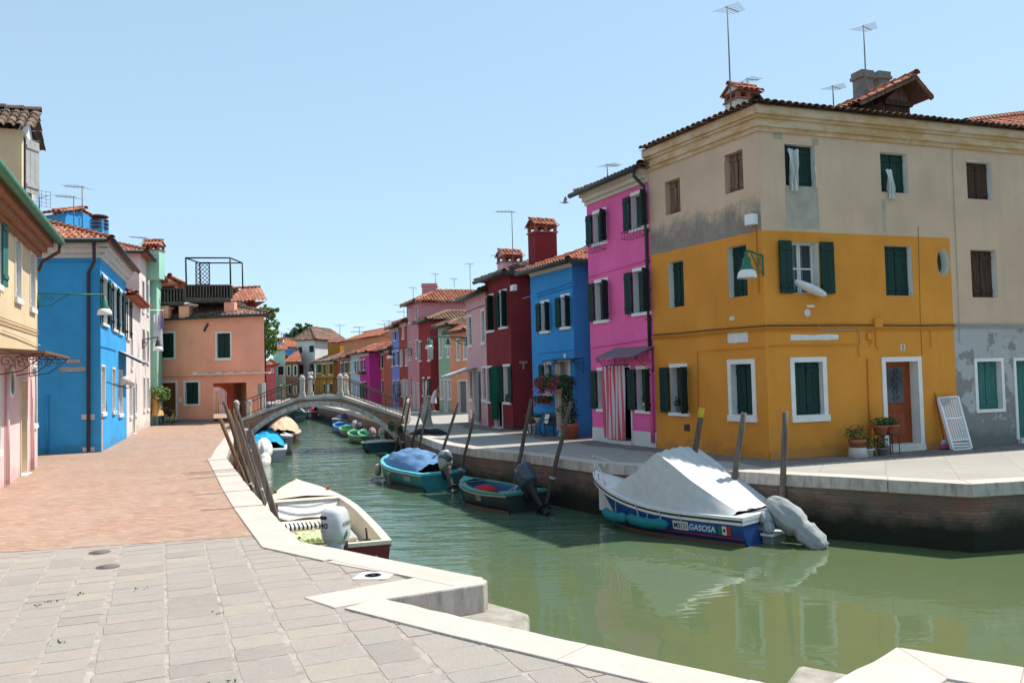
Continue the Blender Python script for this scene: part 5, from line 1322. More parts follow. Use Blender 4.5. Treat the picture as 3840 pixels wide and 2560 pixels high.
# dormer of the blue house
A_ = at('I', 345, 975, 34.5); B_ = at('I', 520, 975, 34.0); zt2 = at('I', 520, 895, 34).z
hd = MB(); hd.prism([(A_.x, A_.y), (B_.x, B_.y), (B_.x+.6, B_.y+2.5), (A_.x, A_.y+2.5)], 6, zt2); dm = hd.build('dormer', p_sky, h.roofo)
E_ = [Vector((A_.x-.15, A_.y-.3, zt2)), Vector((B_.x+.15, B_.y-.3, zt2)), Vector((B_.x+.6, B_.y+2.8, zt2)), Vector((A_.x-.15, A_.y+2.8, zt2))]; ra = (E_[0]+E_[3])/2+Vector((0, 0, .42)); rb = (E_[1]+E_[2])/2+Vector((0, 0, .42))
mb = MB(); tile_plane(mb, E_[0], E_[1], rb, ra, w=.24); tile_plane(mb, E_[2], E_[3], ra, rb, w=.24); ridge_tiles(mb, ra, rb, .12); mb.build('dormer_roof', roof_red, dm)
mb = MB(); mb.ext([E_[1]-Vector((.2, -.3, 0)), E_[2]-Vector((.2, .3, 0)), rb-Vector((.2, 0, .1))], Vector((-.1, 0, 0))); mb.build('gable', p_sky, dm)
ant_px('I', 330, 820, 335, 700, 30, 'grid antenna close behind the cream gutter', yaw=-.6, kind='grid'); ant_px('I', 620, 985, 617, 750, 34, 'antenna left of the ringed chimney, the lower one', yaw=2.9, kind='yagi'); ant_px('I', 692, 1000, 709, 665, 35, 'antenna left of the ringed chimney, the taller one', yaw=2.9, kind='yagi'); ant_px('I', 1220, 1150, 1219, 1095, 42, 'small antenna over the white house on the left bank', yaw=2.9, kind='yagi')
# lean-to awning of the blue house
mb = MB(); a0, z0 = f1.q('J', 1000, 725, .0); a1 = f1.q('J', 1090, 780)[0]
zt3 = f1.q('J', 985, 706)[1]
aw = [f1.p(a0-.2, zt3, 0), f1.p(a0-.2, zt3-.45, .85), f1.p(f1.L-.1, zt3-.45, .85), f1.p(f1.L-.1, zt3, 0)]
mb.ext(aw, Vector((0, 0, .04))); mb.build('awning', mat('awning_grey', (.40, .38, .42), .8), h.root)
mb = MB()
for q in range(4): a = a0-.2+(f1.L+.1-a0)*q/3; mb.bar(f1.p(a, zt3-.04, .02), f1.p(a, zt3-.49, .85), .05)
mb.build('awning_frame', brown_wood, h.root)
# ---------------------------------------------------------------- left bank: pale houses, mint, orange with passage
c3 = Vector((-18.88, 41.9)); e3 = Vector((-20.1, 45.9))
h = House('narrow blush house with a small tiled eave, next to the blue house', [be-bu*7, be, c3, c3-bu*7], 5.2, p_pale); f1 = h.fs[1]
h.z = f1.q('J', 1105, 225, .3)[1]
for q in ((1.2, 2.0, .9, 2.3), (3.6, 4.4, .9, 2.3)): h.win(0, 0, 0, 0, 0, 'closed', fr=.07, fi=1, sm=grey_wood, rect=q)
h.door('J', 0, 0, 0, 0, rect=[2.5, 3.3, .1, 2.2], fi=1, fr=.08, m=brown_wood); h.win(0, 0, 0, 0, 0, 'closed', fr=.07, fi=1, sm=grey_wood, rect=[1.8, 2.6, 3.1, 4.4])
h.walls(); h.roof(20, .45, roof_red, 'hip')
h = House('tall white house with a laundry line, beyond the blush house', [c3-bu*5.2, c3, e3, e3-bu*5.2], 8, p_pale); f0, f1 = h.fs[0], h.fs[1]
h.z = f1.q('I', 1200, 1200, .3)[1]; print('white3', h.z)
for (x0, x1, y0, yb, k) in ((1.0, 1.8, 5.6, 7.0, 0), (2.8, 3.5, 5.6, 7.0, 0), (1.0, 1.8, 3.2, 4.7, 0), (2.8, 3.5, 3.2, 4.7, 0), (1.2, 1.9, .9, 2.4, 0), (2.7, 3.4, .9, 2.4, 0)):
    sc_ = h.z/8.2; h.win(0, 0, 0, 0, 0, 'closed', fr=.07, fi=1, sm=brown_wood if y0 > 3 else grey_wood, rect=[x0, x1, y0*sc_, yb*sc_])
h.walls(); h.roof(20, .4, roof_red, 'hip'); h.gutter(1, .09, over=.4); h.gutter(0, .09, over=.4); P = at('I', 1290, 1230, 45); chimney(h.roofo, (P.x, P.y), .9, .7, h.z-1, at('I', 1275, 1125, 45).z, p_mint)
OA = colpt('K', 62, 1420, 49.6); OB = colpt('K', 908, 1420, 47.9)
m0 = Vector((-20.15, 46.0)); m1 = colpt('O', 598, 1390, 46.4)
h = House('slim mint green house against the orange one', [m0-bu*4, m1, OA+Vector((.4, -.15)), OA+Vector((-4, .2))], 7, p_mint); h.z = h.fs[0].q('I', 1330, 1420)[1]; print('mint', h.z)
h.walls(); h.roof(18, .35, roof_red, 'hip'); h.gutter(0, .08, over=.35)
# orange house
ou = (OB-OA).normalized(); on = Vector((ou.y, -ou.x)); ODp = 6.5; od = Vector((-.42, .908)); od3 = Vector((-.42, .908, 0))
h = House('orange house with a passage under it and a wooden roof terrace', [OA, OB, OB+od*ODp, OA+od*ODp], 6, p_orange); orh = h; f = h.f
h.z = (f.q('K', 120, 605)[1]+f.q('K', 880, 602)[1])/2; print('orange', f.q('K', 120, 605), f.q('K', 880, 602))
h.win('K', 88, 730, 193, 922, 'closed', fr=.10, sill=False); h.win('K', 530, 730, 635, 922, 'closed', fr=.10)
h.door('K', 82, 1118, 208, 1372, m=mat('door_brown', (.20, .075, .03), .6), fr=.12, zb=.35)
h.win('K', 283, 1115, 385, 1284, 'closed', fr=.12, sill=False)
pr = h.px('K', 503, 1118, 762, 1408); pr = (pr[0], pr[1], 0.02, pr[3]); h.holes.setdefault(0, []).append(pr)
h.walls(fis=[0, 1, 3])
# passage tunnel and its far arch
def PS(a, z, d): return f.p(a, z)+od3*(-d)
mb = MB(); D_ = ODp; a0, a1, _, z1 = pr
mb.quad(PS(a0, 0, 0), PS(a0, 0, -D_), PS(a0, z1, -D_), PS(a0, z1, 0)); mb.quad(PS(a0, z1, 0), PS(a0, z1, -D_), PS(a1, z1, -D_), PS(a1, z1, 0)); mb.build('passage', p_orange, h.root)
mb = MB(); mb.quad(PS(a1, 0, 0), PS(a1, z1, 0), PS(a1, z1, -D_), PS(a1, 0, -D_)); mb.build('passage_wall', quay_wall if False else mat('old_brick', (.28, .15, .09), .9, .35, 9, .6, 30), h.root)
mb = MB(); ac = (a0+a1)/2-.15; ar_ = (a1-a0)*.40; zs = z1-ar_-.25; NA = 12
arcp = [PS(ac-ar_*math.cos(math.pi*i/NA), zs+ar_*math.sin(math.pi*i/NA), -D_) for i in range(NA+1)]
topp = [PS(ac-ar_*math.cos(math.pi*i/NA), h.z, -D_) for i in range(NA+1)]
mb.add(arcp+topp, [(i, i+1, NA+2+i, NA+1+i) for i in range(NA)])
mb.quad(PS(0, 0, -D_), PS(ac-ar_, 0, -D_), PS(ac-ar_, h.z, -D_), PS(0, h.z, -D_)); mb.quad(PS(ac+ar_, 0, -D_), PS(f.L, 0, -D_), PS(f.L, h.z, -D_), PS(ac+ar_, h.z, -D_)); mb.build('wall', p_orange, h.root)
h.band(0, 0, pr[0], 0, .18, .05, mat('plinth_grey', (.28, .26, .25), .9), 'plinth'); h.roof(18, .3, roof_old, 'hip', w=.26); h.gutter(0, .09, over=.3)
h.pipe(1, .15, r=.05, over=.3)
h.cable(0, [f.q('K', 72, 1068), f.q('K', 420, 1070)], .025, p_orange); mb = MB(); aa, zz = f.q('K', 395, 1052); ab, _ = f.q('K', 915, 1045); f.box(mb, aa, ab+.3, zz-.05, zz+.03, 0, .22); mb.build('ledge', white_stone, h.root)
for x in (460, 560, 655, 750, 840):
    a, z = f.q('K', x, 1043); mb = MB(); f.box(mb, a-.17, a+.17, z, z+.08, 0, .2); mb.build('ledge_block', white_stone, h.root)
box_px(h, 0, 'K', 350, 1033, 384, 1060, .15, white_plastic, 'junction_box'); box_px(h, 0, 'K', 232, 1238, 254, 1270, .06, lamp_white, 'meter_box')
box_px(h, 0, 'K', 848, 1125, 885, 1215, .01, mat('patch_grey', (.30, .29, .27), .9), 'wall_patch'); box_px(h, 0, 'K', 884, 1118, 915, 1330, .05, white_stone, 'corner_stone')
mb = MB(); q0 = f.p(*f.q('K', 432, 715), .04); q1 = f.p(*f.q('K', 462, 655), .04); mb.bar(q0, q1, .12, .06, f.n); mb.build('bracket', gutter_mat, h.root)
# terrace
ww = wood('terrace_wood', (.17, .145, .125), (.06, .05, .045), .85)
t = Root('roof_terrace', f.p(4, h.z, -1), 'weathered wooden terrace on posts above the orange roof', 'terrace')
def KP(x, y, Y=49.5): return at('K', x, y, Y)
mb = MB(); Y0, Y1 = 48.6, 51.2
def rail(x0, x1, yt, yb, Y): 
    m_ = MB(); n = max(4, int(abs(x1-x0)/22)); A_, B_ = KP(x0, yt, Y), KP(x1, yt, Y); C_, D2 = KP(x0, yb, Y), KP(x1, yb, Y)
    m_.bar(A_, B_, .10, .08); m_.bar(C_, D2, .12, .16)
    for i in range(n+1):
        p = A_.lerp(B_, i/n); q = C_.lerp(D2, i/n); m_.bar(p, q, .26 if i % 1 == 0 else .1, .03, (0, 1, 0))
    return m_
r1 = rail(285, 635, 355, 462, Y0); r1.build('railing', ww, t); rail(72, 268, 382, 492, Y0+.2).build('railing', ww, t)
m_ = MB(); A_, B_ = KP(285, 470, Y0), KP(640, 470, Y0); m_.add([A_, B_, B_+Vector((0, 3, 0)), A_+Vector((0, 3, 0))], [(0, 1, 2, 3)]); m_.ext([A_-Vector((0, 0, .12)), B_-Vector((0, 0, .12)), B_+Vector((0, 3, -.12)), A_+Vector((0, 3, -.12))], Vector((0, 0, .12)))
A_, B_ = KP(72, 497, Y0+.2), KP(270, 497, Y0+.2); m_.ext([A_-Vector((0, 0, .1)), B_-Vector((0, 0, .1)), B_+Vector((0, 2.8, -.1)), A_+Vector((0, 2.8, -.1))], Vector((0, 0, .1))); m_.build('deck', ww, t)
for x, yt in ((122, 520), (284, 520), (637, 490)):
    a = KP(x, yt, Y0+.3); m_ = MB(); m_.obox((a.x, a.y, (a.z+h.z)/2), (.30, 0, 0), (0, .25, 0), (0, 0, max(.2, (a.z-h.z)/2))); m_.build('pillar', p_orange, t)
m_ = MB(); tl, tr = KP(285, 140, Y0), KP(633, 140, Y0)
bl_, br_ = KP(290, 350, Y0), KP(637, 350, Y0)
for a, b in ((tl, bl_), (tr, br_), (tl, tr)): m_.tube([a, b], .05, 6)
bk = Vector((0, 2.2, 0))
for a, b in ((tl+bk, bl_+bk), (tr+bk, br_+bk), (tl+bk, tr+bk), (tl, tl+bk), (tr, tr+bk)): m_.tube([a, b], .045, 6)
m_.build('pergola_frame', iron, t)
m_ = MB(); A_, B_ = KP(365, 178, Y0+2.2), KP(470, 178, Y0+2.2); C_ = KP(365, 350, Y0+2.2); hh_ = A_.z-C_.z; wl = (B_-A_).length
for i in range(-8, 9):
    for sgn in (1, -1):
        pts = []
        for zz in (0, hh_):
            pass
        x0 = i*.26; 
        # clip the diagonal to the panel
        za, zb_ = 0, hh_
        xa = x0 if sgn > 0 else wl-x0; xb = xa+sgn*hh_
        lo, hi = (max(0, -x0), min(hh_, wl-x0))
        if hi-lo < .1: continue
        pa = (x0+lo if sgn > 0 else wl-x0-lo); pb = (x0+hi if sgn > 0 else wl-x0-hi)
        m_.bar(Vector((A_.x+pa, A_.y, C_.z+lo)), Vector((A_.x+pb, A_.y, C_.z+hi)), .035, .02, (0, 1, 0))
for a, b in (((0, 0), (wl, 0)), ((0, hh_), (wl, hh_)), ((0, 0), (0, hh_)), ((wl, 0), (wl, hh_))): m_.bar(Vector((A_.x+a[0], A_.y, C_.z+a[1])), Vector((A_.x+b[0], A_.y, C_.z+b[1])), .06)
m_.build('trellis', ww, t)
# upper tile roof and small gable behind the terrace
A_ = colpt('K', 655, 540, 52.3); B_ = colpt('K', 832, 540, 52); hh = House('small red loft above the orange roof, right of the terrace', [A_, B_, B_+od*4, A_+od*4], at('K', 740, 488, 52).z, plaster('plaster_loft', (.42, .10, .07), .2), z0=5.5); hh.walls(); hh.roof(22, .5, roof_red, 'gable', w=.26)
A_ = colpt('K', 92, 400, 53); B_ = colpt('K', 225, 400, 53); hh = House('little orange gable behind the left part of the terrace', [A_, B_, B_+od*4, A_+od*4], at('K', 150, 352, 53).z, p_orange, z0=5.5); hh.win('K', 92, 360, 200, 400, 'closed', sill=False, sm=brown_wood); hh.walls(); hh.roof(26, .45, roof_red, 'gableside', w=.26)
# house seen through the passage
A_ = colpt('Q', 60, 850, 63.5); B_ = colpt('Q', 700, 850, 63); hh = House('pale pink house seen in the sun through the passage', [A_, B_, B_+od*5, A_+od*5], 5.0, p_pblush); hh.door('Q', 400, 300, 445, 760, m=green_lit, fr=.0); hh.walls(); hh.roof(18, .3, roof_red, 'hip', w=.3)
# ================================================================ bridge
bk_m = NB('bridge_brick'); _g = bk_m.n('ShaderNodeNewGeometry'); _s = bk_m.n('ShaderNodeSeparateXYZ'); bk_m.l(_g.outputs['Position'], _s.inputs[0])
_c = bk_m.n('ShaderNodeCombineXYZ'); bk_m.l(bk_m.math('ADD', _s.outputs[0], _s.outputs[1]), _c.inputs[0]); bk_m.l(_s.outputs[2], _c.inputs[1])
_t = bk_m.n('ShaderNodeTexBrick'); bk_m.l(_c.outputs[0], _t.inputs['Vector']); _t.inputs['Scale'].default_value = 1; _t.inputs['Brick Width'].default_value = .26; _t.inputs['Row Height'].default_value = .075; _t.inputs['Mortar Size'].default_value = .008
_t.inputs['Color1'].default_value = (.27, .10, .06, 1); _t.inputs['Color2'].default_value = (.36, .19, .12, 1); _t.inputs['Mortar'].default_value = (.30, .25, .20, 1)
_k = bk_m.mix(bk_m.math('MULTIPLY', bk_m.ramp(bk_m.noise(1.6, 9, rough=.75), .45, .62), .7), _t.outputs[0], (.36, .29, .23)); _k = bk_m.mix(bk_m.math('MULTIPLY', bk_m.ramp(bk_m.noise(3, 8), .55, .7), .5), _k, (.10, .07, .05))
bk_m.bump(bk_m.noise(20, 6), .6, .02); bridge_brick = bk_m.done(_k, .9, .1)
stone_b = mat('bridge_stone', (.50, .46, .40), .85, .35, 3, .5, 20)
BY = 41.3
bd = Vector((-.10, .995)); BW = 3.0
def bxz(k, x, y): p = at(k, x, y, BY); return p.x, p.z
prof = [bxz('s', 838, 1592), bxz('s', 904, 1568), bxz('s', 1121, 1487), bxz('s', 1280, 1482), bxz('s', 1504, 1556), bxz('s', 1535, 1584)]
prof[0] = (prof[0][0], 0.0); prof[-1] = (prof[-1][0], 0.02)
c_, a_, b_ = bxz('s', 1210, 1521), bxz('s', 948, 1632), bxz('s', 1468, 1632)
def circ(p, q, r):
    ax, ay = p; bx, by = q; cx, cy = r; d = 2*(ax*(by-cy)+bx*(cy-ay)+cx*(ay-by))
    ux = ((ax*ax+ay*ay)*(by-cy)+(bx*bx+by*by)*(cy-ay)+(cx*cx+cy*cy)*(ay-by))/d; uy = ((ax*ax+ay*ay)*(cx-bx)+(bx*bx+by*by)*(ax-cx)+(cx*cx+cy*cy)*(bx-ax))/d
    return ux, uy, math.hypot(ax-ux, ay-uy)
ux, uz, rr = circ(a_, c_, b_)
def topz(x):
    for i in range(len(prof)-1):
        if prof[i][0] <= x <= prof[i+1][0]: t = (x-prof[i][0])/(prof[i+1][0]-prof[i][0]); return prof[i][1]+t*(prof[i+1][1]-prof[i][1])
    return 0
def arcz(x, r):
    q = r*r-(x-ux)**2
    return uz+math.sqrt(q) if q > 0 else -9
br = Root('footbridge', (ux, BY, 0), 'arched brick footbridge with white stone posts and iron railings over the canal', 'bridge')
RING = .24
xs = [prof[0][0]+(prof[-1][0]-prof[0][0])*i/80 for i in range(81)]
def P3(x, z, d=0.0): return Vector((x+bd.x*d, BY+bd.y*d, z))
mb = MB(); mb2 = MB()
for i in range(80):
    x0, x1 = xs[i], xs[i+1]; t0, t1 = topz(x0)-.12, topz(x1)-.12; b0, b1 = max(WZ-.5, arcz(x0, rr+RING)), max(WZ-.5, arcz(x1, rr+RING))
    if t0 < b0+.005 and t1 < b1+.005: continue
    t0 = max(t0, b0); t1 = max(t1, b1)
    mb.quad(P3(x0, b0), P3(x1, b1), P3(x1, t1), P3(x0, t0)); mb2.quad(P3(x1, b1, BW), P3(x0, b0, BW), P3(x0, t0, BW), P3(x1, t1, BW))
mb.build('side_wall', bridge_brick, br); mb2.build('side_wall', bridge_brick, br)
mb = MB(); mb2 = MB(); n = 20; th0 = math.atan2(WZ-.3-uz, -(math.sqrt(max(0.01, rr*rr-(WZ-.3-uz)**2)))); th1 = math.pi-th0
th0 = math.pi-math.asin(max(-1, min(1, (WZ-.3-uz)/rr))); th1 = math.asin(max(-1, min(1, (WZ-.3-uz)/rr)))
for i in range(n):
    g = .004; q0 = th0+(th1-th0)*i/n; q1 = th0+(th1-th0)*(i+1)/n; M_ = 4
    for j in range(M_):
        s0 = q0+(q1-q0)*j/M_; s1 = q0+(q1-q0)*(j+1)/M_
        if j == 0: s0 += (q1-q0)*.02
        if j == M_-1: s1 -= (q1-q0)*.02
        C = lambda t, r, d: P3(ux+r*math.cos(t), uz+r*math.sin(t), d)
        mb.ext([C(s0, rr, -.05), C(s0, rr+RING, -.05), C(s1, rr+RING, -.05), C(s1, rr, -.05)], Vector((bd.x, bd.y, 0))*.3)
        mb2.ext([C(s0, rr, BW-.25), C(s0, rr+RING, BW-.25), C(s1, rr+RING, BW-.25), C(s1, rr, BW-.25)], Vector((bd.x, bd.y, 0))*.3)
mb.build('arch_ring', stone_b, br); mb2.build('arch_ring', stone_b, br)
mb = MB()
for i in range(40):
    s0 = th0+(th1-th0)*i/40; s1 = th0+(th1-th0)*(i+1)/40; C = lambda t, d: P3(ux+(rr+.02)*math.cos(t), uz+(rr+.02)*math.sin(t), d); mb.quad(C(s0, .2), C(s1, .2), C(s1, BW-.2), C(s0, BW-.2))
mb.build('vault', bridge_brick, br)
mb = MB(); mb2 = MB()
for i in range(len(prof)-1):
    (x0, z0), (x1, z1) = prof[i], prof[i+1]; nseg = max(1, int((x1-x0)/1.2))
    for j in range(nseg):
        xa = x0+(x1-x0)*j/nseg+.004; xb = x0+(x1-x0)*(j+1)/nseg-.004; za = topz(xa); zb_ = topz(xb)
        for d0, d1 in ((-.10, .28), (BW-.28, BW+.10)):
            (mb if d0 < 0 else mb2).add([P3(xa, za, d0), P3(xb, zb_, d0), P3(xb, zb_, d1), P3(xa, za, d1), P3(xa, za-.15, d0), P3(xb, zb_-.15, d0), P3(xb, zb_-.15, d1), P3(xa, za-.15, d1)], [(0, 1, 2, 3), (4, 7, 6, 5), (0, 4, 5, 1), (2, 6, 7, 3), (0, 3, 7, 4), (1, 5, 6, 2)])
mb.build('edge_coping', stone_b, br); mb2.build('edge_coping', stone_b, br)
mb = MB()
for i in range(80): mb.quad(P3(xs[i], topz(xs[i])-.08, .2), P3(xs[i+1], topz(xs[i+1])-.08, .2), P3(xs[i+1], topz(xs[i+1])-.08, BW-.2), P3(xs[i], topz(xs[i])-.08, BW-.2))
mb.build('deck', mat('bridge_deck', (.36, .33, .30), .9, .2), br)
def post(x, d, zb0, hgt=1.05, w=.125):
    mb = MB(); c = P3(x, zb0, d)
    mb.box(c.x-w*1.15, c.x+w*1.15, c.y-w*1.15, c.y+w*1.15, c.z-.15, c.z+.18); mb.box(c.x-w*.85, c.x+w*.85, c.y-w*.85, c.y+w*.85, c.z+.18, c.z+hgt-.22)
    mb.box(c.x-w*1.1, c.x+w*1.1, c.y-w*1.1, c.y+w*1.1, c.z+hgt-.22, c.z+hgt-.14); mb.lathe((c.x, c.y, c.z+hgt-.14), [(w*1.15, 0), (w*1.1, .06), (w*.8, .12), (w*.3, .16), (0, .17)], 14)
    mb.build('post', stone_b, br, bevel=.012)
xp = [prof[1][0]-.25, prof[2][0]+.16, prof[3][0]-.06, prof[4][0]+.28]
for d in (.09, BW-.09):
    for i, x in enumerate(xp): post(x, d, topz(x) if 0 < i < 3 else max(.0, topz(x)-.12), 1.05 if 0 < i < 3 else 1.15)
    mb = MB(); pts = []
    rh = .86
    for i in range(3):
        xa, xb = xp[i]+.16, xp[i+1]-.16; za, zb_ = topz(xa)+rh, topz(xb)+rh
        if i == 0: za = topz(xp[0])+.92
        if i == 2: zb_ = topz(xp[3])+.92
        mb.bar(P3(xa, za, d), P3(xb, zb_, d), .07, .045); mb.bar(P3(xa, za-rh+.14, d), P3(xb, zb_-rh+.14, d), .035, .03)
        n = max(3, int((xb-xa)/.17))
        for j in range(1, n):
            t = j/n; x = xa+(xb-xa)*t; zt = za+(zb_-za)*t
            mb.tube([P3(x, zt, d), P3(x, zt-rh+.12, d)], .011 if j % 6 else .024, 4, False)
    mb.build('railing', mat('rail_iron', (.10, .065, .05), .7), br)
# ================================================================ boats
def sgn(v): return -1 if v < 0 else 1
def loft(mb, secs, n=16, e=2.6, cap=True):
    """secs: (centre, vector a, vector b) rounded sections"""
    base = len(mb.v)
    for c, a, b in secs:
        c = Vector(c); a = Vector(a); b = Vector(b)
        for k in range(n):
            t = 2*math.pi*k/n; ct, st = math.cos(t), math.sin(t)
            mb.v.append(c+a*(sgn(ct)*abs(ct)**(2/e))+b*(sgn(st)*abs(st)**(2/e)))
    for i in range(len(secs)-1):
        for k in range(n):
            mb.f.append([base+i*n+k, base+i*n+(k+1) % n, base+(i+1)*n+(k+1) % n, base+(i+1)*n+k]); mb.uv.append(None); mb.sm.append(True)
    if cap:
        mb.f.append([base+k for k in reversed(range(n))]); mb.uv.append(None); mb.sm.append(False)
        m_ = (len(secs)-1)*n; mb.f.append([base+m_+k for k in range(n)]); mb.uv.append(None); mb.sm.append(False)
    return mb
def sharpen(o, deg):
    bm = bmesh.new(); bm.from_mesh(o.data)
    for ed in bm.edges:
        if len(ed.link_faces) == 2 and ed.calc_face_angle(0) > R_(deg): ed.smooth = False
    bm.to_mesh(o.data); bm.free()
class Boat:
    def __init__(s, label, N, W, b, side, hull, inner, rail, zs=.45, zb=.65, zt=None, tr=.85, p=2.3, rake=.5, bottom=None, gw=.10, td=.75, ts=.06, fl=.08, group='boats moored along the canal', name='motorboat', stripe=None, Bf=1.12, flare=.9, strake=None, deckm=None):
        N = Vector((N.x, N.y)); W = Vector((W.x, W.y)); d = (W-N); D = d.length; a = math.acos(min(.99, b/D)); d.normalize()
        ang = a*(-1 if side == 'port' else 1)   # near corner is the port one -> centre lies to starboard
        ca, sa = math.cos(ang), math.sin(ang); Sc = N+Vector((d.x*ca-d.y*sa, d.x*sa+d.y*ca))*b
        s.L = (W-Sc).length; s.B = b*2/tr if tr > .5 else b*2; s.yaw = math.atan2((W-Sc).y, (W-Sc).x); s.Sc = Sc
        s.zs, s.zb, s.zt = zs, zb, zt or zs+.03; s.tr, s.p, s.rake = tr, p, rake; s.fl = fl; s.gw = gw
        s.t = Root(name, (0, 0, 0), label, 'boat', group)
        L = s.L; nn = 26; T = [i/nn for i in range(nn+1)]
        T = [1-(1-t)**1.35 for t in T]
        mb = MB(); rows = []
        for t in T:
            h = s.hw(t); z = s.zg(t); r = []
            for (k, zz) in ((1, z), (.985, z*.72), (.95, z*.38), (.86*flare+.05, .04), (.55, -.12), (0, -.2)):
                x = t*L-s.rake*(1-max(0, zz)/z*1.0)*(t**4) if zz > -.3 else t*L
                r.append((x, h*k, zz))
            rows.append(r)
        m = 6; vs = []; 
        for r in rows:
            for q in r: vs.append(Vector(q))
        for r in rows:
            for q in r: vs.append(Vector((q[0], -q[1], q[2])))
        o2 = len(rows)*m; fs = []
        for i in range(nn):
            for j in range(m-1):
                fs.append((i*m+j, i*m+j+1, (i+1)*m+j+1, (i+1)*m+j)); fs.append((o2+i*m+j, o2+(i+1)*m+j, o2+(i+1)*m+j+1, o2+i*m+j+1))
        mb.add(vs, fs, None, True); mb.add([Vector(rows[0][j]) for j in range(m)]+[Vector((q[0], -q[1], q[2])) for q in reversed(rows[0])], [tuple(range(2*m))])
        s.hull = mb.build('hull', hull, s.t)
        # inside skin
        mb = MB(); g = s.gw; A = []
        for t in T:
            x = t*L; hi = max(0, s.hw(t)-g); A.append((min(x, L-.02-g*.6 if hi < .02 else x), hi, s.zg(t)))
        for i in range(nn):
            (x0, h0, z0), (x1, h1, z1) = A[i], A[i+1]
            for sg in (1, -1):
                mb.add([Vector((x0, sg*h0, z0)), Vector((x1, sg*h1, z1)), Vector((x1, sg*h1*.86, fl)), Vector((x0, sg*h0*.86, fl))], [(0, 1, 2, 3)] if sg > 0 else [(3, 2, 1, 0)], None, True)
            mb.quad((x0, h0*.86, fl), (x0, -h0*.86, fl), (x1, -h1*.86, fl), (x1, h1*.86, fl))
        mb.quad((.06, A[0][1], s.zt), (.06, -A[0][1], s.zt), (.06, -A[0][1]*.86, fl), (.06, A[0][1]*.86, fl))
        mb.build('inner_hull', inner, s.t)
        # gunwale with fore and stern deck
        mb = MB(); e = .03
        for i in range(nn):
            t0, t1 = T[i], T[i+1]
            for sg in (1, -1):
                o0, o1 = s.hw(t0)+.03, s.hw(t1)+.03; i0, i1 = max(0, s.hw(t0)-g), max(0, s.hw(t1)-g); z0, z1 = s.zg(t0), s.zg(t1)
                if t1 >= td or t1 <= ts: i0 = i1 = 0
                cr = .06 if t0 >= td else 0
                q = [Vector((t0*L, sg*o0, z0)), Vector((t1*L, sg*o1, z1)), Vector((t1*L, sg*i1, z1+(cr if i1 == 0 and t1 < 1 else 0))), Vector((t0*L, sg*i0, z0+(cr if i0 == 0 else 0)))]
                u_ = [v+Vector((0, 0, e)) for v in q]; d_ = [v-Vector((0, 0, e)) for v in q]
                fs = [(0, 1, 2, 3), (7, 6, 5, 4), (4, 5, 1, 0), (3, 2, 6, 7)]
                if sg > 0: fs = [tuple(reversed(f_)) for f_ in fs]
                mb.add(u_+d_, fs)
                if t0 < td <= t1+1e-6 and sg == 1: s.tdx = t1*L
        mb.box(-.02, .10, -s.hw(0)-.02, s.hw(0)+.02, s.zt-.035, s.zt+.034)
        mb.build('gunwale', rail, s.t)
        mb = MB(); bx = td*L; hb_ = s.hw(td); mb.quad((bx, hb_, s.zg(td)), (bx, -hb_, s.zg(td)), (bx, -hb_*.86, fl), (bx, hb_*.86, fl)); mb.build('bulkhead', inner, s.t)
        if strake or bottom:
            mb = MB()
            for sg in (1, -1): mb.tube([Vector((t*L+(.02 if t > .99 else 0), sg*(s.hw(t)+.03), s.zg(t)-.05)) for t in T], .022, 6)
            mb.build('rubbing_strake', strake or rail, s.t)
    def hw(s, t):
        h = s.B/2
        if t < .42: k = t/.42; return h*(s.tr+(1-s.tr)*math.sin(k*math.pi/2))
        return h*max(0, 1-((t-.42)/.58)**s.p)**.85
    def zg(s, t): return s.zs+(s.zb-s.zs)*max(0, (t-.3)/.7)**1.8+(s.zt-s.zs)*max(0, 1-t/.3)
    def stripe(s, z0, z1, m, t0=.0, t1=.97, name='stripe'):
        n = 24
        for sg in (1, -1):
            mb = MB()
            for i in range(n):
                ta, tb = t0+(t1-t0)*i/n, t0+(t1-t0)*(i+1)/n; q = []
                for t, z in ((ta, z0), (tb, z0), (tb, z1), (ta, z1)):
                    zg = s.zg(t); r = z/zg; k = .95+.035*(r-.38)/.34 if r > .38 else .88+.07*r/.38
                    k = min(k, 1)
                    q.append(Vector((t*s.L-s.rake*(1-r)*t**4+.004, sg*(s.hw(t)*k+.008), z)))
                mb.add(q, [(0, 1, 2, 3)] if sg < 0 else [(3, 2, 1, 0)])
            mb.build(name, m, s.t)
    def tarp(s, m, t0, t1, ridge, e=2.5, over=.03, wr=.03, nx=44, ny=22, name='tarpaulin', drop=.06, sc=1.0, seed=0):
        mb = MB(); vs = []; rnd = random.Random(seed); ph = [rnd.uniform(0, 6.3) for _ in range(8)]
        for i in range(nx+1):
            t = t0+(t1-t0)*i/nx; w_ = (s.hw(t)+over)*sc; R = ridge(t)
            for j in range(ny+1):
                v = -1+2*j/ny; vv = v
                shape = max(0, 1-abs(v)**e)**(1/1.3 if e < 3 else .6)
                if e > 4: av = abs(v); shape = 1.0-.06*av if av < .80 else max(0, .952*(1-(av-.80)/.20))
                wz = wr*(math.sin(v*9+t*7+ph[0])*.4+math.sin(t*38+v*4+ph[1])*.35+math.sin(t*23-v*11+ph[2])*.4+math.sin(v*21+ph[3]+t*3)*.25)*(0.25+shape)
                if e > 4: wz = wz*.6+.030*abs(math.sin(v*11+.6*math.sin(t*9)))*min(1, R*2)-.05*math.sin(math.pi*min(1, t/.46))*(1-abs(v))*(t < .46)
                z = s.zg(t)+R*shape+wz*(1 if abs(v) < .98 else .3)-(drop if abs(v) > .97 else 0)
                vs.append(Vector((t*s.L, v*w_, z+.035)))
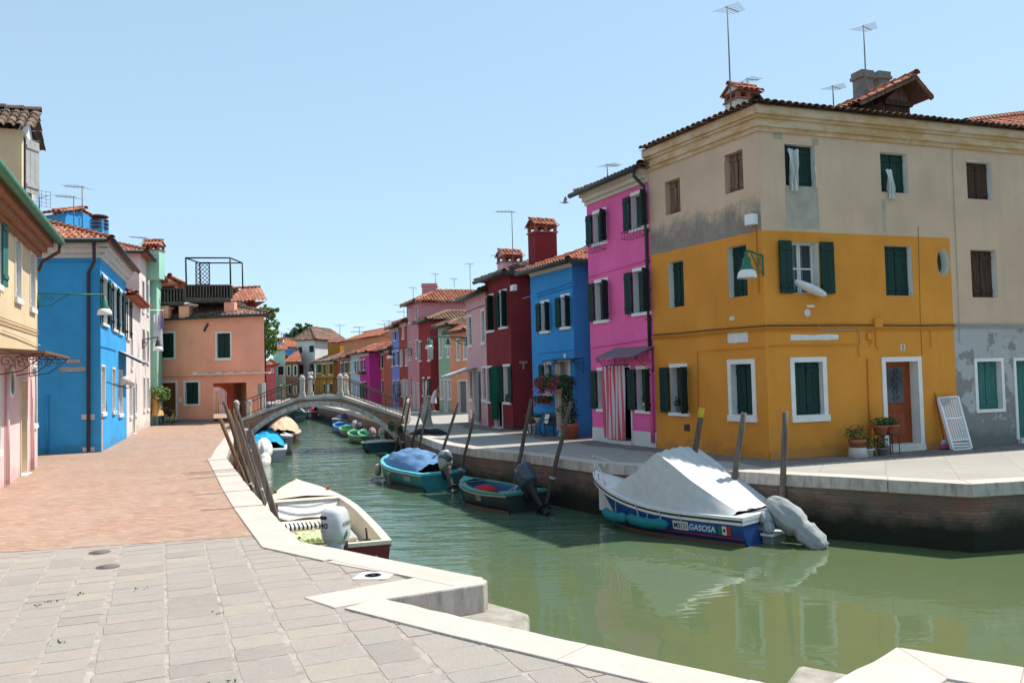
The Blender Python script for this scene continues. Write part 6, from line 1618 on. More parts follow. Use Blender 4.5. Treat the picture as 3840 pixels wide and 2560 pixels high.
        fs = [(i*(ny+1)+j, i*(ny+1)+j+1, (i+1)*(ny+1)+j+1, (i+1)*(ny+1)+j) for i in range(nx) for j in range(ny)]
        fs = [tuple(reversed(f_)) for f_ in fs]
        mb.add(vs, fs, None, True); o = mb.build(name, m, s.t)
        if e > 4: sharpen(o, 24)
        return o
    def thwart(s, t, w=.25, z=None, m=None):
        mb = MB(); z = z or s.zg(t)-.12; h = s.hw(t)-s.gw; mb.box(t*s.L-w/2, t*s.L+w/2, -h, h, z-.03, z); mb.build('seat', m, s.t)
    def place(s, dz=0): s.t.o.location = (s.Sc.x, s.Sc.y, WZ+dz); s.t.o.rotation_euler = (0, 0, s.yaw)
    def outboard(s, cow, leg, tilt=0, sc=1.0, y=0.0, x=-.12, z=None, trim=None, prop=True, yaw=0):
        z = (z or s.zt)+.02; M_ = Matrix.Rotation(R_(yaw), 3, 'Z') @ Matrix.Rotation(R_(tilt), 3, 'Y'); O = Vector((x, y, z))
        def q(v): return O+M_ @ (Vector(v)*sc)
        def sec(c, a, b): return (q(c), M_ @ (Vector((a, 0, 0))*sc), M_ @ (Vector((0, b, 0))*sc))
        mb = MB(); loft(mb, [sec((-.10, 0, .10), .18, .14), sec((-.11, 0, .18), .235, .175), sec((-.12, 0, .30), .25, .185), sec((-.13, 0, .44), .245, .18), sec((-.15, 0, .55), .22, .165), sec((-.17, 0, .61), .17, .13), sec((-.18, 0, .635), .08, .07)], 24, 3.2)
        c = mb.build('engine_cowling', cow, s.t)
        mb = MB(); loft(mb, [sec((-.12, 0, .14), .20, .15), sec((-.12, 0, .02), .14, .11), sec((-.14, 0, -.25), .10, .06), sec((-.15, 0, -.55), .09, .035), sec((-.15, 0, -.62), .09, .03)], 14, 2.4)
        loft(mb, [sec((-.17, 0, -.52), .20, .10), sec((-.17, 0, -.535), .20, .10)], 14, 2.4)
        loft(mb, [(q((.08, 0, -.72)), M_ @ Vector((0, 0, .01)), M_ @ Vector((0, .01, 0))), (q((.0, 0, -.72)), M_ @ (Vector((0, 0, .055))*sc), M_ @ (Vector((0, .055, 0))*sc)), (q((-.30, 0, -.72)), M_ @ (Vector((0, 0, .055))*sc), M_ @ (Vector((0, .055, 0))*sc)), (q((-.38, 0, -.72)), M_ @ Vector((0, 0, .02)), M_ @ Vector((0, .02, 0)))], 12, 2)
        mb.ext([q((-.05, -.012, -.60)), q((-.22, -.012, -.60)), q((-.20, -.012, -.92)), q((-.12, -.012, -.95))], M_ @ Vector((0, .024, 0)))
        mb.build('engine_leg', leg, s.t)
        if prop:
            mb = MB()
            for k in range(3):
                a = 2*math.pi*k/3; u = Vector((0, math.cos(a), math.sin(a))); v = Vector((.3, -math.sin(a), math.cos(a))).normalized()
                mb.ext([q(Vector((-.36, 0, -.72))+u*.03), q(Vector((-.36, 0, -.72))+u*.10+v*.06), q(Vector((-.36, 0, -.72))+u*.17+v*.02), q(Vector((-.36, 0, -.72))+u*.14-v*.05)], M_ @ Vector((.012, 0, 0)))
            mb.build('propeller', black_rubber, s.t)
        mb = MB(); mb.obox(q((.04, 0, .0)), M_ @ (Vector((.06, 0, 0))*sc), M_ @ (Vector((0, .10, 0))*sc), M_ @ (Vector((0, 0, .16))*sc)); mb.tube([q((.02, .0, .12)), q((.42, .02, .16))], .022*sc, 6); mb.build('mounting_bracket', black_rubber, s.t)
        return c, q
    def covered_motor(s, m, x, y, z, ax, rx, ry, Ln, seed=1, label=None, knots=True):
        """crumpled cloth bag over an outboard: axis vector ax of length Ln from (x,y,z)"""
        rnd = random.Random(seed); ax = Vector(ax).normalized(); sd = ax.cross(Vector((0, 0, 1)))
        sd = sd.normalized() if sd.length > .1 else Vector((0, 1, 0)); up = sd.cross(ax); mb = MB(); n = 34; secs = 22; base = 0; vs = []
        for i in range(secs+1):
            t = i/secs; k = math.sin(math.pi*min(1, t*2.2)/2)**.6*(1-.45*t) if t < .95 else .42
            if knots and .55 < t < .66: k *= .78
            for j in range(n):
                a = 2*math.pi*j/n; w_ = .9+.20*abs(math.sin(a*2.5+t*2.2+seed))+.13*abs(math.sin(a*5.5-t*5+seed*2))+.05*math.sin(t*26+a*3)*math.sin(a*2)+rnd.uniform(-.02, .02)
                vs.append(Vector((x, y, z))+ax*Ln*t+(sd*math.cos(a)*ry+up*math.sin(a)*rx)*k*w_)
        fs = [(i*n+j, i*n+(j+1) % n, (i+1)*n+(j+1) % n, (i+1)*n+j) for i in range(secs) for j in range(n)]+[tuple(reversed(range(n))), tuple(range(secs*n, secs*n+n))]
        mb.add(vs, fs, None, True); return mb.build('motor_cover', m, s.t, label=label)
def fender(bt, t, sg, m, ln=.5, r=.09, z=None, horiz=False, name='fender'):
    x = t*bt.L; y = sg*(bt.hw(t)+r+.03); z = z if z is not None else bt.zg(t)-.12; mb = MB()
    if horiz: pts = [(x+ln*q, sg*(bt.hw((x+ln*q)/bt.L)*.97+r*.8), z-.05*(1-abs(q)*2)+.03*math.sin(q*20)) for q in (-.5, -.44, -.3, -.15, 0, .15, .3, .44, .5)]
    else: pts = [(x, y, z), (x, y, z-ln*.1), (x, y, z-ln*.5), (x, y, z-ln*.9), (x, y, z-ln)]
    mb.tube(pts, [r*.45, r*.95, r, r*.95, r*.4] if len(pts) == 5 else [r*.4, r*.85, r, r*.9, r*1.02, r*.92, r, r*.85, r*.4], 10); o = mb.build(name, m, bt.t)
    m2 = MB(); p0 = Vector(pts[0]) if not horiz else Vector(pts[len(pts)//2]); m2.tube([p0, (x, sg*(bt.hw(t)), bt.zg(t)+.03)], .008, 4); m2.build('cord', rope_mat, o)
    return o
def gloss(name, col, rough=.35): return mat(name, col, rough, .12, 3, .04, 20, .5)
tarp_grey = cloth('tarp_silver', (.55, .55, .54), rough=.5, bump=.25); tarp_blue = cloth('tarp_blue', (.12, .24, .42), rough=.7); tarp_navy = cloth('tarp_navy', (.05, .06, .14)); tarp_tan = cloth('tarp_tan', (.55, .43, .30)); tarp_cyan = cloth('tarp_cyan', (.015, .33, .58), rough=.6)
cover_grey = cloth('cover_grey', (.36, .37, .37), rough=.7, bump=.5); canvas_white = cloth('canvas_white', (.74, .71, .66))
# ---- 1 blue and white day boat with the silver cover
N_ = G('U', 1490, 815, WZ+.58); W_ = G('U', 180, 398, WZ+1.12)
b = Boat('blue and white motorboat under a silver tent cover, nearest the ochre corner house', N_, W_, .92, 'port', gloss('hull_blue', (.018, .07, .24)), gloss('inner_white', (.7, .7, .68)), gloss('deck_white', (.74, .74, .72)), zs=.58, zb=1.10, zt=.58, tr=.88, p=2.2, rake=1.0, gw=.22, td=.72, ts=.10, fl=.2, strake=black_rubber)
print('gasosa L', b.L, b.B, math.degrees(b.yaw))
b.stripe(.145, .175, gloss('red_stripe', (.45, .03, .04)), t1=.93); b.stripe(.0, .07, mat('boot_brown', (.16, .09, .07), .8), t1=.9, name='waterline_stain')
mb = MB()
for sg in (1, -1):
    for i in range(30):
        ta, tb = i/30*.99, (i+1)/30*.99; q = []
        for t, z in ((ta, -.13), (tb, -.13), (tb, .03), (ta, .03)): q.append(Vector((t*b.L+.012*0, sg*(b.hw(t)+.025), b.zg(t)+z)))
        mb.add(q, [(0, 1, 2, 3)] if sg < 0 else [(3, 2, 1, 0)])
mb.quad((-.012, b.hw(0)+.025, b.zt-.13), (-.012, -b.hw(0)-.025, b.zt-.13), (-.012, -b.hw(0)-.025, b.zt+.03), (-.012, b.hw(0)+.025, b.zt+.03))
mb.build('topside_band', MATS['deck_white'], b.t)
def rg(t):
    if t < .46: return .06+(t-.05)/.41*1.14
    if t < .60: return 1.20-(t-.46)/.14*.62
    return max(0, .58*(1-(t-.60)/.17)**.9) if t < .77 else 0
b.tarp(tarp_grey, .05, .77, rg, e=7, wr=.022, sc=.93, nx=60, ny=30, name='tent_cover', drop=.04, seed=3)
tubes = MB(); pr_ = []
for sg in (1, -1):
    pts = [Vector((t*b.L+.05, sg*max(.0, b.hw(t)-.06), b.zg(t)+hh)) for t, hh in ((.80, .03), (.82, .30), (.88, .36), (.94, .40), (.985, .42))]
    tubes.tube(pts, .016, 6)
    for t in (.88, .95): tubes.tube([Vector((t*b.L+.05, sg*(b.hw(t)-.06), b.zg(t)+.03)), Vector((t*b.L+.05, sg*(b.hw(t)-.06), b.zg(t)+.38))], .014, 6)
tubes.tube([Vector((.985*b.L+.05, -(b.hw(.985)-.06), b.zg(.985)+.42)), Vector((b.L+.06, 0, b.zg(1)+.42)), Vector((.985*b.L+.05, (b.hw(.985)-.06), b.zg(.985)+.42))], .016, 6)
tubes.build('bow_rail', steel, b.t)
tq = cloth('fender_teal', (.02, .20, .22), rough=.9, bump=.6)
for (t0, ln) in ((.70, .19*b.L), (.48, .24*b.L)): fender(b, t0, 1, tq, ln, .12, z=.32, horiz=True)
b.covered_motor(cover_grey, -.02, -.05, .90, (-.80, 0, -.60), .32, .29, 1.5, seed=4, label='grey cloth cover over the tilted outboard')
b.covered_motor(cover_grey, -.02, .12, .66, (-.45, .3, -.8), .16, .15, .5, seed=9)
mb = MB(); mb.box(-.30, -.02, -.40, .30, .16, .22); mb.build('stern_platform', MATS['deck_white'], b.t, bevel=.02); mb = MB(); mb.box(-.26, -.02, -.32, .22, -.15, .155); mb.build('motor_bracket', mat('bracket_grey', (.25, .25, .24), .6), b.t, bevel=.02)
mb = MB()
for y in (-.82, -.62): mb.tube([(-.02, y, .40), (-.12, y, .72), (-.22, y, .66), (-.24, y, .1)], .015, 6)
for z in (.25, .45): mb.tube([(-.24, -.82, z), (-.24, -.62, z)], .013, 6)
mb.build('ladder', steel, b.t)
# registration, name and flag on the port quarter
def on_side(bt, sg=1, d=.014):
    def f(a, z, dd):
        t = a/bt.L; zg = bt.zg(t); r = z/zg; k = .95+.035*(r-.38)/.34 if r > .38 else .88+.07*r/.38
        return Vector((a, sg*(bt.hw(t)*k+.012+dd), z))
    return f
sf = on_side(b)
def side_plate(a0, a1, z0, z1, m, name, d=.0, parent=None):
    mb = MB(); n = 6
    for i in range(n): x0 = a0+(a1-a0)*i/n; x1 = a0+(a1-a0)*(i+1)/n; mb.quad(sf(x0, z0, d), sf(x0, z1, d), sf(x1, z1, d), sf(x1, z0, d))
    return mb.build(name, m, parent or b.t)
pl_w = gloss('plate_white', (.66, .68, .62)); pl_b = gloss('plate_blue', (.02, .10, .32))
zA, zB = .215, .40
side_plate(.125*b.L, .265*b.L, zA, zB, pl_b, 'name_plate'); side_plate(.265*b.L, .345*b.L, zA, zB, pl_w, 'number_plate')
text_mesh('GASOSA', lambda a, z, d: sf(.39*b.L-a, z, d), .131*b.L, .259*b.L, zA+.03, zB-.03, lamp_white, b.t, d=.004, shear=.2, name='boat_name')
text_mesh('M0131', lambda a, z, d: sf(.61*b.L-a, z, d), .271*b.L, .339*b.L, zA+.03, zB-.03, black_rubber, b.t, d=.004, name='registration')
for i, c in enumerate((gloss('flag_green', (.01, .16, .06)), pl_w, gloss('flag_red', (.5, .02, .02)))): side_plate((.119-.021*i)*b.L, (.119-.021*i-.0205)*b.L, zA, zB, c, 'flag_stripe', .001)
side_plate(.0935*b.L, .082*b.L, zA+.06, zB-.06, gloss('flag_badge', (.10, .04, .08)), 'flag_badge', .004)
for t0, t1 in ((.62, .55), (.42, .41), (.2, .3)):
    mb = MB(); mb.tube([Vector((t0*b.L, b.hw(t0)*.85, b.zg(t0)+.1)), Vector((t1*b.L, b.hw(t1)+.05, b.zg(t1)-.02)), Vector((t1*b.L-.1, b.hw(t1)+.06, b.zg(t1)-.3))], .010, 4); mb.build('cord', rope_mat, b.t)
b.place()
# ---- 2 dark green boat, black outboard
N_ = G('V', 1040, 815, WZ+.50); W_ = G('V', 207, 480, WZ+.62); Fc = G('V', 2025, 752, WZ+.50)
b = Boat('dark open boat with a teal green rim, a red cloth inside and a black outboard', N_, W_, (Fc-N_).length/2*.96, 'port', gloss('hull_black', (.025, .032, .032), .45), gloss('inner_blue', (.03, .10, .24), .6), gloss('rim_teal', (.04, .22, .18), .5), zs=.46, zb=.62, zt=.50, tr=.90, p=2.4, rake=.45, gw=.16, td=.80, ts=.16, strake=gloss('rim_tan', (.30, .24, .16)))
print('green', b.L, b.B)
b.stripe(.0, .08, mat('stain_brown', (.15, .10, .08), .9), t1=.92, name='waterline_stain'); b.thwart(.45, m=MATS['inner_blue'])
mb = MB(); loft(mb, [((.62*b.L, .1, .30), (.45, 0, 0), (0, .42, 0)), ((.60*b.L, .1, .40), (.40, 0, 0), (0, .36, 0)), ((.58*b.L, .12, .50), (.24, .05, 0), (0, .22, .03)), ((.57*b.L, .14, .56), (.08, 0, 0), (0, .1, 0))], 14, 2.2); mb.build('red_cloth', cloth('cloth_red', (.42, .035, .03)), b.t)
b.outboard(gloss('cowl_navy', (.035, .055, .085), .25), black_rubber, tilt=38, sc=1.15, x=-.10, z=.50)
mb = MB(); mb.tube([(.4*b.L, -b.hw(.4)+.1, .52), (.42*b.L, -.3, .36), (.62*b.L, -.2, .32)], .014, 5); mb.tube([(.4*b.L, -b.hw(.4)+.1, .52), (.33*b.L, -.3, .40), (.22*b.L, -.1, .15)], .014, 5); mb.build('rope', rope_mat, b.t)
t_ = .42*b.L; mb = MB(); sf2 = on_side(b); 
mb = MB(); mb.quad(sf2(.36*b.L, .24, .002), sf2(.36*b.L, .40, .002), sf2(.44*b.L, .40, .002), sf2(.44*b.L, .24, .002)); pl = mb.build('number_plate', mat('plate_worn', (.36, .33, .28), .7, .3), b.t)
text_mesh('6V 071', lambda a, z, d: sf2(.80*b.L-a, z, d), .37*b.L, .43*b.L, .27, .37, black_rubber, pl, d=.006, name='registration')
b.place()
# ---- 3 turquoise boat under a blue tarpaulin
N_ = G('S', 845, 672, WZ+.52); W_ = G('S', 238, 345, WZ+.70); Fc = G('S', 1688, 600, WZ+.52)
b = Boat('turquoise boat under a crumpled blue tarpaulin with round fenders on its side', N_, W_, (Fc-N_).length/2*.97, 'port', gloss('hull_turquoise', (.03, .20, .22), .4), gloss('inner_turq', (.06, .28, .34)), gloss('rim_turquoise', (.10, .48, .56), .4), zs=.54, zb=.74, zt=.54, tr=.90, p=2.3, rake=.5, gw=.18, td=.82, ts=.10, strake=gloss('rim_cream', (.50, .44, .34)))
print('teal', b.L, b.B)
b.tarp(tarp_blue, .10, .84, lambda t: .50*math.sin(math.pi*min(1, max(0, (t-.04)/.80)))**.7+.06, e=2.2, wr=.055, sc=.84, seed=5)
for t, hz in ((.86, False), (.45, False)): fender(b, t, 1, mat('fender_tan', (.40, .33, .26), .8) if t > .5 else mat('fender_dark', (.16, .13, .10), .9), .42 if t > .5 else .55, .12 if t > .5 else .08)
b.outboard(gloss('cowl_beige', (.36, .34, .30), .35), mat('leg_dark', (.10, .085, .075), .6), tilt=28, sc=1.05, x=-.12)
b.covered_motor(cloth('cover_slate', (.10, .14, .18)), .12, 0, .98, (-1, 0, .25), .24, .22, .5, seed=6, knots=False)
mb = MB(); sf3 = on_side(b); mb.quad(sf3(.16*b.L, .26, .002), sf3(.16*b.L, .42, .002), sf3(.26*b.L, .42, .002), sf3(.26*b.L, .26, .002)); mb.build('number_plate', MATS['plate_worn'], b.t); b.stripe(.0, .07, MATS['stain_brown'], t1=.92, name='waterline_stain')
b.place()
# ---- 4 cream boat with the white outboard
N_ = G('T', 1598, 1300, WZ+.62); W_ = G('T', 805, 792, WZ+.80)
b = Boat('open cream boat with a dark red hull, striped cushions and a white outboard', N_, W_, .93, 'starboard', gloss('hull_red', (.16, .012, .018), .3), gloss('inner_cream', (.66, .58, .44), .5), gloss('rim_cream2', (.70, .62, .47), .4), zs=.60, zb=.80, zt=.62, tr=.90, p=2.1, rake=.4, gw=.13, td=.66, ts=.0, fl=.12, strake=MATS.get('rim_cream2'))
print('cream', b.L, b.B, math.degrees(b.yaw), b.Sc)
mb = MB()
for sg in (1, -1):
    for i in range(30):
        ta, tb = i/30, (i+1)/30; q = []
        for t, z in ((ta, -.10), (tb, -.10), (tb, .03), (ta, .03)): q.append(Vector((t*b.L, sg*(b.hw(t)+.022), b.zg(t)+z)))
        mb.add(q, [(0, 1, 2, 3)] if sg < 0 else [(3, 2, 1, 0)])
mb.build('topside_band', MATS['rim_cream2'], b.t)
hwf = b.hw
mb = MB()   # stern quarters and motor well
mb.box(.05, .75, .38, hwf(.1)-.10, .12, .53); mb.box(.05, .75, -hwf(.1)+.10, -.38, .12, .53); mb.box(.55, .80, -.38, .38, .12, .40); mb.build('stern_lockers', MATS['rim_cream2'], b.t, bevel=.02)
mb = MB(); mb.box(.78, .84, -hwf(.2)+.14, hwf(.2)-.14, .36, .42); mb.build('wood_thwart', wood('varnish', (.42, .13, .03), None, .35), b.t)
stripes = cloth('stripe_navy', (.72, .70, .64), (.02, .03, .06), stripe=11, axis=1, ratio=.55)
stripes2 = cloth('stripe_navy_long', (.72, .70, .64), (.02, .03, .06), stripe=11, axis=0, ratio=.55)
mb = MB(); x0 = .45*b.L
for y0, y1 in ((.03, .62), (-.62, -.03)): mb.box(x0, x0+.50, y0, y1, .28, .37)
mb.build('cushion', stripes, b.t, bevel=.03, label='navy and white striped seat cushions')
mb = MB(); mb.box(.24*b.L, .44*b.L, -.66, -.46, .28, .38); mb.build('cushion', stripes2, b.t, bevel=.03); mb = MB(); mb.box(.24*b.L, .60*b.L, -.70, -.45, .12, .28); mb.box(.45*b.L, .60*b.L, -.7, .7, .12, .278); mb.build('bench', MATS['inner_cream'], b.t)
flor = NB('floral_cloth'); _c = flor.mix(flor.ramp(flor.noise(14, 4), .48, .54), (.62, .60, .40), (.16, .30, .10)); _c = flor.mix(flor.ramp(flor.noise(22, 3), .6, .64), _c, (.62, .55, .20)); flor = flor.done(_c, .9, .1)
mb = MB(); mb.box(.27*b.L, .38*b.L, -.42, .48, .26, .37); mb.build('cushion', flor, b.t, bevel=.04, label='green flowered cushion')
mb = MB(); 
for i in range(10):
    for j in range(8):
        P_ = lambda i, j: Vector((.28*b.L+.42*i/10, .42+.34*j/8, .39+.02*math.sin(i*1.7+j)+.02*math.sin(j*2.1)))
        mb.add([P_(i, j), P_(i+1, j), P_(i+1, j+1), P_(i, j+1)], [(0, 1, 2, 3)], None, True)
mb.build('towel', cloth('towel_check', (.74, .76, .70), (.42, .62, .10), stripe=5, axis=0, ratio=.72), b.t)
# white sheet hanging from the fore deck edge
mb = MB(); xd = .66*b.L; n1, n2 = 30, 14
for i in range(n1):
    for j in range(n2):
        def P_(i, j):
            v = -1+2*i/n1; u = j/n2; y = v*(hwf(.64)-.16)
            sag = .035*math.sin(u*15-(1-v*v)*6)*(.4+u); return Vector((xd-.03-.32*u+sag*.9, y, b.zg(.66)+.04-.40*u+sag*.4))
        mb.add([P_(i, j), P_(i, j+1), P_(i+1, j+1), P_(i+1, j)], [(0, 1, 2, 3)], None, True)
mb.build('sheet', cloth('sheet_white', (.66, .66, .66), bump=.15), b.t, label='white sheet hung under the fore deck')
for sg in (1, -1):
    mb = MB(); t = .80; mb.box(t*b.L-.09, t*b.L+.09, sg*(hwf(t))-.03, sg*(hwf(t))+.03, b.zg(t)-.02, b.zg(t)+.12); mb.build('oar_block', MATS['varnish'], b.t)
mb = MB(); mb.obox((.62*b.L, hwf(.62)-.20, .56), (.12, 0, 0), (0, .03, 0), (0, 0, .12)); mb.build('locker_door', wood('mahogany', (.20, .05, .025), None, .4), b.t)
cw, q = b.outboard(gloss('cowl_white', (.62, .64, .66), .22), gloss('leg_silver', (.45, .47, .48), .35), tilt=0, sc=1.18, x=-.06, y=.0, z=.60, prop=True, yaw=-31)
# writing on the cowling (faces astern and to port)
M_s = 1.18
def cowl_back(a, z, d):
    # wrap the rear of the cowling: a measured across, y from +.16 to -.16
    n_ = 3.2; y = a; cx, ax_, by = -.125, .25, .185
    r = max(0, 1-abs(y/by)**n_)**(1/n_); x = cx-ax_*r-d
    return q((x, y, z))
inkd = mat('decal_dark', (.03, .035, .05), .4); inkg = mat('decal_green', (.02, .12, .10), .4)
text_mesh('40', lambda a, z, d: cowl_back(.14-a, z, d), .0, .13, .34, .425, inkd, cw, d=.006, name='number')
def cowl_side(a, z, d):
    n_ = 3.2; cx, ax_, by = -.125, .25, .185; y = -by*max(0, 1-abs((a-cx)/ax_)**n_)**(1/n_)-d; return q((a, y, z))
text_mesh('HONDA', cowl_side, -.26, .01, .355, .425, inkd, cw, d=.006, name='maker_lettering')
mb = MB()   # wing emblem
W0 = [(0, 0), (.07, .06), (.10, .13), (.055, .085), (.075, .15), (.03, .10), (.035, .14), (.0, .06)]
mb.add([cowl_side(-.22+a*1.3, .14+z*1.1, .006) for a, z in W0], [tuple(range(len(W0)))]); mb.build('wing_emblem', inkg, cw)
def decal(y0, y1, z0, z1, m_, nm, d_=.006):
    mb = MB()
    for k in range(6):
        ya, yb_ = y0+(y1-y0)*k/6, y0+(y1-y0)*(k+1)/6; mb.quad(cowl_back(ya, z0, d_), cowl_back(yb_, z0, d_), cowl_back(yb_, z1, d_), cowl_back(ya, z1, d_))
    return mb.build(nm, m_, cw)
decal(.15, .03, .475, .525, black_rubber, 'air_intake'); decal(.13, .05, .295, .302, mat('decal_red', (.4, .05, .04), .4), 'decal_line')
mb = MB(); mb.tube([(.55, -.60, .55), (.62, -.60, .74), (.68, -.60, .78)], .02, 6); mb.box(.48, .62, -.66, -.54, .52, .60); mb.build('throttle', black_rubber, b.t)
mb = MB(); mb.box(-.035, -.018, -.66, -.30, .34, .36); mb.build('transom_trim', MATS['rim_cream2'], b.t); mb = MB(); mb.lathe((-.03, -.66, .36), [(.05, 0), (.05, .01), (0, .012)], 14, ax=Matrix.Rotation(R_(-90), 3, 'Y')); mb.build('drain_cap', galv, b.t)
b.place()
# ---- the others, smaller in the picture
def small(label, N, W, bb, side, hull, rim, inner, zs=.42, zb=.58, tr=.88, td=.8, ts=.12, motor=None, tarp=None, **kw):
    b = Boat(label, N, W, bb, side, hull, inner, rim, zs=zs, zb=zb, tr=tr, td=td, ts=ts, rake=.35, **kw)
    if tarp: b.tarp(tarp[0], tarp[1], tarp[2], tarp[3], e=2.2, wr=.05, sc=.9, seed=len(label))
    if motor: b.covered_motor(motor[0], .02, 0, b.zs+.50, (-.5, 0, -1), .26, .24, .85, seed=len(label))
    return b
gskiff = gloss('skiff_green', (.12, .38, .20), .5); gh = gloss('skiff_hull', (.13, .24, .15), .5)
b = small('round white dinghy with a dark teal hull, in front of the green skiffs', G('R', 1500, 850, WZ+.5), G('R', 1640, 795, WZ+.55), .72, 'port', gloss('dinghy_hull', (.015, .055, .07), .4), gloss('dinghy_rim', (.55, .52, .50)), gloss('dinghy_in', (.66, .66, .70)), zs=.5, zb=.56, tr=.82, td=.97, ts=.0); b.place()
pinkc = cloth('cover_pink_stripe', (.52, .34, .36), (.36, .20, .23), stripe=9, axis=2); whitec = cloth('cover_offwhite', (.62, .62, .55)); darkc = cloth('cover_dark', (.10, .11, .15))
b = small('green skiff with a pink striped cloth over its motor', G('R', 1380, 745, WZ+.42), G('R', 1225, 640, WZ+.52), .62, 'port', gh, gskiff, gskiff, motor=(pinkc,)); b.place()
b = small('green skiff with an off-white cover on its motor, next to the dinghy', G('R', 1560, 745, WZ+.42), G('R', 1400, 640, WZ+.5), .6, 'port', gh, gskiff, gskiff, motor=(whitec,)); b.place()
b = small('green skiff with a dark cloth over its motor, behind the pink one', G('R', 1150, 632, WZ+.42), G('R', 1110, 560, WZ+.5), .7, 'port', gh, gskiff, gskiff, motor=(darkc,)); b.place()
b = small('bright blue open boat with blue thwarts beyond the bridge', G('R', 1075, 592, WZ+.42), G('R', 985, 500, WZ+.5), .72, 'port', gloss('hull_cobalt', (.02, .06, .18)), gloss('rim_cobalt', (.05, .25, .60)), MATS['rim_cobalt'] if 'rim_cobalt' in MATS else gloss('rim_cobalt', (.05, .25, .60)), motor=(cover_grey,))
for t in (.3, .5, .68): b.thwart(t, m=MATS['rim_cobalt'])
b.place()
b = small('cream and blue-grey boat under a navy tarpaulin beyond the bridge', G('R', 1300, 420, WZ+.6), G('R', 868, 440, WZ+.7), .8, 'starboard', gloss('hull_bluegrey', (.10, .17, .22)), gloss('rim_sand', (.50, .46, .34)), MATS['hull_bluegrey'] if 'hull_bluegrey' in MATS else gloss('hull_bluegrey', (.1, .17, .22)), zs=.6, zb=.75, tarp=(tarp_navy, .05, .85, lambda t: .5*math.sin(math.pi*min(1, t/.85))**.7)); b.stripe(.38, .58, gloss('cream_band', (.52, .48, .36)), t1=.95); b.place()
b = small('slim dark grey boat with a white rim in the middle distance', G('R', 940, 330, WZ+.5), G('R', 670, 320, WZ+.55), .6, 'starboard', gloss('hull_char', (.05, .04, .05)), gloss('rim_white', (.62, .60, .58)), gloss('rim_white', (.62, .60, .58))); b.place()
b = small('boat with a raspberry red cover, farthest of the moored boats in mid canal', G('R', 500, 300, WZ+.7), G('R', 600, 262, WZ+.8), .9, 'port', gloss('hull_maroon', (.12, .02, .03)), gloss('rim_white', (.6, .6, .6)), gloss('rim_white', (.6, .6, .6)), zs=.7, zb=.8, tarp=(cloth('tarp_raspberry', (.45, .04, .08)), .02, .9, lambda t: .45)); b.place()
b = small('white boat with a pointed deck behind the red covered one', G('R', 430, 262, WZ+.8), G('R', 560, 205, WZ+.9), .9, 'port', gloss('hull_blue2', (.03, .08, .18)), gloss('deck_white', (.74, .74, .72)), MATS['deck_white'], zs=.8, zb=.95, td=.3); b.place()
# dark blue barge, bow on, left side beyond the bridge
Wb = G('Q', 1672, 985, WZ); hd = Vector((Wb.x, Wb.y))-Vector((0, 0)); hd = Vector((.22, -.975)).normalized(); Wb2 = Vector((Wb.x, Wb.y)); St = Wb2-hd*6.5; pn = Vector((-hd.y, hd.x))
b = Boat('large dark blue work boat seen bow-on through the arch, tan canvas on top', Vector((St.x+pn.x*.9, St.y+pn.y*.9, 0)), Vector((Wb2.x, Wb2.y, 0)), .9, 'port', gloss('hull_navy', (.015, .035, .07), .4), gloss('inner_navy', (.03, .05, .08)), gloss('rim_seagreen', (.10, .24, .22)), zs=.72, zb=1.15, tr=.9, p=2.6, rake=.2, td=.7, ts=.1, gw=.15)
b.tarp(cloth('canvas_tan', (.40, .36, .30)), .05, .68, lambda t: .35, e=2.2, wr=.05, sc=.9, seed=2); mb = MB(); mb.box(b.L-.06, b.L+.06, -.05, .05, -.3, 1.32); mb.build('stem_post', iron, b.t); b.stripe(.5, .54, gloss('rim_seagreen', (.10, .24, .22)), t1=.97); b.place()
# left side, under and before the bridge
b = small('blue covered boat with a pale motor bag by the left quay before the bridge', G('T', 722, 535, WZ+.5), G('T', 560, 400, WZ+.6), .82, 'starboard', gloss('hull_grey', (.30, .32, .35)), gloss('rim_pale', (.62, .60, .60)), gloss('rim_pale', (.62, .60, .60)), zs=.5, zb=.65, tarp=(tarp_cyan, .10, .92, lambda t: .62*math.sin(math.pi*min(1, max(0, t)/.98))**.6))
b.covered_motor(canvas_white, .35, .12, 1.05, (-.72, 0, -.72), .42, .38, 1.75, seed=12, label='off-white motor bag'); b.place()
b = small('white pointed boat between the blue covered one and the tan one', G('Q', 1380, 1120, WZ+.6), G('Q', 1530, 1290, WZ+.7), .72, 'port', gloss('hull_white', (.6, .6, .6)), MATS['rim_white'], gloss('inner_rust', (.30, .12, .08)), zs=.6, zb=.75, td=.45); b.place()
b = small('low boat under a tan canvas tent by the left bridge foot', G('Q', 1735, 1195, WZ+.5), G('Q', 1560, 1060, WZ+.6), .85, 'starboard', gloss('hull_redbrown', (.25, .06, .05)), gloss('rim_pinkish', (.55, .40, .36)), gloss('rim_pinkish', (.55, .40, .36)), zs=.5, zb=.62, tarp=(tarp_tan, .06, .9, lambda t: .85*math.sin(math.pi*min(1, max(0, t)/.95))**.8)); b.place()
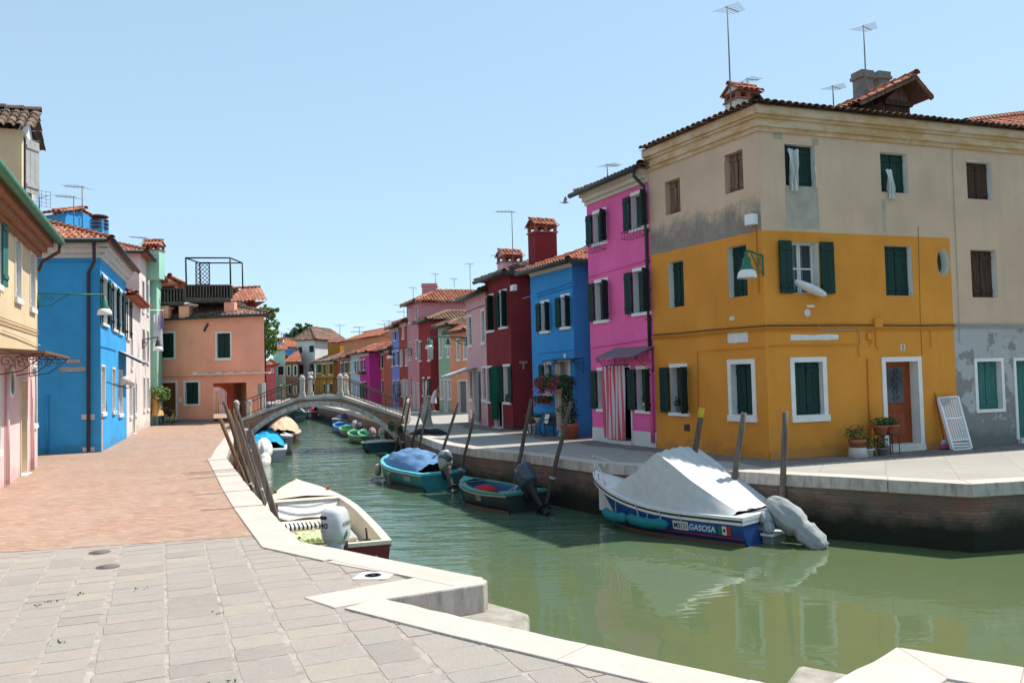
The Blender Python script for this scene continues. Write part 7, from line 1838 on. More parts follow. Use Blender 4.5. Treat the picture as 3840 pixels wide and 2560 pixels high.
# ================================================================ things standing about
def hit_line(line, k, x, y, off):
    """where the picture column x crosses the quay edge polyline shifted by off towards the water"""
    L_ = offset(line, off); d = rayd(k, x, y); best = None
    for i in range(len(L_)-1):
        a, b = L_[i], L_[i+1]; u = b-a; den = u.x*d.y-u.y*d.x
        if abs(den) < 1e-9: continue
        t = -(a.x*d.y-a.y*d.x)/den
        if -.001 <= t <= 1.001:
            p = a+u*t
            if p.y > 5 and (best is None or abs(p.y) < abs(best.y)): best = p
    return best
pole_w = wood('pole_wood', (.26, .15, .085), (.08, .045, .03), .85, (20, 20, 1)); pole_d = wood('pole_dark', (.15, .12, .10), (.06, .05, .042), .85, (20, 20, 1)); pole_g = wood('pole_grey', (.22, .175, .15), (.09, .07, .06), .85, (20, 20, 1))
def pole(label, k, xt, yt, xb, yb, Y=None, line=None, off=.3, r=.07, m=None, flat=False, tip=None, lean=0):
    if Y is None:
        p = hit_line(line, k, xb, yb, off); Y = p.y
    B = at(k, xb, yb, Y); T = at(k, xt, yt, Y+lean); d = (B-T); 
    if d.z > -.01: d.z = -.01
    E = T+d*((T.z-(WZ-.7))/-d.z)
    t = Root('mooring_pole', (E.x, E.y, WZ-.7), label, 'mooring pole', 'wooden mooring poles at the quays')
    mb = MB(); n = 7; pts = [E.lerp(T, i/n)+Vector((random.uniform(-1, 1), random.uniform(-1, 1), 0))*r*.22*(0 < i < n) for i in range(n+1)]
    if flat: mb.bar(E, T, r*2.4, r*1.1, (0, 1, 0))
    else: mb.tube(pts, [r*(1.08-.16*i/n) for i in range(n+1)], 8)
    mb.build('pole', m or pole_w, t)
    if tip:
        mb = MB(); q = T+(E-T).normalized()*.22; mb.tube([q, T+(T-E).normalized()*.01], r*1.0, 8); mb.build('painted_tip', tip, t)
    mb = MB(); q = E.lerp(T, .42); dd = (T-E).normalized(); a_ = dd.cross(Vector((0, 1, 0))).normalized(); b_ = dd.cross(a_)
    mb.tube([q+dd*(.02*(i/10))+a_*math.cos(i*.63)*r*1.25+b_*math.sin(i*.63)*r*1.25 for i in range(31)], .012, 4); mb.build('rope', rope_mat, t)
    return t
lp = offset(LO, .3)
for (lab, k, xt, yt, xb, yb, r, m, fl) in (
    ('leftmost brown pole leaning over the left quay', 'T', 78, 250, 240, 655, .06, pole_w, False),
    ('second brown pole from the left, leaning over the left quay', 'T', 168, 268, 392, 830, .055, pole_w, False),
    ('tall slim dark pole leaning left in front of the passage', 'T', 203, 125, 378, 690, .05, pole_d, False),
    ('brown pole just behind the tall slim dark one', 'T', 238, 190, 372, 640, .05, pole_w, False),
    ('slim dark pole crossing the left bridge post', 'T', 290, 130, 412, 545, .06, pole_d, False),
    ('flat grey plank pole leaning beside the quay wall', 'T', 305, 295, 532, 1000, .04, pole_g, True),
    ('square-topped grey plank pole in front of the blue covered boat', 'T', 410, 362, 652, 1150, .045, pole_g, True),
    ('short brown post at the left bridge foot', 'T', 292, 205, 296, 330, .07, pole_w, False)):
    Y = None
    p = hit_line(LO, k, xb, min(yb, 900), .28)
    pole(lab, k, xt, yt, xb, yb, Y=p.y if p else 20, r=r, m=m, flat=fl)
tipy = mat('paint_yellow', (.60, .42, .03), .6)
for (lab, k, xt, yt, xb, yb, r, m, tip) in (
    ('slim pole with a yellowish lower end by the right bridge post, the left one', 'Y', 200, 455, 45, 1180, .045, pole_w, None),
    ('slim pole with a yellowish lower end by the right bridge post, the right one', 'Y', 268, 455, 135, 1190, .045, pole_w, None),
    ('dark pole holding up the left side of the hanging cloth', 'Y', 450, 600, 285, 1225, .045, pole_d, None),
    ('dark pole holding up the right side of the hanging cloth', 'Y', 570, 560, 410, 1225, .045, pole_d, None),
    ('dark leaning pole above the turquoise boat, the left of two', 'Y', 1045, 555, 790, 1330, .05, pole_d, None),
    ('dark leaning pole above the turquoise boat, the right of two', 'Y', 1315, 720, 1110, 1545, .05, pole_d, None),
    ('tall dark pole in front of the dark red house corner', 'B', 1608, 610, 1455, 1400, .06, pole_d, None),
    ('tall dark pole in front of the climbing plant', 'B', 2075, 640, 1890, 1400, .06, pole_d, None),
    ('black pole with a yellow tip behind the silver boat cover', 'v', 1612, 937, 1595, 1050, .07, pole_d, tipy),
    ('bare grey pole in front of the tall narrow ochre-house window', 'v', 1709, 947, 1690, 1070, .07, pole_g, None),
    ('upright grey pole right of the silver boat cover', 'v', 1804, 945, 1796, 1130, .07, pole_g, None)):
    pole(lab, k, xt, yt, xb, yb, line=RO, off=.25 if k != 'v' else .08, r=r, m=m, tip=tip)
# ---------------------------------------------------------------- lamps
def lamp(label, Wp, Pp, s=1.0, m=None, brace=True):
    """arm from the wall point to above the lamp, bell housing and milky shade"""
    Wp = Vector(Wp); Pp = Vector(Pp); t = Root('street_lamp', (Wp.x, Wp.y, Wp.z), label, 'street lamp', 'bell shaped street lamps on wall brackets'); m = m or lamp_green
    mb = MB(); mb.tube([Wp, Pp+Vector((0, 0, .04*s))], .022*s, 6); d = Pp-Wp; L = d.length
    if brace:
        q = min(L*.6, .5*s+.1)
        u = d.normalized(); mb.tube([Wp-Vector((0, 0, .32*s)), Wp+u*q*.45-Vector((0, 0, .30*s)), Wp+u*q*.8-Vector((0, 0, .14*s)), Wp+u*q*1.15-Vector((0, 0, .02))], .014*s, 5); mb.tube([Wp, Wp-Vector((0, 0, .38*s))], .02*s, 5)
        for c0, r0 in ((.22, .09), (.5, .07)): mb.tube([Wp+u*(q*c0+r0*s*(1-i/14)*math.cos(i*.7))-Vector((0, 0, .13*s-r0*s*(1-i/14)*math.sin(i*.7))) for i in range(12)], .010*s, 4)
    mb.build('bracket', m, t)
    mb = MB(); z0 = -.04*s
    mb.lathe(Pp, [(0, z0+.06*s), (.03*s, z0+.05*s), (.035*s, z0-.04*s), (.075*s, z0-.07*s), (.085*s, z0-.20*s), (.12*s, z0-.26*s), (.125*s, z0-.29*s)], 14); mb.build('lamp_housing', m, t)
    mb = MB(); mb.lathe(Pp, [(.125*s, z0-.29*s), (.165*s, z0-.34*s), (.185*s, z0-.44*s), (.18*s, z0-.445*s), (.0, z0-.40*s)], 16); mb.build('lamp_shade', lamp_white, t)
    return t
a, z = fL.q('G', 806, 190); Wp = fL.p(a, z, .03); dd_ = rayd('G', 728, 170); nL3 = fL.n
# lamp point on the vertical plane through the bracket, square to the wall
def along(Wp, n, k, x, y):
    d = rayd(k, x, y); o = Vector((0, 0, CAMZ)); pn = Vector((n.y, -n.x, 0)); t = (Wp-o).dot(pn)/d.dot(pn); return o+d*t
Pp = Wp+nL3*.55; Pp.z = Wp.z+.06
lamp('green bell lamp on the ochre corner house beside the alarm box', Wp, Pp, 1.35)
f = cr.f; a, z = f.L-.02, f.q('J', 310, 222)[1]; Wp = f.p(a, z, .02)
Pp = Wp+f.n*1.75; Pp.z = z-.06
lamp('green lamp on a long bracket in front of the deep blue wall', Wp, Pp, 1.15)
box = MB(); box.obox(Wp+f.n*.22+Vector((0, 0, .03)), f.n*.16, f.u*.04, Vector((0, 0, .06))); box.build('lamp_box', lamp_white, COL.objects[-1] if False else None) if False else None
f = rs.f; z = f.q('A', 700, 1345)[1]; Wp = f.p(.05, z, .02); Pp = Wp+f.n*1.9
lamp('lamp on the rose house corner in front of the green house, the outer one', Wp, Pp, 1.15); Pp = Wp+f.n*.95-Vector((0, 0, .02)); lamp('lamp on the rose house corner, the inner one nearer the wall', Wp-Vector((0, 0, .05)), Pp, 1.05)
f = kh.f; a, z = f.q('N', 1275, 560); Wp = f.p(a, z, .02); Pp = at('N', 850, 565, Wp.y+.5); lamp('dark lamp on a long scrolled bracket on the dusty pink house', Wp, Wp+(Pp-Wp), 1.5, iron)
Wp = at('N', 730, 665, 78); lamp('small lamp in front of the magenta house', Wp, at('N', 480, 660, 77), 1.6, iron, False)
Wp = at('M', 1075, 910, 108); lamp('small lamp against the brown shutter of the white house', Wp, at('M', 962, 912, 108), 2.0, iron, False)
Wp = at('M', 1720, 920, 96); lamp('small lamp over the dark shutters of the brown house', Wp, at('M', 1570, 918, 96), 2.0, iron, False)
Wp = at('O', 420, 385, 41.8); lamp('dark lamp on the tall white house on the left bank', Wp, at('O', 603, 368, 40.5), 1.25, iron)
# ---------------------------------------------------------------- cloth hung on walls
def hang(name, label, cat, k, x0, y0, x1, y1, f, d, m, folds=6, amp=.05, flare=1.0, group=None, rod=True, pinch=None):
    ym, xm = (y0+y1)/2, (x0+x1)/2; a0 = f.q(k, x0, ym, d)[0]; a1 = f.q(k, x1, ym, d)[0]; z0 = f.q(k, xm, y1, d)[1]; z1 = f.q(k, xm, y0, d)[1]
    P0 = f.p((a0+a1)/2, z1, d); t = Root(name, P0, label, cat, group); nx, nz = folds*8, 14; vs, uvs = [], []
    for j in range(nz+1):
        v = j/nz
        for i in range(nx+1):
            u = i/nx; w = (a1-a0)*(1+(flare-1)*v); c = (a0+a1)/2; 
            if pinch: w *= 1-pinch[0]*math.exp(-((v-pinch[1])/.12)**2)
            aa = c+(u-.5)*w; dd = d+amp*(.35+.65*v)*math.sin(u*folds*6.283+math.sin(v*3+u*5)*.8)+amp*.4*math.sin(u*folds*2.7+v*4)
            vs.append(f.p(aa, z1+(z0-z1)*v+.01*math.sin(u*17), dd))
    fs, uv = [], []
    for j in range(nz):
        for i in range(nx):
            q = (j*(nx+1)+i, (j+1)*(nx+1)+i, (j+1)*(nx+1)+i+1, j*(nx+1)+i+1); fs.append(q); uv.append([((i)/nx, 1-j/nz), (i/nx, 1-(j+1)/nz), ((i+1)/nx, 1-(j+1)/nz), ((i+1)/nx, 1-j/nz)])
    mb = MB(); mb.add(vs, fs, uv, True); mb.build('cloth', m, t)
    if rod:
        mb = MB(); mb.tube([f.p(a0-.08, z1+.01, d), f.p(a1+.08, z1+.01, d)], .012, 5); mb.tube([f.p(a0-.05, z1+.01, d), f.p(a0-.05, z1+.01, 0)], .01, 4); mb.tube([f.p(a1+.05, z1+.01, d), f.p(a1+.05, z1+.01, 0)], .01, 4); mb.build('rod', iron, t)
    return t
pinkst = cloth('curtain_pink_stripe', (.60, .10, .15), (.62, .55, .58), stripe=6, axis='uv', ratio=.52)
hang('door_curtain', 'pink and white striped curtain across the door of the bright pink house', 'curtain', 'D', 892, 342, 1122, 1128, pk.f, .16, pinkst, 6, .045, 1.02)
hang('door_curtain', 'plain cream curtain gathered beside the white door of the blue house', 'curtain', 'D', 382, 322, 440, 1040, bl.f, .14, cloth('curtain_cream', (.50, .44, .36)), 3, .05, .8)
hang('door_curtain', 'dark green curtain on the dark red house', 'curtain', 'B', 1135, 238, 1215, 852, rd.f, .16, cloth('curtain_green', (.005, .085, .05)), 4, .05, 1.0)
hang('door_curtain', 'grey curtain in the doorway of the rose house', 'curtain', 'B', 942, 300, 992, 875, rs.f, .10, cloth('curtain_grey', (.32, .31, .30)), 3, .04, .9)
kf = Fa(rA, rB)
hang('door_curtain', 'black and white diagonal striped curtain on the maroon house', 'curtain', 'N', 1500, 1190, 1580, 1480, kf, .3, cloth('curtain_zebra', (.60, .60, .56), (.03, .03, .03), stripe=5, axis='uv', ratio=.55), 4, .05, 1)
pf = Fa(cA, bA); hang('door_curtain', 'blue and white striped curtain on the periwinkle house', 'curtain', 'N', 905, 1270, 985, 1600, pf, .4, cloth('curtain_bluestripe', (.30, .34, .46), (.05, .08, .20), stripe=6, axis='uv'), 4, .06, 1.2)
mf_ = Fa(mA_, mB_); hang('door_curtain', 'dark green curtain on the magenta house', 'curtain', 'N', 265, 1240, 330, 1560, mf_, .3, cloth('curtain_green2', (.02, .10, .08)), 4, .06, 1.1)
f1m = orh.f
for (lab, x0, y0, x1, y1, c1, c2) in (('orange and white striped cloth in the passage view', 135, 360, 215, 880, (.62, .25, .05), (.66, .60, .50)), ('pink and white striped cloth in the passage view', 235, 240, 360, 720, (.52, .28, .28), (.62, .58, .58)), ('plain bright red cloth in the passage view', 372, 235, 412, 760, (.50, .03, .04), None), ('brown and white striped cloth at the right of the passage view', 500, 250, 600, 700, (.36, .14, .08), (.60, .56, .50)), ('white sheet hung low in the passage view', 230, 600, 330, 800, (.64, .64, .66), None)):
    ff = Fa(colpt('Q', 60, 850, 62.6), colpt('Q', 760, 850, 62.1)); hang('hanging_cloth', lab, 'cloth', 'Q', x0, y0, x1, y1, ff, .1+random.uniform(0, .3), cloth('c_'+lab[:9].replace(' ', '_'), c1, c2, stripe=5, axis='uv'), 3, .05, 1, 'cloths hanging beyond the passage')
# window drapes of the top floor, and the pillow
gauze = cloth('gauze_white', (.62, .65, .64), rough=.9)
hang('window_drape', 'torn white drape hanging out of the top left green-shuttered window', 'drape', 'F', 528, 640, 612, 968, fR, .04, gauze, 3, .12, .55, rod=False, pinch=(.35, .55))
hang('window_drape', 'small twisted white drape hanging from the top right green-shuttered window', 'drape', 'F', 1285, 800, 1350, 1028, fR, .04, gauze, 2, .11, .5, rod=False, pinch=(.2, .8))
a, z = fR.q('G', 1085, 405); mb = MB(); c = fR.p(a, z, .14); loft(mb, [(c+fR.u*x+fR.n*.04*math.sin(x*4)-Vector((0, 0, x*.42)), fR.n*r, Vector((0, 0, r*.62))) for x, r in ((-.42, .03), (-.36, .13), (-.1, .17), (.2, .17), (.40, .12), (.46, .03))], 14, 2.2)
mb.build('pillow', cloth('pillow_white', (.66, .68, .72)), label='white pillow airing on the open green-shuttered window sill', cat='pillow')
# ---------------------------------------------------------------- plants
leafm = mat('leaf_green', (.045, .11, .03), .7, .5, 9, 0); leafd = mat('leaf_dark', (.025, .06, .02), .7, .5, 9, 0); petal_pink = mat('petal_pink', (.50, .035, .13), .6, .3, 12, 0); petal_red = mat('petal_red', (.45, .015, .015), .6, .3, 12, 0)
def leaves(mb, c, r, n, s=.05, rnd=random):
    c = Vector(c); r = Vector(r)
    for _ in range(n):
        while True:
            v = Vector((rnd.uniform(-1, 1), rnd.uniform(-1, 1), rnd.uniform(-1, 1)))
            if v.length < 1: break
        p = c+Vector((v.x*r.x, v.y*r.y, v.z*r.z)); a = Vector((rnd.uniform(-1, 1), rnd.uniform(-1, 1), rnd.uniform(-.5, 1))).normalized(); b = a.cross(Vector((rnd.uniform(-1, 1), rnd.uniform(-1, 1), rnd.uniform(-1, 1)))).normalized(); q = s*rnd.uniform(.6, 1.3)
        mb.add([p-a*q*.5, p+b*q*.35, p+a*q*.5, p-b*q*.35], [(0, 1, 2, 3)])
def pot(mb, c, r, h, rim=True): mb.lathe(c, [(r*.68, 0), (r*.92, h*.8), (r*1.05, h*.8), (r*1.08, h), (r*.9, h), (r*.85, h*.9), (0, h*.88)] if rim else [(r*.8, 0), (r, h), (r*.92, h), (0, h*.9)], 16)
def potted(label, c, r, h, pm, fr, n, leaf=leafm, flower=None, nf=0, s=.06, name='potted_plant', group='potted plants by the doors'):
    c = Vector(c); t = Root(name, c, label, 'plant', group); mb = MB(); pot(mb, c, r, h); mb.build('pot', pm, t)
    mb = MB(); mb.lathe(c+Vector((0, 0, h*.86)), [(r*.85, 0), (0, .01)], 12); mb.build('soil', mat('soil', (.06, .045, .03), .95), t)
    mb = MB(); cc = c+Vector((0, 0, h+fr[2]*.7)); leaves(mb, cc, fr, n, s)
    for i in range(6): mb.tube([c+Vector((0, 0, h*.8)), cc+Vector((random.uniform(-1, 1)*fr[0]*.5, random.uniform(-1, 1)*fr[1]*.5, fr[2]*.2))], .006, 4)
    mb.build('foliage', leaf, t)
    if flower: mb = MB(); leaves(mb, cc+Vector((0, 0, fr[2]*.35)), (fr[0]*1.05, fr[1]*1.05, fr[2]*.8), nf, s*1.0); mb.build('flowers', flower, t)
    return t
def wp(f, k, x, y, d): a, z = f.q(k, x, y, d); return f.p(a, z, d)
def gp(f, k, x, d, y=1480): a, z = f.q(k, x, y, d); return f.p(a, 0, d)
c = gp(fR, 'H', 203, .55); mb = MB(); pot(mb, c, .2, .2); c2 = c+Vector((0, 0, .2))
t = potted('red geranium in a terracotta pot on an upturned white one, left of the carved door', c, .21, .45, terracotta, (.34, .25, .22), 260, flower=petal_red, nf=40)
mb = MB(); mb.lathe(c+Vector((0, 0, .001)), [(.26, 0), (.21, .22), (.215, .235), (0, .236)], 16); mb.build('pot_base', white_stone, t)
potted('small leafy plant in a low white pot between the geraniums', gp(fR, 'H', 272, .60), .15, .20, white_stone, (.22, .2, .18), 140)
potted('dark leafy plant in a grey pot under the iron plant stand', gp(fR, 'H', 360, .62), .13, .2, mat('pot_grey', (.2, .19, .18)), (.2, .18, .2), 160, leafd)
t = Root('plant_stand', gp(fR, 'H', 395, .5), 'black iron plant stand left of the carved door step', 'plant stand'); mb = MB(); c = gp(fR, 'H', 395, .5)
zst = .52
for a_ in (-.30, .0, .30):
    for b_ in (-.12, .12): q = c+fR.u*a_+fR.n*b_; mb.tube([q, q+Vector((0, 0, zst))], .012, 5)
for b_ in (-.12, .12): mb.tube([c-fR.u*.32+fR.n*b_+Vector((0, 0, zst)), c+fR.u*.32+fR.n*b_+Vector((0, 0, zst))], .012, 5)
for i in range(9): mb.tube([c+fR.u*(-.3+.075*i)-fR.n*.12+Vector((0, 0, zst)), c+fR.u*(-.3+.075*i)+fR.n*.12+Vector((0, 0, zst))], .007, 4)
mb.build('frame', iron, t)
for x, lab, fl in ((358, 'leafy plant in the left terracotta bowl on the iron stand', None), (428, 'leafy plant with a red bloom in the right terracotta bowl on the iron stand', petal_red)):
    q = gp(fR, 'H', x, .5); potted(lab, q+Vector((0, 0, zst+.01)), .20, .24, terracotta, (.24, .2, .12), 220, flower=fl, nf=8)
# hanging baskets on the blue house
def basket(label, f, k, x0, y0, x1, y1, d, leafn, fln, fm, cat='flowers', box=True, name='flower_basket'):
    xm, ym = (x0+x1)/2, (y0+y1)/2; P0 = wp(f, k, xm, ym, d); a0 = f.q(k, x0, ym, d)[0]; a1 = f.q(k, x1, ym, d)[0]; z0 = f.q(k, xm, y1, d)[1]; z1 = f.q(k, xm, y0, d)[1]; w = abs(a1-a0)/2; hh = (z1-z0)/2
    t = Root(name, P0, label, cat, 'flower baskets and boxes on the facades'); mb = MB()
    M_ = lambda v: P0+f.u*v.x+f.n*v.y+Vector((0, 0, v.z))
    def lv(n, sx, sz, s, oz):
        m_ = MB(); leaves(m_, (0, 0, oz), (w*sx, .30, hh*sz), n, s); m_.v = [M_(p) for p in m_.v]; return m_
    lv(leafn, .95, .85, .075, .05).build('foliage', leafm, t); 
    m_ = MB()
    for i in range(fln//12):
        cx_, cy_, cz_ = random.uniform(-w, w)*.95, random.uniform(-.05, .32), random.uniform(-hh, hh*.7); leaves(m_, (cx_, cy_, cz_), (.07, .07, .06), 12, .06)
    m_.v = [M_(p) for p in m_.v]; m_.build('flowers', fm, t, kind='stuff')
    if box: f.box(mb, (a0+a1)/2-w*.6, (a0+a1)/2+w*.6, P0.z-hh*.55, P0.z-hh*.25, max(.02, d-.1), d+.1); mb.build('box', iron, t)
    return t
basket('large mass of pink geraniums hanging in front of the blue house', bl.f, 'D', 150, 425, 480, 640, .55, 1100, 900, petal_pink)
basket('red geraniums in the window box under the blue house window', bl.f, 'D', 150, 665, 335, 765, .25, 450, 240, petal_red)
basket('flower box with pink blooms under the magenta house window', mf_, 'N', 210, 990, 360, 1085, .3, 300, 240, petal_pink)
mb = MB(); c = wp(bl.f, 'D', 302, 640, .5); pot(mb, c-Vector((0, 0, .1)), .10, .18); t = mb.build('hanging_pot', white_plastic, label='small white pot hanging under the pink geraniums', cat='pot')
mb.v and None
# climbing plant in its terracotta pot
c = gp(bl.f, 'D', 537, .45, 1090); t = Root('climbing_plant', c, 'tall dark climbing plant in a big terracotta pot by the white door', 'plant'); mb = MB(); pot(mb, c, .34, .55); mb.build('pot', terracotta, t)
mb = MB(); ztop = bl.f.q('D', 540, 480, .45)[1]
for i in range(26):
    q = i/25; z = .6+(ztop-.6)*q; leaves(mb, c+bl.f.u*(.12*math.sin(q*7))+Vector((0, 0, z)), (.20+.10*math.sin(q*9)**2, .2, .12), 44, .085)
leaves(mb, c+bl.f.u*(-.4)+Vector((0, 0, 1.0)), (.35, .2, .3), 110, .08); leaves(mb, c-bl.f.u*.25+Vector((0, 0, ztop)), (.35, .2, .15), 120, .08)
mb.build('foliage', leafd, t); mb = MB()
for s_ in (-1, 1): mb.tube([c+Vector((s_*.06, 0, .4)), c+bl.f.u*s_*.1+Vector((0, 0, 1.4)), c+bl.f.u*(-s_*.1)+Vector((0, 0, ztop))], .02, 5)
mb.build('stem', brown_wood, t)
# iron bench with things on it
f = bl.f; bc_ = gp(f, 'D', 240, .45, 1075); t = Root('bench', bc_, 'black iron bench against the blue house', 'bench'); bw = .55
def BP(a, d, z): return bc_+f.u*a+f.n*d+Vector((0, 0, z))
mb = MB()
for i in range(6): mb.bar(BP(-bw, -.18+.075*i, .44), BP(bw, -.18+.075*i, .44), .05, .02)
mb.build('seat', pole_d, t); mb = MB()
for i in range(5): mb.bar(BP(-bw, -.22-.02*i, .52+.075*i), BP(bw, -.22-.02*i, .52+.075*i), .02, .05)
mb.build('backrest', pole_d, t)
for s_ in (-1, 1):
    mb = MB(); mb.tube([BP(s_*bw, .26, 0), BP(s_*bw, .16, .12), BP(s_*bw, .20, .44), BP(s_*bw, .22, .62), BP(s_*bw, -.22, .64)], .022, 6); mb.tube([BP(s_*bw, -.28, 0), BP(s_*bw, -.18, .14), BP(s_*bw, -.20, .44), BP(s_*bw, -.32, .86)], .022, 6); mb.tube([BP(s_*bw, -.19, .43), BP(s_*bw, .2, .43)], .018, 5); mb.build('leg', iron, t)
potted('leafy plant in a white pot on the iron bench', BP(-.30, .02, .455), .13, .20, white_plastic, (.18, .16, .10), 120)
mb = MB(); mb.obox(BP(.18, -.10, .63), f.u*.16, f.n*.01+Vector((0, 0, 0)), Vector((0, 0, .17))-f.n*.05); mb.build('paper_sheet', white_plastic, label='white sheet of paper leaning on the bench back', cat='paper')
c = gp(f, 'D', 137, .5, 1060); mb = MB(); mb.lathe(c, [(.14, 0), (.18, .36), (.19, .36), (.19, .39), (.17, .39), (.16, .36), (.13, .03), (0, .03)], 18); o = mb.build('bucket', white_plastic, label='white bucket on the pavement left of the iron bench', cat='bucket')
mb = MB(); mb.tube([c+f.u*.19*math.cos(q*.314)+Vector((0, 0, .37-.1*math.sin(q*.314)))+f.n*.12*math.sin(q*.314) for q in range(11)], .006, 4); mb.build('handle', iron, o)
c = gp(f, 'D', 130, .1, 1000); potted('yellow flowering plant in a terracotta trough behind the bucket', c, .24, .62, terracotta, (.32, .2, .12), 200, flower=mat('petal_yellow', (.55, .45, .10), .6), nf=30)
potted('geranium in a white pot on the sill of the pink house, right window', wp(pk.f, 'D', 1352, 812, .03), .11, .2, white_plastic, (.14, .12, .16), 120, flower=petal_red, nf=12)
potted('dark plant in a grey pot on the left ground window sill of the corner house', wp(fL, 'G', 255, 1210, -.08), .10, .16, MATS['pot_grey'], (.14, .1, .2), 120, leafd)
potted('small plant in a clay pot on the window sill of the dark red house', wp(rd.f, 'B', 1322, 645, .04), .10, .14, terracotta, (.12, .1, .12), 90)
# ---------------------------------------------------------------- lounger leaning on the wall, broom
f = fR; t = Root('sun_lounger', gp(f, 'H', 880, .6, 1445), 'white plastic sun lounger propped upright against the corner house wall', 'sun lounger')
B0, B1 = gp(f, 'H', 822, .62, 1448)+Vector((0, 0, .02)), gp(f, 'H', 943, .62, 1440)+Vector((0, 0, .02)); T0 = wp(f, 'H', 728, 1118, .12); T1 = wp(f, 'H', 852, 1108, .12)
def LP(u, v): return B0.lerp(B1, u).lerp(T0.lerp(T1, u), v)
mb = MB()
for u in (0, 1): mb.bar(LP(u, 0), LP(u, 1), .06, .09, f.n)
for v in (0.0, .17, .60, 1): mb.bar(LP(0, v), LP(1, v), .05, .06, f.n)
mb.build('frame', white_plastic, t, bevel=.01); mb = MB()
for i in range(1, 22):
    v = .17+.81*i/22; mb.bar(LP(.03, v), LP(.97, v), .022, .02, f.n)
for i in range(1, 8): mb.bar(LP(i/8, .17), LP(i/8, .97), .018, .02, f.n)
mb.build('slats', white_plastic, t); mb = MB()
for i in range(2): mb.bar(LP(.08, .06+.055*i), LP(.92, .05+.055*i), .05, .02, f.n)
mb.build('foot_rest', white_plastic, t); mb = MB(); mb.quad(LP(.02, .86)+f.n*.05, LP(.45, .88)+f.n*.05, LP(.5, 1.0)+f.n*.07, LP(0, 1.0)+f.n*.07); mb.build('head_cloth', cover_grey, t)
t = Root('broom', gp(f, 'H', 775, .35, 1450), 'red handled broom leaning beside the white lounger', 'broom'); mb = MB(); b0 = gp(f, 'H', 768, .35, 1400)+Vector((0, 0, .25)); mb.tube([b0, wp(f, 'H', 706, 1085, .05)], .013, 6); mb.build('handle', mat('broom_red', (.30, .02, .02), .4), t)
mb = MB(); loft(mb, [(b0+Vector((0, 0, .02)), f.u*.04, f.n*.03), (b0-Vector((0, 0, .03)), f.u*.10, f.n*.03), (b0-Vector((0, 0, .10)), f.u*.14, f.n*.04)], 10, 3); mb.build('head', mat('broom_blue', (.25, .45, .55), .5), t)
mb = MB(); loft(mb, [(b0-Vector((0, 0, .10)), f.u*.14, f.n*.035), (b0-Vector((0, 0, .235)), f.u*.16, f.n*.05)], 10, 3); mb.build('bristles', mat('broom_pink', (.45, .06, .12), .8), t)
# ---------------------------------------------------------------- trees
bark = wood('bark', (.12, .08, .055), (.04, .03, .02), .9); tleaf = mat('tree_leaf', (.17, .30, .06), .6, .45, 2.5, 0, spec=.2); tleaf2 = mat('tree_leaf_dark', (.075, .14, .055), .6, .5, 2.0, 0, spec=.2)
def tree(label, base, h, blobs, m, n, s, seed=1, name='tree'):
    rnd = random.Random(seed); base = Vector(base); t = Root(name, base, label, 'tree', 'trees behind the houses'); mb = MB(); top = Vector((base.x, base.y, h))
    mb.tube([base, base+(top-base)*.35+Vector((.1, 0, 0)), base+(top-base)*.65], [h*.035, h*.025, h*.015], 8)
    for c, r in blobs: mb.tube([base+(top-base)*.4, Vector(c)*.5+(base+(top-base)*.5)*.5, Vector(c)], [h*.015, h*.01, h*.004], 6)
    mb.build('trunk', bark, t); mb = MB()
    for c, r in blobs:
        for k in range(int(26*r[0])+14):
            v = Vector((rnd.gauss(0, 1), rnd.gauss(0, 1), rnd.gauss(0, 1))).normalized()*rnd.uniform(.25, 1.02); q = Vector(c)+Vector((v.x*r[0], v.y*r[1], v.z*r[2])); leaves(mb, q, Vector((.30, .30, .20))*r[0]*rnd.uniform(.5, 1.0)*.8, n, s, rnd)
    mb.build('crown', m, t)
def tb(k, x, y, Y): p = at(k, x, y, Y); return p
Y = 66; c0 = tb('s', 985, 1215, Y); c1 = tb('s', 1008, 1165, Y); c2 = tb('s', 1010, 1300, Y); c3 = tb('s', 1000, 1250, Y-1)
tree('bright green tree rising behind the right edge of the orange house', (c0.x-.6, Y, 0), c1.z, [(c0, (1.3, 1.3, 1.2)), (c1, (.75, .9, .5)), (c2, (1.05, 1.2, .9)), (c3, (1.1, 1.2, 1.0))], tleaf, 60, .16, 3)
Y = 136; bl_ = [(tb('s', x, y, Y), (r, r, r*.75)) for x, y, r in ((1095, 1270, 1.6), (1120, 1250, 2.0), (1150, 1244, 1.9), (1180, 1242, 1.3), (1140, 1280, 2.0), (1085, 1290, 1.2))]
tree('dark green trees far behind, left of the white house roof', (bl_[2][0].x, Y, 0), bl_[1][0].z, bl_, tleaf2, 55, .32, 5)
# ivy by the bridge foot
t = Root('ivy', (-5.6, 40.5, -1), 'green ivy growing on the quay wall by the right bridge foot', 'ivy'); mb = MB(); mc = tb('L', 1530, 1400, 40.9); leaves(mb, mc, (.18, .12, .28), 260, .08); leaves(mb, tb('L', 1640, 1440, 40.2), (.2, .12, .2), 260, .08); mb.build('foliage', leafm, t)
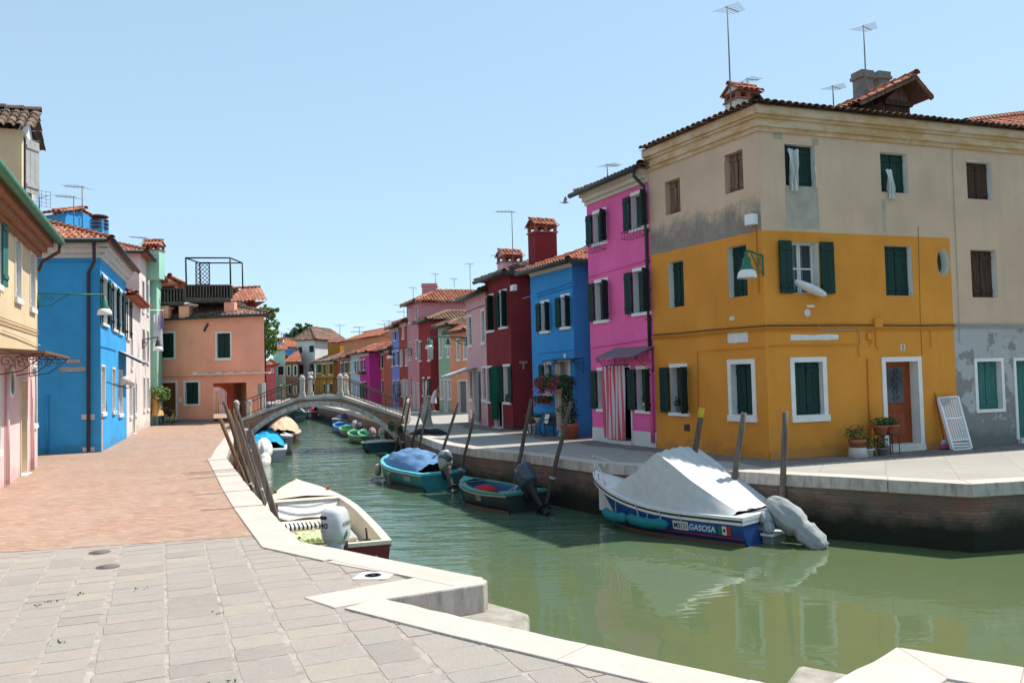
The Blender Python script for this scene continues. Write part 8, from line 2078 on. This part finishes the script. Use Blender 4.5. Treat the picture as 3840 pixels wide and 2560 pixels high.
# ---------------------------------------------------------------- cloth between poles, net bundle, boards at the bridge
c = G('Y', 520, 1000, 0.0); t = Root('draped_cloth', c, 'pale cloth draped over two poles on the right quay edge', 'cloth'); mb = MB(); vs = []; n = 18; secs = 16; zt_ = at('Y', 500, 450, c.y).z
for i in range(secs+1):
    v = i/secs; z = zt_*(1-v)+.12*v; w = (.07+.15*math.sin(min(1, v*1.6)*1.57)**1.2)*(1-.5*max(0, v-.6)); off_ = .07*math.sin(v*7)-.05+v*.12
    for j in range(n):
        a = 2*math.pi*j/n; q = 1+.22*math.sin(a*4+v*3)+.12*math.sin(a*7-v*5); vs.append(c+Vector((off_+w*q*math.cos(a), w*.55*q*math.sin(a), z)))
mb.add(vs, [(i*n+j, (i+1)*n+j, (i+1)*n+(j+1) % n, i*n+(j+1) % n) for i in range(secs) for j in range(n)]+[tuple(range(n))], None, True); mb.build('cloth', cloth('cloth_oat', (.40, .37, .33), bump=.5), t)
c = G('Y', 530, 1085, 0.0); mb = MB(); vs = []
for i in range(13):
    u = i/12
    for j in range(9): v = j/8; vs.append(c+Vector(((u-.5)*1.6, (v-.3)*.9, .02+.20*math.sin(math.pi*u)**.6*math.sin(math.pi*v)**.6*(1+.25*math.sin(u*13+v*7)))))
mb.add(vs, [(i*9+j, (i+1)*9+j, (i+1)*9+j+1, i*9+j+1) for i in range(12) for j in range(8)], None, True); mb.build('net_bundle', cloth('net_dark', (.018, .016, .018), bump=.8), label='dark heap of net lying on the right quay edge', cat='net')
# ---------------------------------------------------------------- awning by the rose house
f = rs.f; t = Root('awning', f.p(.2, 2.6, 0), 'light grey fabric awning beside the rose house door', 'awning'); z1 = f.q('B', 1000, 245)[1]; mb = MB(); A0, A1 = f.p(.1, z1+.15, .02), f.p(2.6, z1+.15, .02); 
nn = 12
for i in range(nn):
    u0, u1 = i/nn, (i+1)/nn; sg = lambda u: -.10*math.sin(math.pi*u)
    p0, p1 = f.p(-.3+2.6*u0, z1+.05+sg(u0), .02), f.p(-.3+2.6*u1, z1+.05+sg(u1), .02); q0, q1 = f.p(-.3+2.6*u0, z1-.35+sg(u0), 1.3), f.p(-.3+2.6*u1, z1-.35+sg(u1), 1.3); mb.quad(p0, p1, q1, q0)
mb.build('canvas', cloth('awning_cloth', (.42, .42, .44), (.10, .10, .11), stripe=3, axis=1, ratio=.8), t); mb = MB(); mb.tube([f.p(-.3, z1-.36, 1.32), f.p(2.3, z1-.36, 1.32)], .02, 5); mb.tube([f.p(-.3, z1, .02), f.p(-.3, z1-.36, 1.32)], .015, 5); mb.tube([f.p(2.3, z1, .02), f.p(2.3, z1-.36, 1.32)], .015, 5); mb.build('awning_frame', galv, t)
# ---------------------------------------------------------------- left bank: laundry, umbrella, bicycles, globe lamps
f = Fa(c3, e3)
for (lab, x0, y0, x1, y1, m_) in (('long white sheet on the laundry line', 550, 90, 655, 520, cloth('laundry_white', (.66, .68, .72))), ('small patterned clothes beside the white laundry sheet', 622, 60, 668, 262, cloth('laundry_mixed', (.55, .30, .25), (.10, .16, .45), stripe=4, axis='uv', ratio=.5))):
    P0 = at('O', (x0+x1)/2, y0, 44); ff = Fa(at('O', x0-30, y0, 44.0).xy, at('O', x1+30, y0, 44.6).xy); hang('laundry', lab, 'laundry', 'O', x0, y0, x1, y1, ff, .0, m_, 3, .05, 1.15, 'laundry hung out on the left bank', rod=False)
mb = MB(); mb.tube([at('O', 500, 40, 43.5), at('O', 670, 42, 44.2)], .015, 4); mb.tube([at('O', 420, 105, 43.5), at('O', 530, 205, 43.8)], .012, 4); mb.build('laundry_line', galv, label='laundry line strung out from the tall white house', cat='laundry line')
c = G('O', 572, 1395, 0); t = Root('closed_parasol', c, 'closed orange and yellow parasol standing by the mint house', 'parasol'); zt_ = at('O', 572, 955, c.y).z; mb = MB(); mb.tube([c, c+Vector((0, 0, zt_))], .03, 6); mb.build('pole', galv, t)
mb = MB(); vs = []; n = 16
for i in range(11):
    v = i/10; z = zt_*(1-v)+.55*v
    for j in range(n): a = 2*math.pi*j/n; q = (.04+.34*v)*(1+.3*math.cos(a*8)); vs.append(c+Vector((q*math.cos(a), q*math.sin(a), z)))
mb.add(vs, [(i*n+j, (i+1)*n+j, (i+1)*n+(j+1) % n, i*n+(j+1) % n) for i in range(10) for j in range(n)], None, True); mb.build('canopy', cloth('parasol_orange', (.62, .34, .10), (.66, .50, .26), stripe=6, axis=0), t)
t = Root('hanging_plant', at('O', 635, 1025, 46.3), 'green plant hanging beside the brown door of the orange house', 'plant'); mb = MB(); leaves(mb, at('O', 640, 1025, 46.3), (.55, .4, .5), 500, .12); leaves(mb, at('O', 560, 990, 45.6), (.35, .3, .25), 160, .12); mb.build('foliage', mat('leaf_light', (.14, .22, .06), .7, .4, 9, 0), t)
def bicycle(label, c, yaw, m, s=1.0):
    t = Root('bicycle', (0, 0, 0), label, 'bicycle', 'bicycles by the brown door'); R = .33
    for x in (-.5, .5):
        mb = MB(); mb.tube([(x+R*math.cos(q*.2618), 0, R+R*math.sin(q*.2618)) for q in range(24)], .022, 6, closed=True); o = mb.build('wheel', black_rubber, t); m2 = MB()
        for q in range(12): m2.tube([(x, 0, R), (x+R*math.cos(q*.5236), 0, R+R*math.sin(q*.5236))], .004, 3)
        m2.build('spokes', galv, o)
    mb = MB(); bb = (-.05, 0, .30); hd = (.36, 0, .78); st = (-.17, 0, .80); 
    for a, b in ((bb, hd), (bb, st), (hd, (-.16, 0, .74)), ((-.5, 0, R), bb), ((-.5, 0, R), (-.16, 0, .72)), ((.5, 0, R), (.36, 0, .86))): mb.tube([a, b], .022, 6)
    mb.build('frame', m, t); mb = MB(); mb.tube([(.34, 0, .86), (.34, 0, 1.02)], .015, 6); mb.tube([(.22, -.28, 1.05), (.34, -.2, 1.02), (.36, 0, 1.02), (.34, .2, 1.02), (.22, .28, 1.05)], .014, 6); mb.build('handlebar', galv, t)
    mb = MB(); loft(mb, [((-.32, 0, .86), (0, .09, 0), (0, 0, .03)), ((-.18, 0, .88), (0, .07, 0), (0, 0, .03)), ((-.02, 0, .87), (0, .025, 0), (0, 0, .02))], 10, 2.2); mb.tube([st, (-.19, 0, .86)], .014, 5); mb.build('saddle', black_rubber, t)
    mb = MB(); mb.tube([(-.05, .06, .30), (.05, .12, .18)], .012, 5); mb.tube([(-.05, -.06, .30), (-.15, -.12, .42)], .012, 5); mb.build('pedals', galv, t)
    t.o.location = c; t.o.rotation_euler = (R_(6), 0, yaw); t.o.scale = (s, s, s)
c = G('O', 655, 1390, 0); bicycle('dark bicycle leaning near the brown door of the orange house', (c.x, c.y, 0), 2.2, mat('bike_green', (.06, .10, .06), .4), .95)
c = G('O', 765, 1385, 0); bicycle('small yellow bicycle beside the dark one', (c.x, c.y, 0), 1.75, mat('bike_yellow', (.55, .50, .03), .4), .78)
f1b = bh.fs[1]; 
for lab, x, y, r in (('pale round globe lamp under the lean-to awning', 1053, 958, .17), ('orange-tinted globe lamp beside the pale one', 1106, 978, .14)):
    p = wp(f1b, 'J', x, y, .62); t = Root('globe_lamp', p, lab, 'lamp', 'globe lamps of the blue house'); mb = MB(); mb.blob(p, r, 14, 9); mb.build('globe', mat('globe_glass', (.62, .52, .40), .3), t); mb = MB(); mb.tube([p-Vector((0, 0, r)), p-Vector((0, 0, r+.05))-f1b.n*.2, p-f1b.n*.62-Vector((0, 0, r-.15))], .018, 5); mb.build('bracket', iron, t)
# flying pigeon
p = at('C', 440, 155, 34); t = Root('pigeon', p, 'small pigeon flying left of the pink house gutter', 'bird'); mb = MB(); loft(mb, [(p+Vector((x, 0, .02*x)), Vector((0, w_, 0)), Vector((0, 0, w_*.9))) for x, w_ in ((-.14, .01), (-.10, .03), (-.04, .05), (.03, .055), (.08, .04), (.11, .03), (.135, .03), (.16, .012), (.18, .003))], 10, 2); mb.ext([p+Vector((-.12, -.02, 0)), p+Vector((-.22, -.05, .0)), p+Vector((-.22, .05, 0)), p+Vector((-.12, .02, 0))], (0, 0, .008))
for s_ in (-1, 1): mb.ext([p+Vector((.06, s_*.04, .02)), p+Vector((.09, s_*.16, .12)), p+Vector((.0, s_*.27, .20)), p+Vector((-.05, s_*.16, .11)), p+Vector((-.05, s_*.04, .02))], (0, 0, .008))
mb.build('body', mat('pigeon_grey', (.28, .29, .31), .7), t)
# ---------------------------------------------------------------- the woman sweeping
def skin_obj(name, verts, edges, m, parent, sub=2, root=0):
    off = parent.loc if isinstance(parent, Root) else Vector(OFF.get(parent.name, (0, 0, 0))); me = bpy.data.meshes.new(name); me.from_pydata([Vector(v[:3]) for v in verts], edges, []); me.materials.append(m)
    o = bpy.data.objects.new(name, me); COL.objects.link(o); o.parent = parent.o if isinstance(parent, Root) else parent
    md = o.modifiers.new('skin', 'SKIN'); md.use_smooth_shade = True
    sl_ = me.skin_vertices[0].data if me.skin_vertices else None
    if sl_ is None:
        bm = bmesh.new(); bm.from_mesh(me); ly = bm.verts.layers.skin.verify(); bm.to_mesh(me); bm.free(); sl_ = me.skin_vertices[0].data
    for i, v in enumerate(verts): sl_[i].radius = (v[3], v[4] if len(v) > 4 else v[3]); sl_[i].use_root = (i == root)
    s2 = o.modifiers.new('sub', 'SUBSURF'); s2.levels = sub; s2.render_levels = sub
    return o
skinm = mat('skin', (.42, .24, .17), .6, .08, 8, 0); dressm = cloth('dress_white', (.66, .64, .70)); hairm = mat('hair_grey', (.14, .15, .13), .8, .3, 30, .3)
c = G('Y', 642, 705, 0.0); t = Root('person', (0, 0, 0), 'woman in a white sleeveless dress bending to sweep by the green house', 'person')
V_ = [(0, 0, .92, .13), (.02, 0, 1.08, .12), (.12, 0, 1.24, .13), (.22, 0, 1.36, .11), (.29, 0, 1.43, .05), (.34, 0, 1.49, .075), (.40, 0, 1.54, .095), (.44, 0, 1.50, .06),
      (.02, .10, .86, .095), (.0, .11, .50, .062), (-.05, .11, .10, .042), (.06, .12, .03, .035), (.15, .12, .02, .025),
      (-.04, -.10, .86, .095), (-.02, -.11, .50, .062), (-.12, -.11, .10, .042), (-.02, -.12, .03, .035), (.07, -.12, .02, .025),
      (.22, .17, 1.33, .05), (.30, .20, 1.08, .038), (.44, .12, .88, .026), (.50, .10, .82, .030),
      (.22, -.17, 1.33, .05), (.28, -.20, 1.06, .038), (.40, -.08, .88, .026), (.45, -.05, .82, .030)]
E_ = [(0, 1), (1, 2), (2, 3), (3, 4), (4, 5), (5, 6), (6, 7), (0, 8), (8, 9), (9, 10), (10, 11), (11, 12), (0, 13), (13, 14), (14, 15), (15, 16), (16, 17), (3, 18), (18, 19), (19, 20), (20, 21), (3, 22), (22, 23), (23, 24), (24, 25)]
for hand, sy in ((21, 1), (25, -1)):
    hx, hy, hz = V_[hand][:3]
    for i, (dx, dy, ln) in enumerate(((.010, .028, .055), (.016, .010, .068), (.016, -.008, .070), (.012, -.025, .058), (-.03, -.03*sy, .045))):
        b0 = len(V_); V_.append((hx+dx+.02, hy+dy, hz-.03, .010)); V_.append((hx+dx+.02+ln*.35, hy+dy, hz-.03-ln*.5, .008)); V_.append((hx+dx+.01+ln*.1, hy+dy-.01*sy, hz-.035-ln*.85, .007)); E_ += [(hand, b0), (b0, b0+1), (b0+1, b0+2)]
body = skin_obj('body', V_, E_, skinm, t)
mb = MB(); secs = [((.235, 0, 1.36), .13, .17), ((.15, 0, 1.26), .16, .185), ((.05, 0, 1.10), .15, .16), ((0, 0, .95), .18, .185), ((-.01, 0, .80), .20, .205), ((-.01, 0, .62), .215, .22), ((-.0, 0, .56), .22, .23)]
ax_ = [Vector((.75, 0, -.66)), Vector((.8, 0, -.6)), Vector((.95, 0, -.3)), Vector((1, 0, 0)), Vector((1, 0, 0)), Vector((1, 0, 0)), Vector((1, 0, 0))]
loft(mb, [(cc, a.normalized()*rx, Vector((0, ry, 0))) for (cc, rx, ry), a in zip(secs, ax_)], 18, 2.2, cap=False); o = mb.build('dress', dressm, body)
mb = MB()
for s_ in (-1, 1): mb.tube([(.22, s_*.10, 1.34), (.26, s_*.10, 1.42), (.18, s_*.10, 1.44), (.12, s_*.10, 1.33)], .018, 5)
mb.build('straps', dressm, body)
mb = MB(); mb.blob((.375, 0, 1.585), (.105, .10, .095), 12, 8, .04); mb.blob((.31, 0, 1.55), (.07, .085, .09), 10, 7, .05); mb.build('hair', hairm, body)
mb = MB(); mb.blob((.475, 0, 1.515), (.018, .014, .022), 8, 6); 
for s_ in (-1, 1): mb.blob((.385, s_*.088, 1.52), (.018, .010, .026), 8, 6)
mb.build('nose_and_ears', skinm, body)
mb = MB()
for s_ in (-1, 1): mb.blob((.475, s_*.034, 1.545), (.010, .012, .008), 8, 6)
mb.build('eyes', iron, body); mb = MB(); mb.blob((.468, 0, 1.475), (.008, .024, .006), 8, 6); mb.build('mouth', mat('lip', (.35, .10, .09), .5), body)
mb = MB()
for y_, x_ in ((.12, .05), (-.12, -.03)): loft(mb, [((x_, y_, .015), (.12, 0, 0), (0, .045, 0)), ((x_, y_, .035), (.11, 0, 0), (0, .04, 0))], 12, 2.4)
mb.build('shoes', white_plastic, body)
t.o.location = (c.x, c.y, 0); t.o.rotation_euler = (0, 0, R_(-8))
t2 = Root('dustpan', (0, 0, 0), 'long handled dustpan held by the bending woman', 'dustpan'); mb = MB(); mb.tube([(.46, .03, .90), (.92, .0, .22)], .014, 6); mb.build('handle', mat('handle_green', (.25, .35, .15), .5), t2); mb = MB(); mb.ext([(.84, -.12, .12), (1.02, -.12, .10), (1.02, .12, .10), (.84, .12, .12)], (0, 0, .02)); mb.ext([(.84, -.12, .12), (.84, .12, .12), (.90, .10, .30), (.90, -.10, .30)], (.01, 0, 0)); mb.build('pan', mat('pan_dark', (.12, .05, .05), .6), t2)
t2.o.location = (c.x, c.y, 0); t2.o.rotation_euler = (0, 0, R_(-8))
# cobbled strip along the right bank houses
def strip_mat():
    b = NB('cobble_strip'); v = b.n('ShaderNodeTexVoronoi'); v.inputs['Scale'].default_value = 4.5; b.l(b.map((1, 1, 1)), v.inputs['Vector'])
    c = b.mix(b.ramp(b.noise(1.5, 7), .3, .7), (.20, .17, .155), (.30, .27, .25)); c = b.mix(b.ramp(v.outputs['Distance'], .25, .45, (0, 0, 0), (.5, .5, .5)), c, (.12, .10, .09)); b.bump(b.math('ADD', b.math('MULTIPLY', v.outputs['Distance'], -1), b.math('MULTIPLY', b.noise(30, 4), .3)), .5, .02); return b.done(c, .9, .15)
sm_ = strip_mat()
pts = [Vector((-1.18, 38.0)), Vector((-.04, 35.2)), Vector((.79, 33.08)), PA, PB, C0, C0+uR*16]
pts = [PA*0+Vector((-2.31, 41.95))]+pts; o1 = offset(pts, -1.15) ; o0 = offset(pts, .3)
rnd = random.Random(4); ins, outs = [], []
for i in range(len(pts)-1):
    for j in range(6):
        t_ = j/6; ins.append(o0[i].lerp(o0[i+1], t_)); q = o1[i].lerp(o1[i+1], t_); nn_ = (q-ins[-1]).normalized(); outs.append(q+nn_*rnd.uniform(-.35, .2))
poly = [(p.x, p.y) for p in ins]+[(p.x, p.y) for p in reversed(outs)]
if sum(poly[i][0]*poly[(i+1) % len(poly)][1]-poly[(i+1) % len(poly)][0]*poly[i][1] for i in range(len(poly))) < 0: poly = poly[::-1]
mb = MB(); mb.add([Vector((x, y, .0)) for x, y in poly], [tuple(range(len(poly)))]); mb.build('cobbled_strip', sm_, kind='structure')
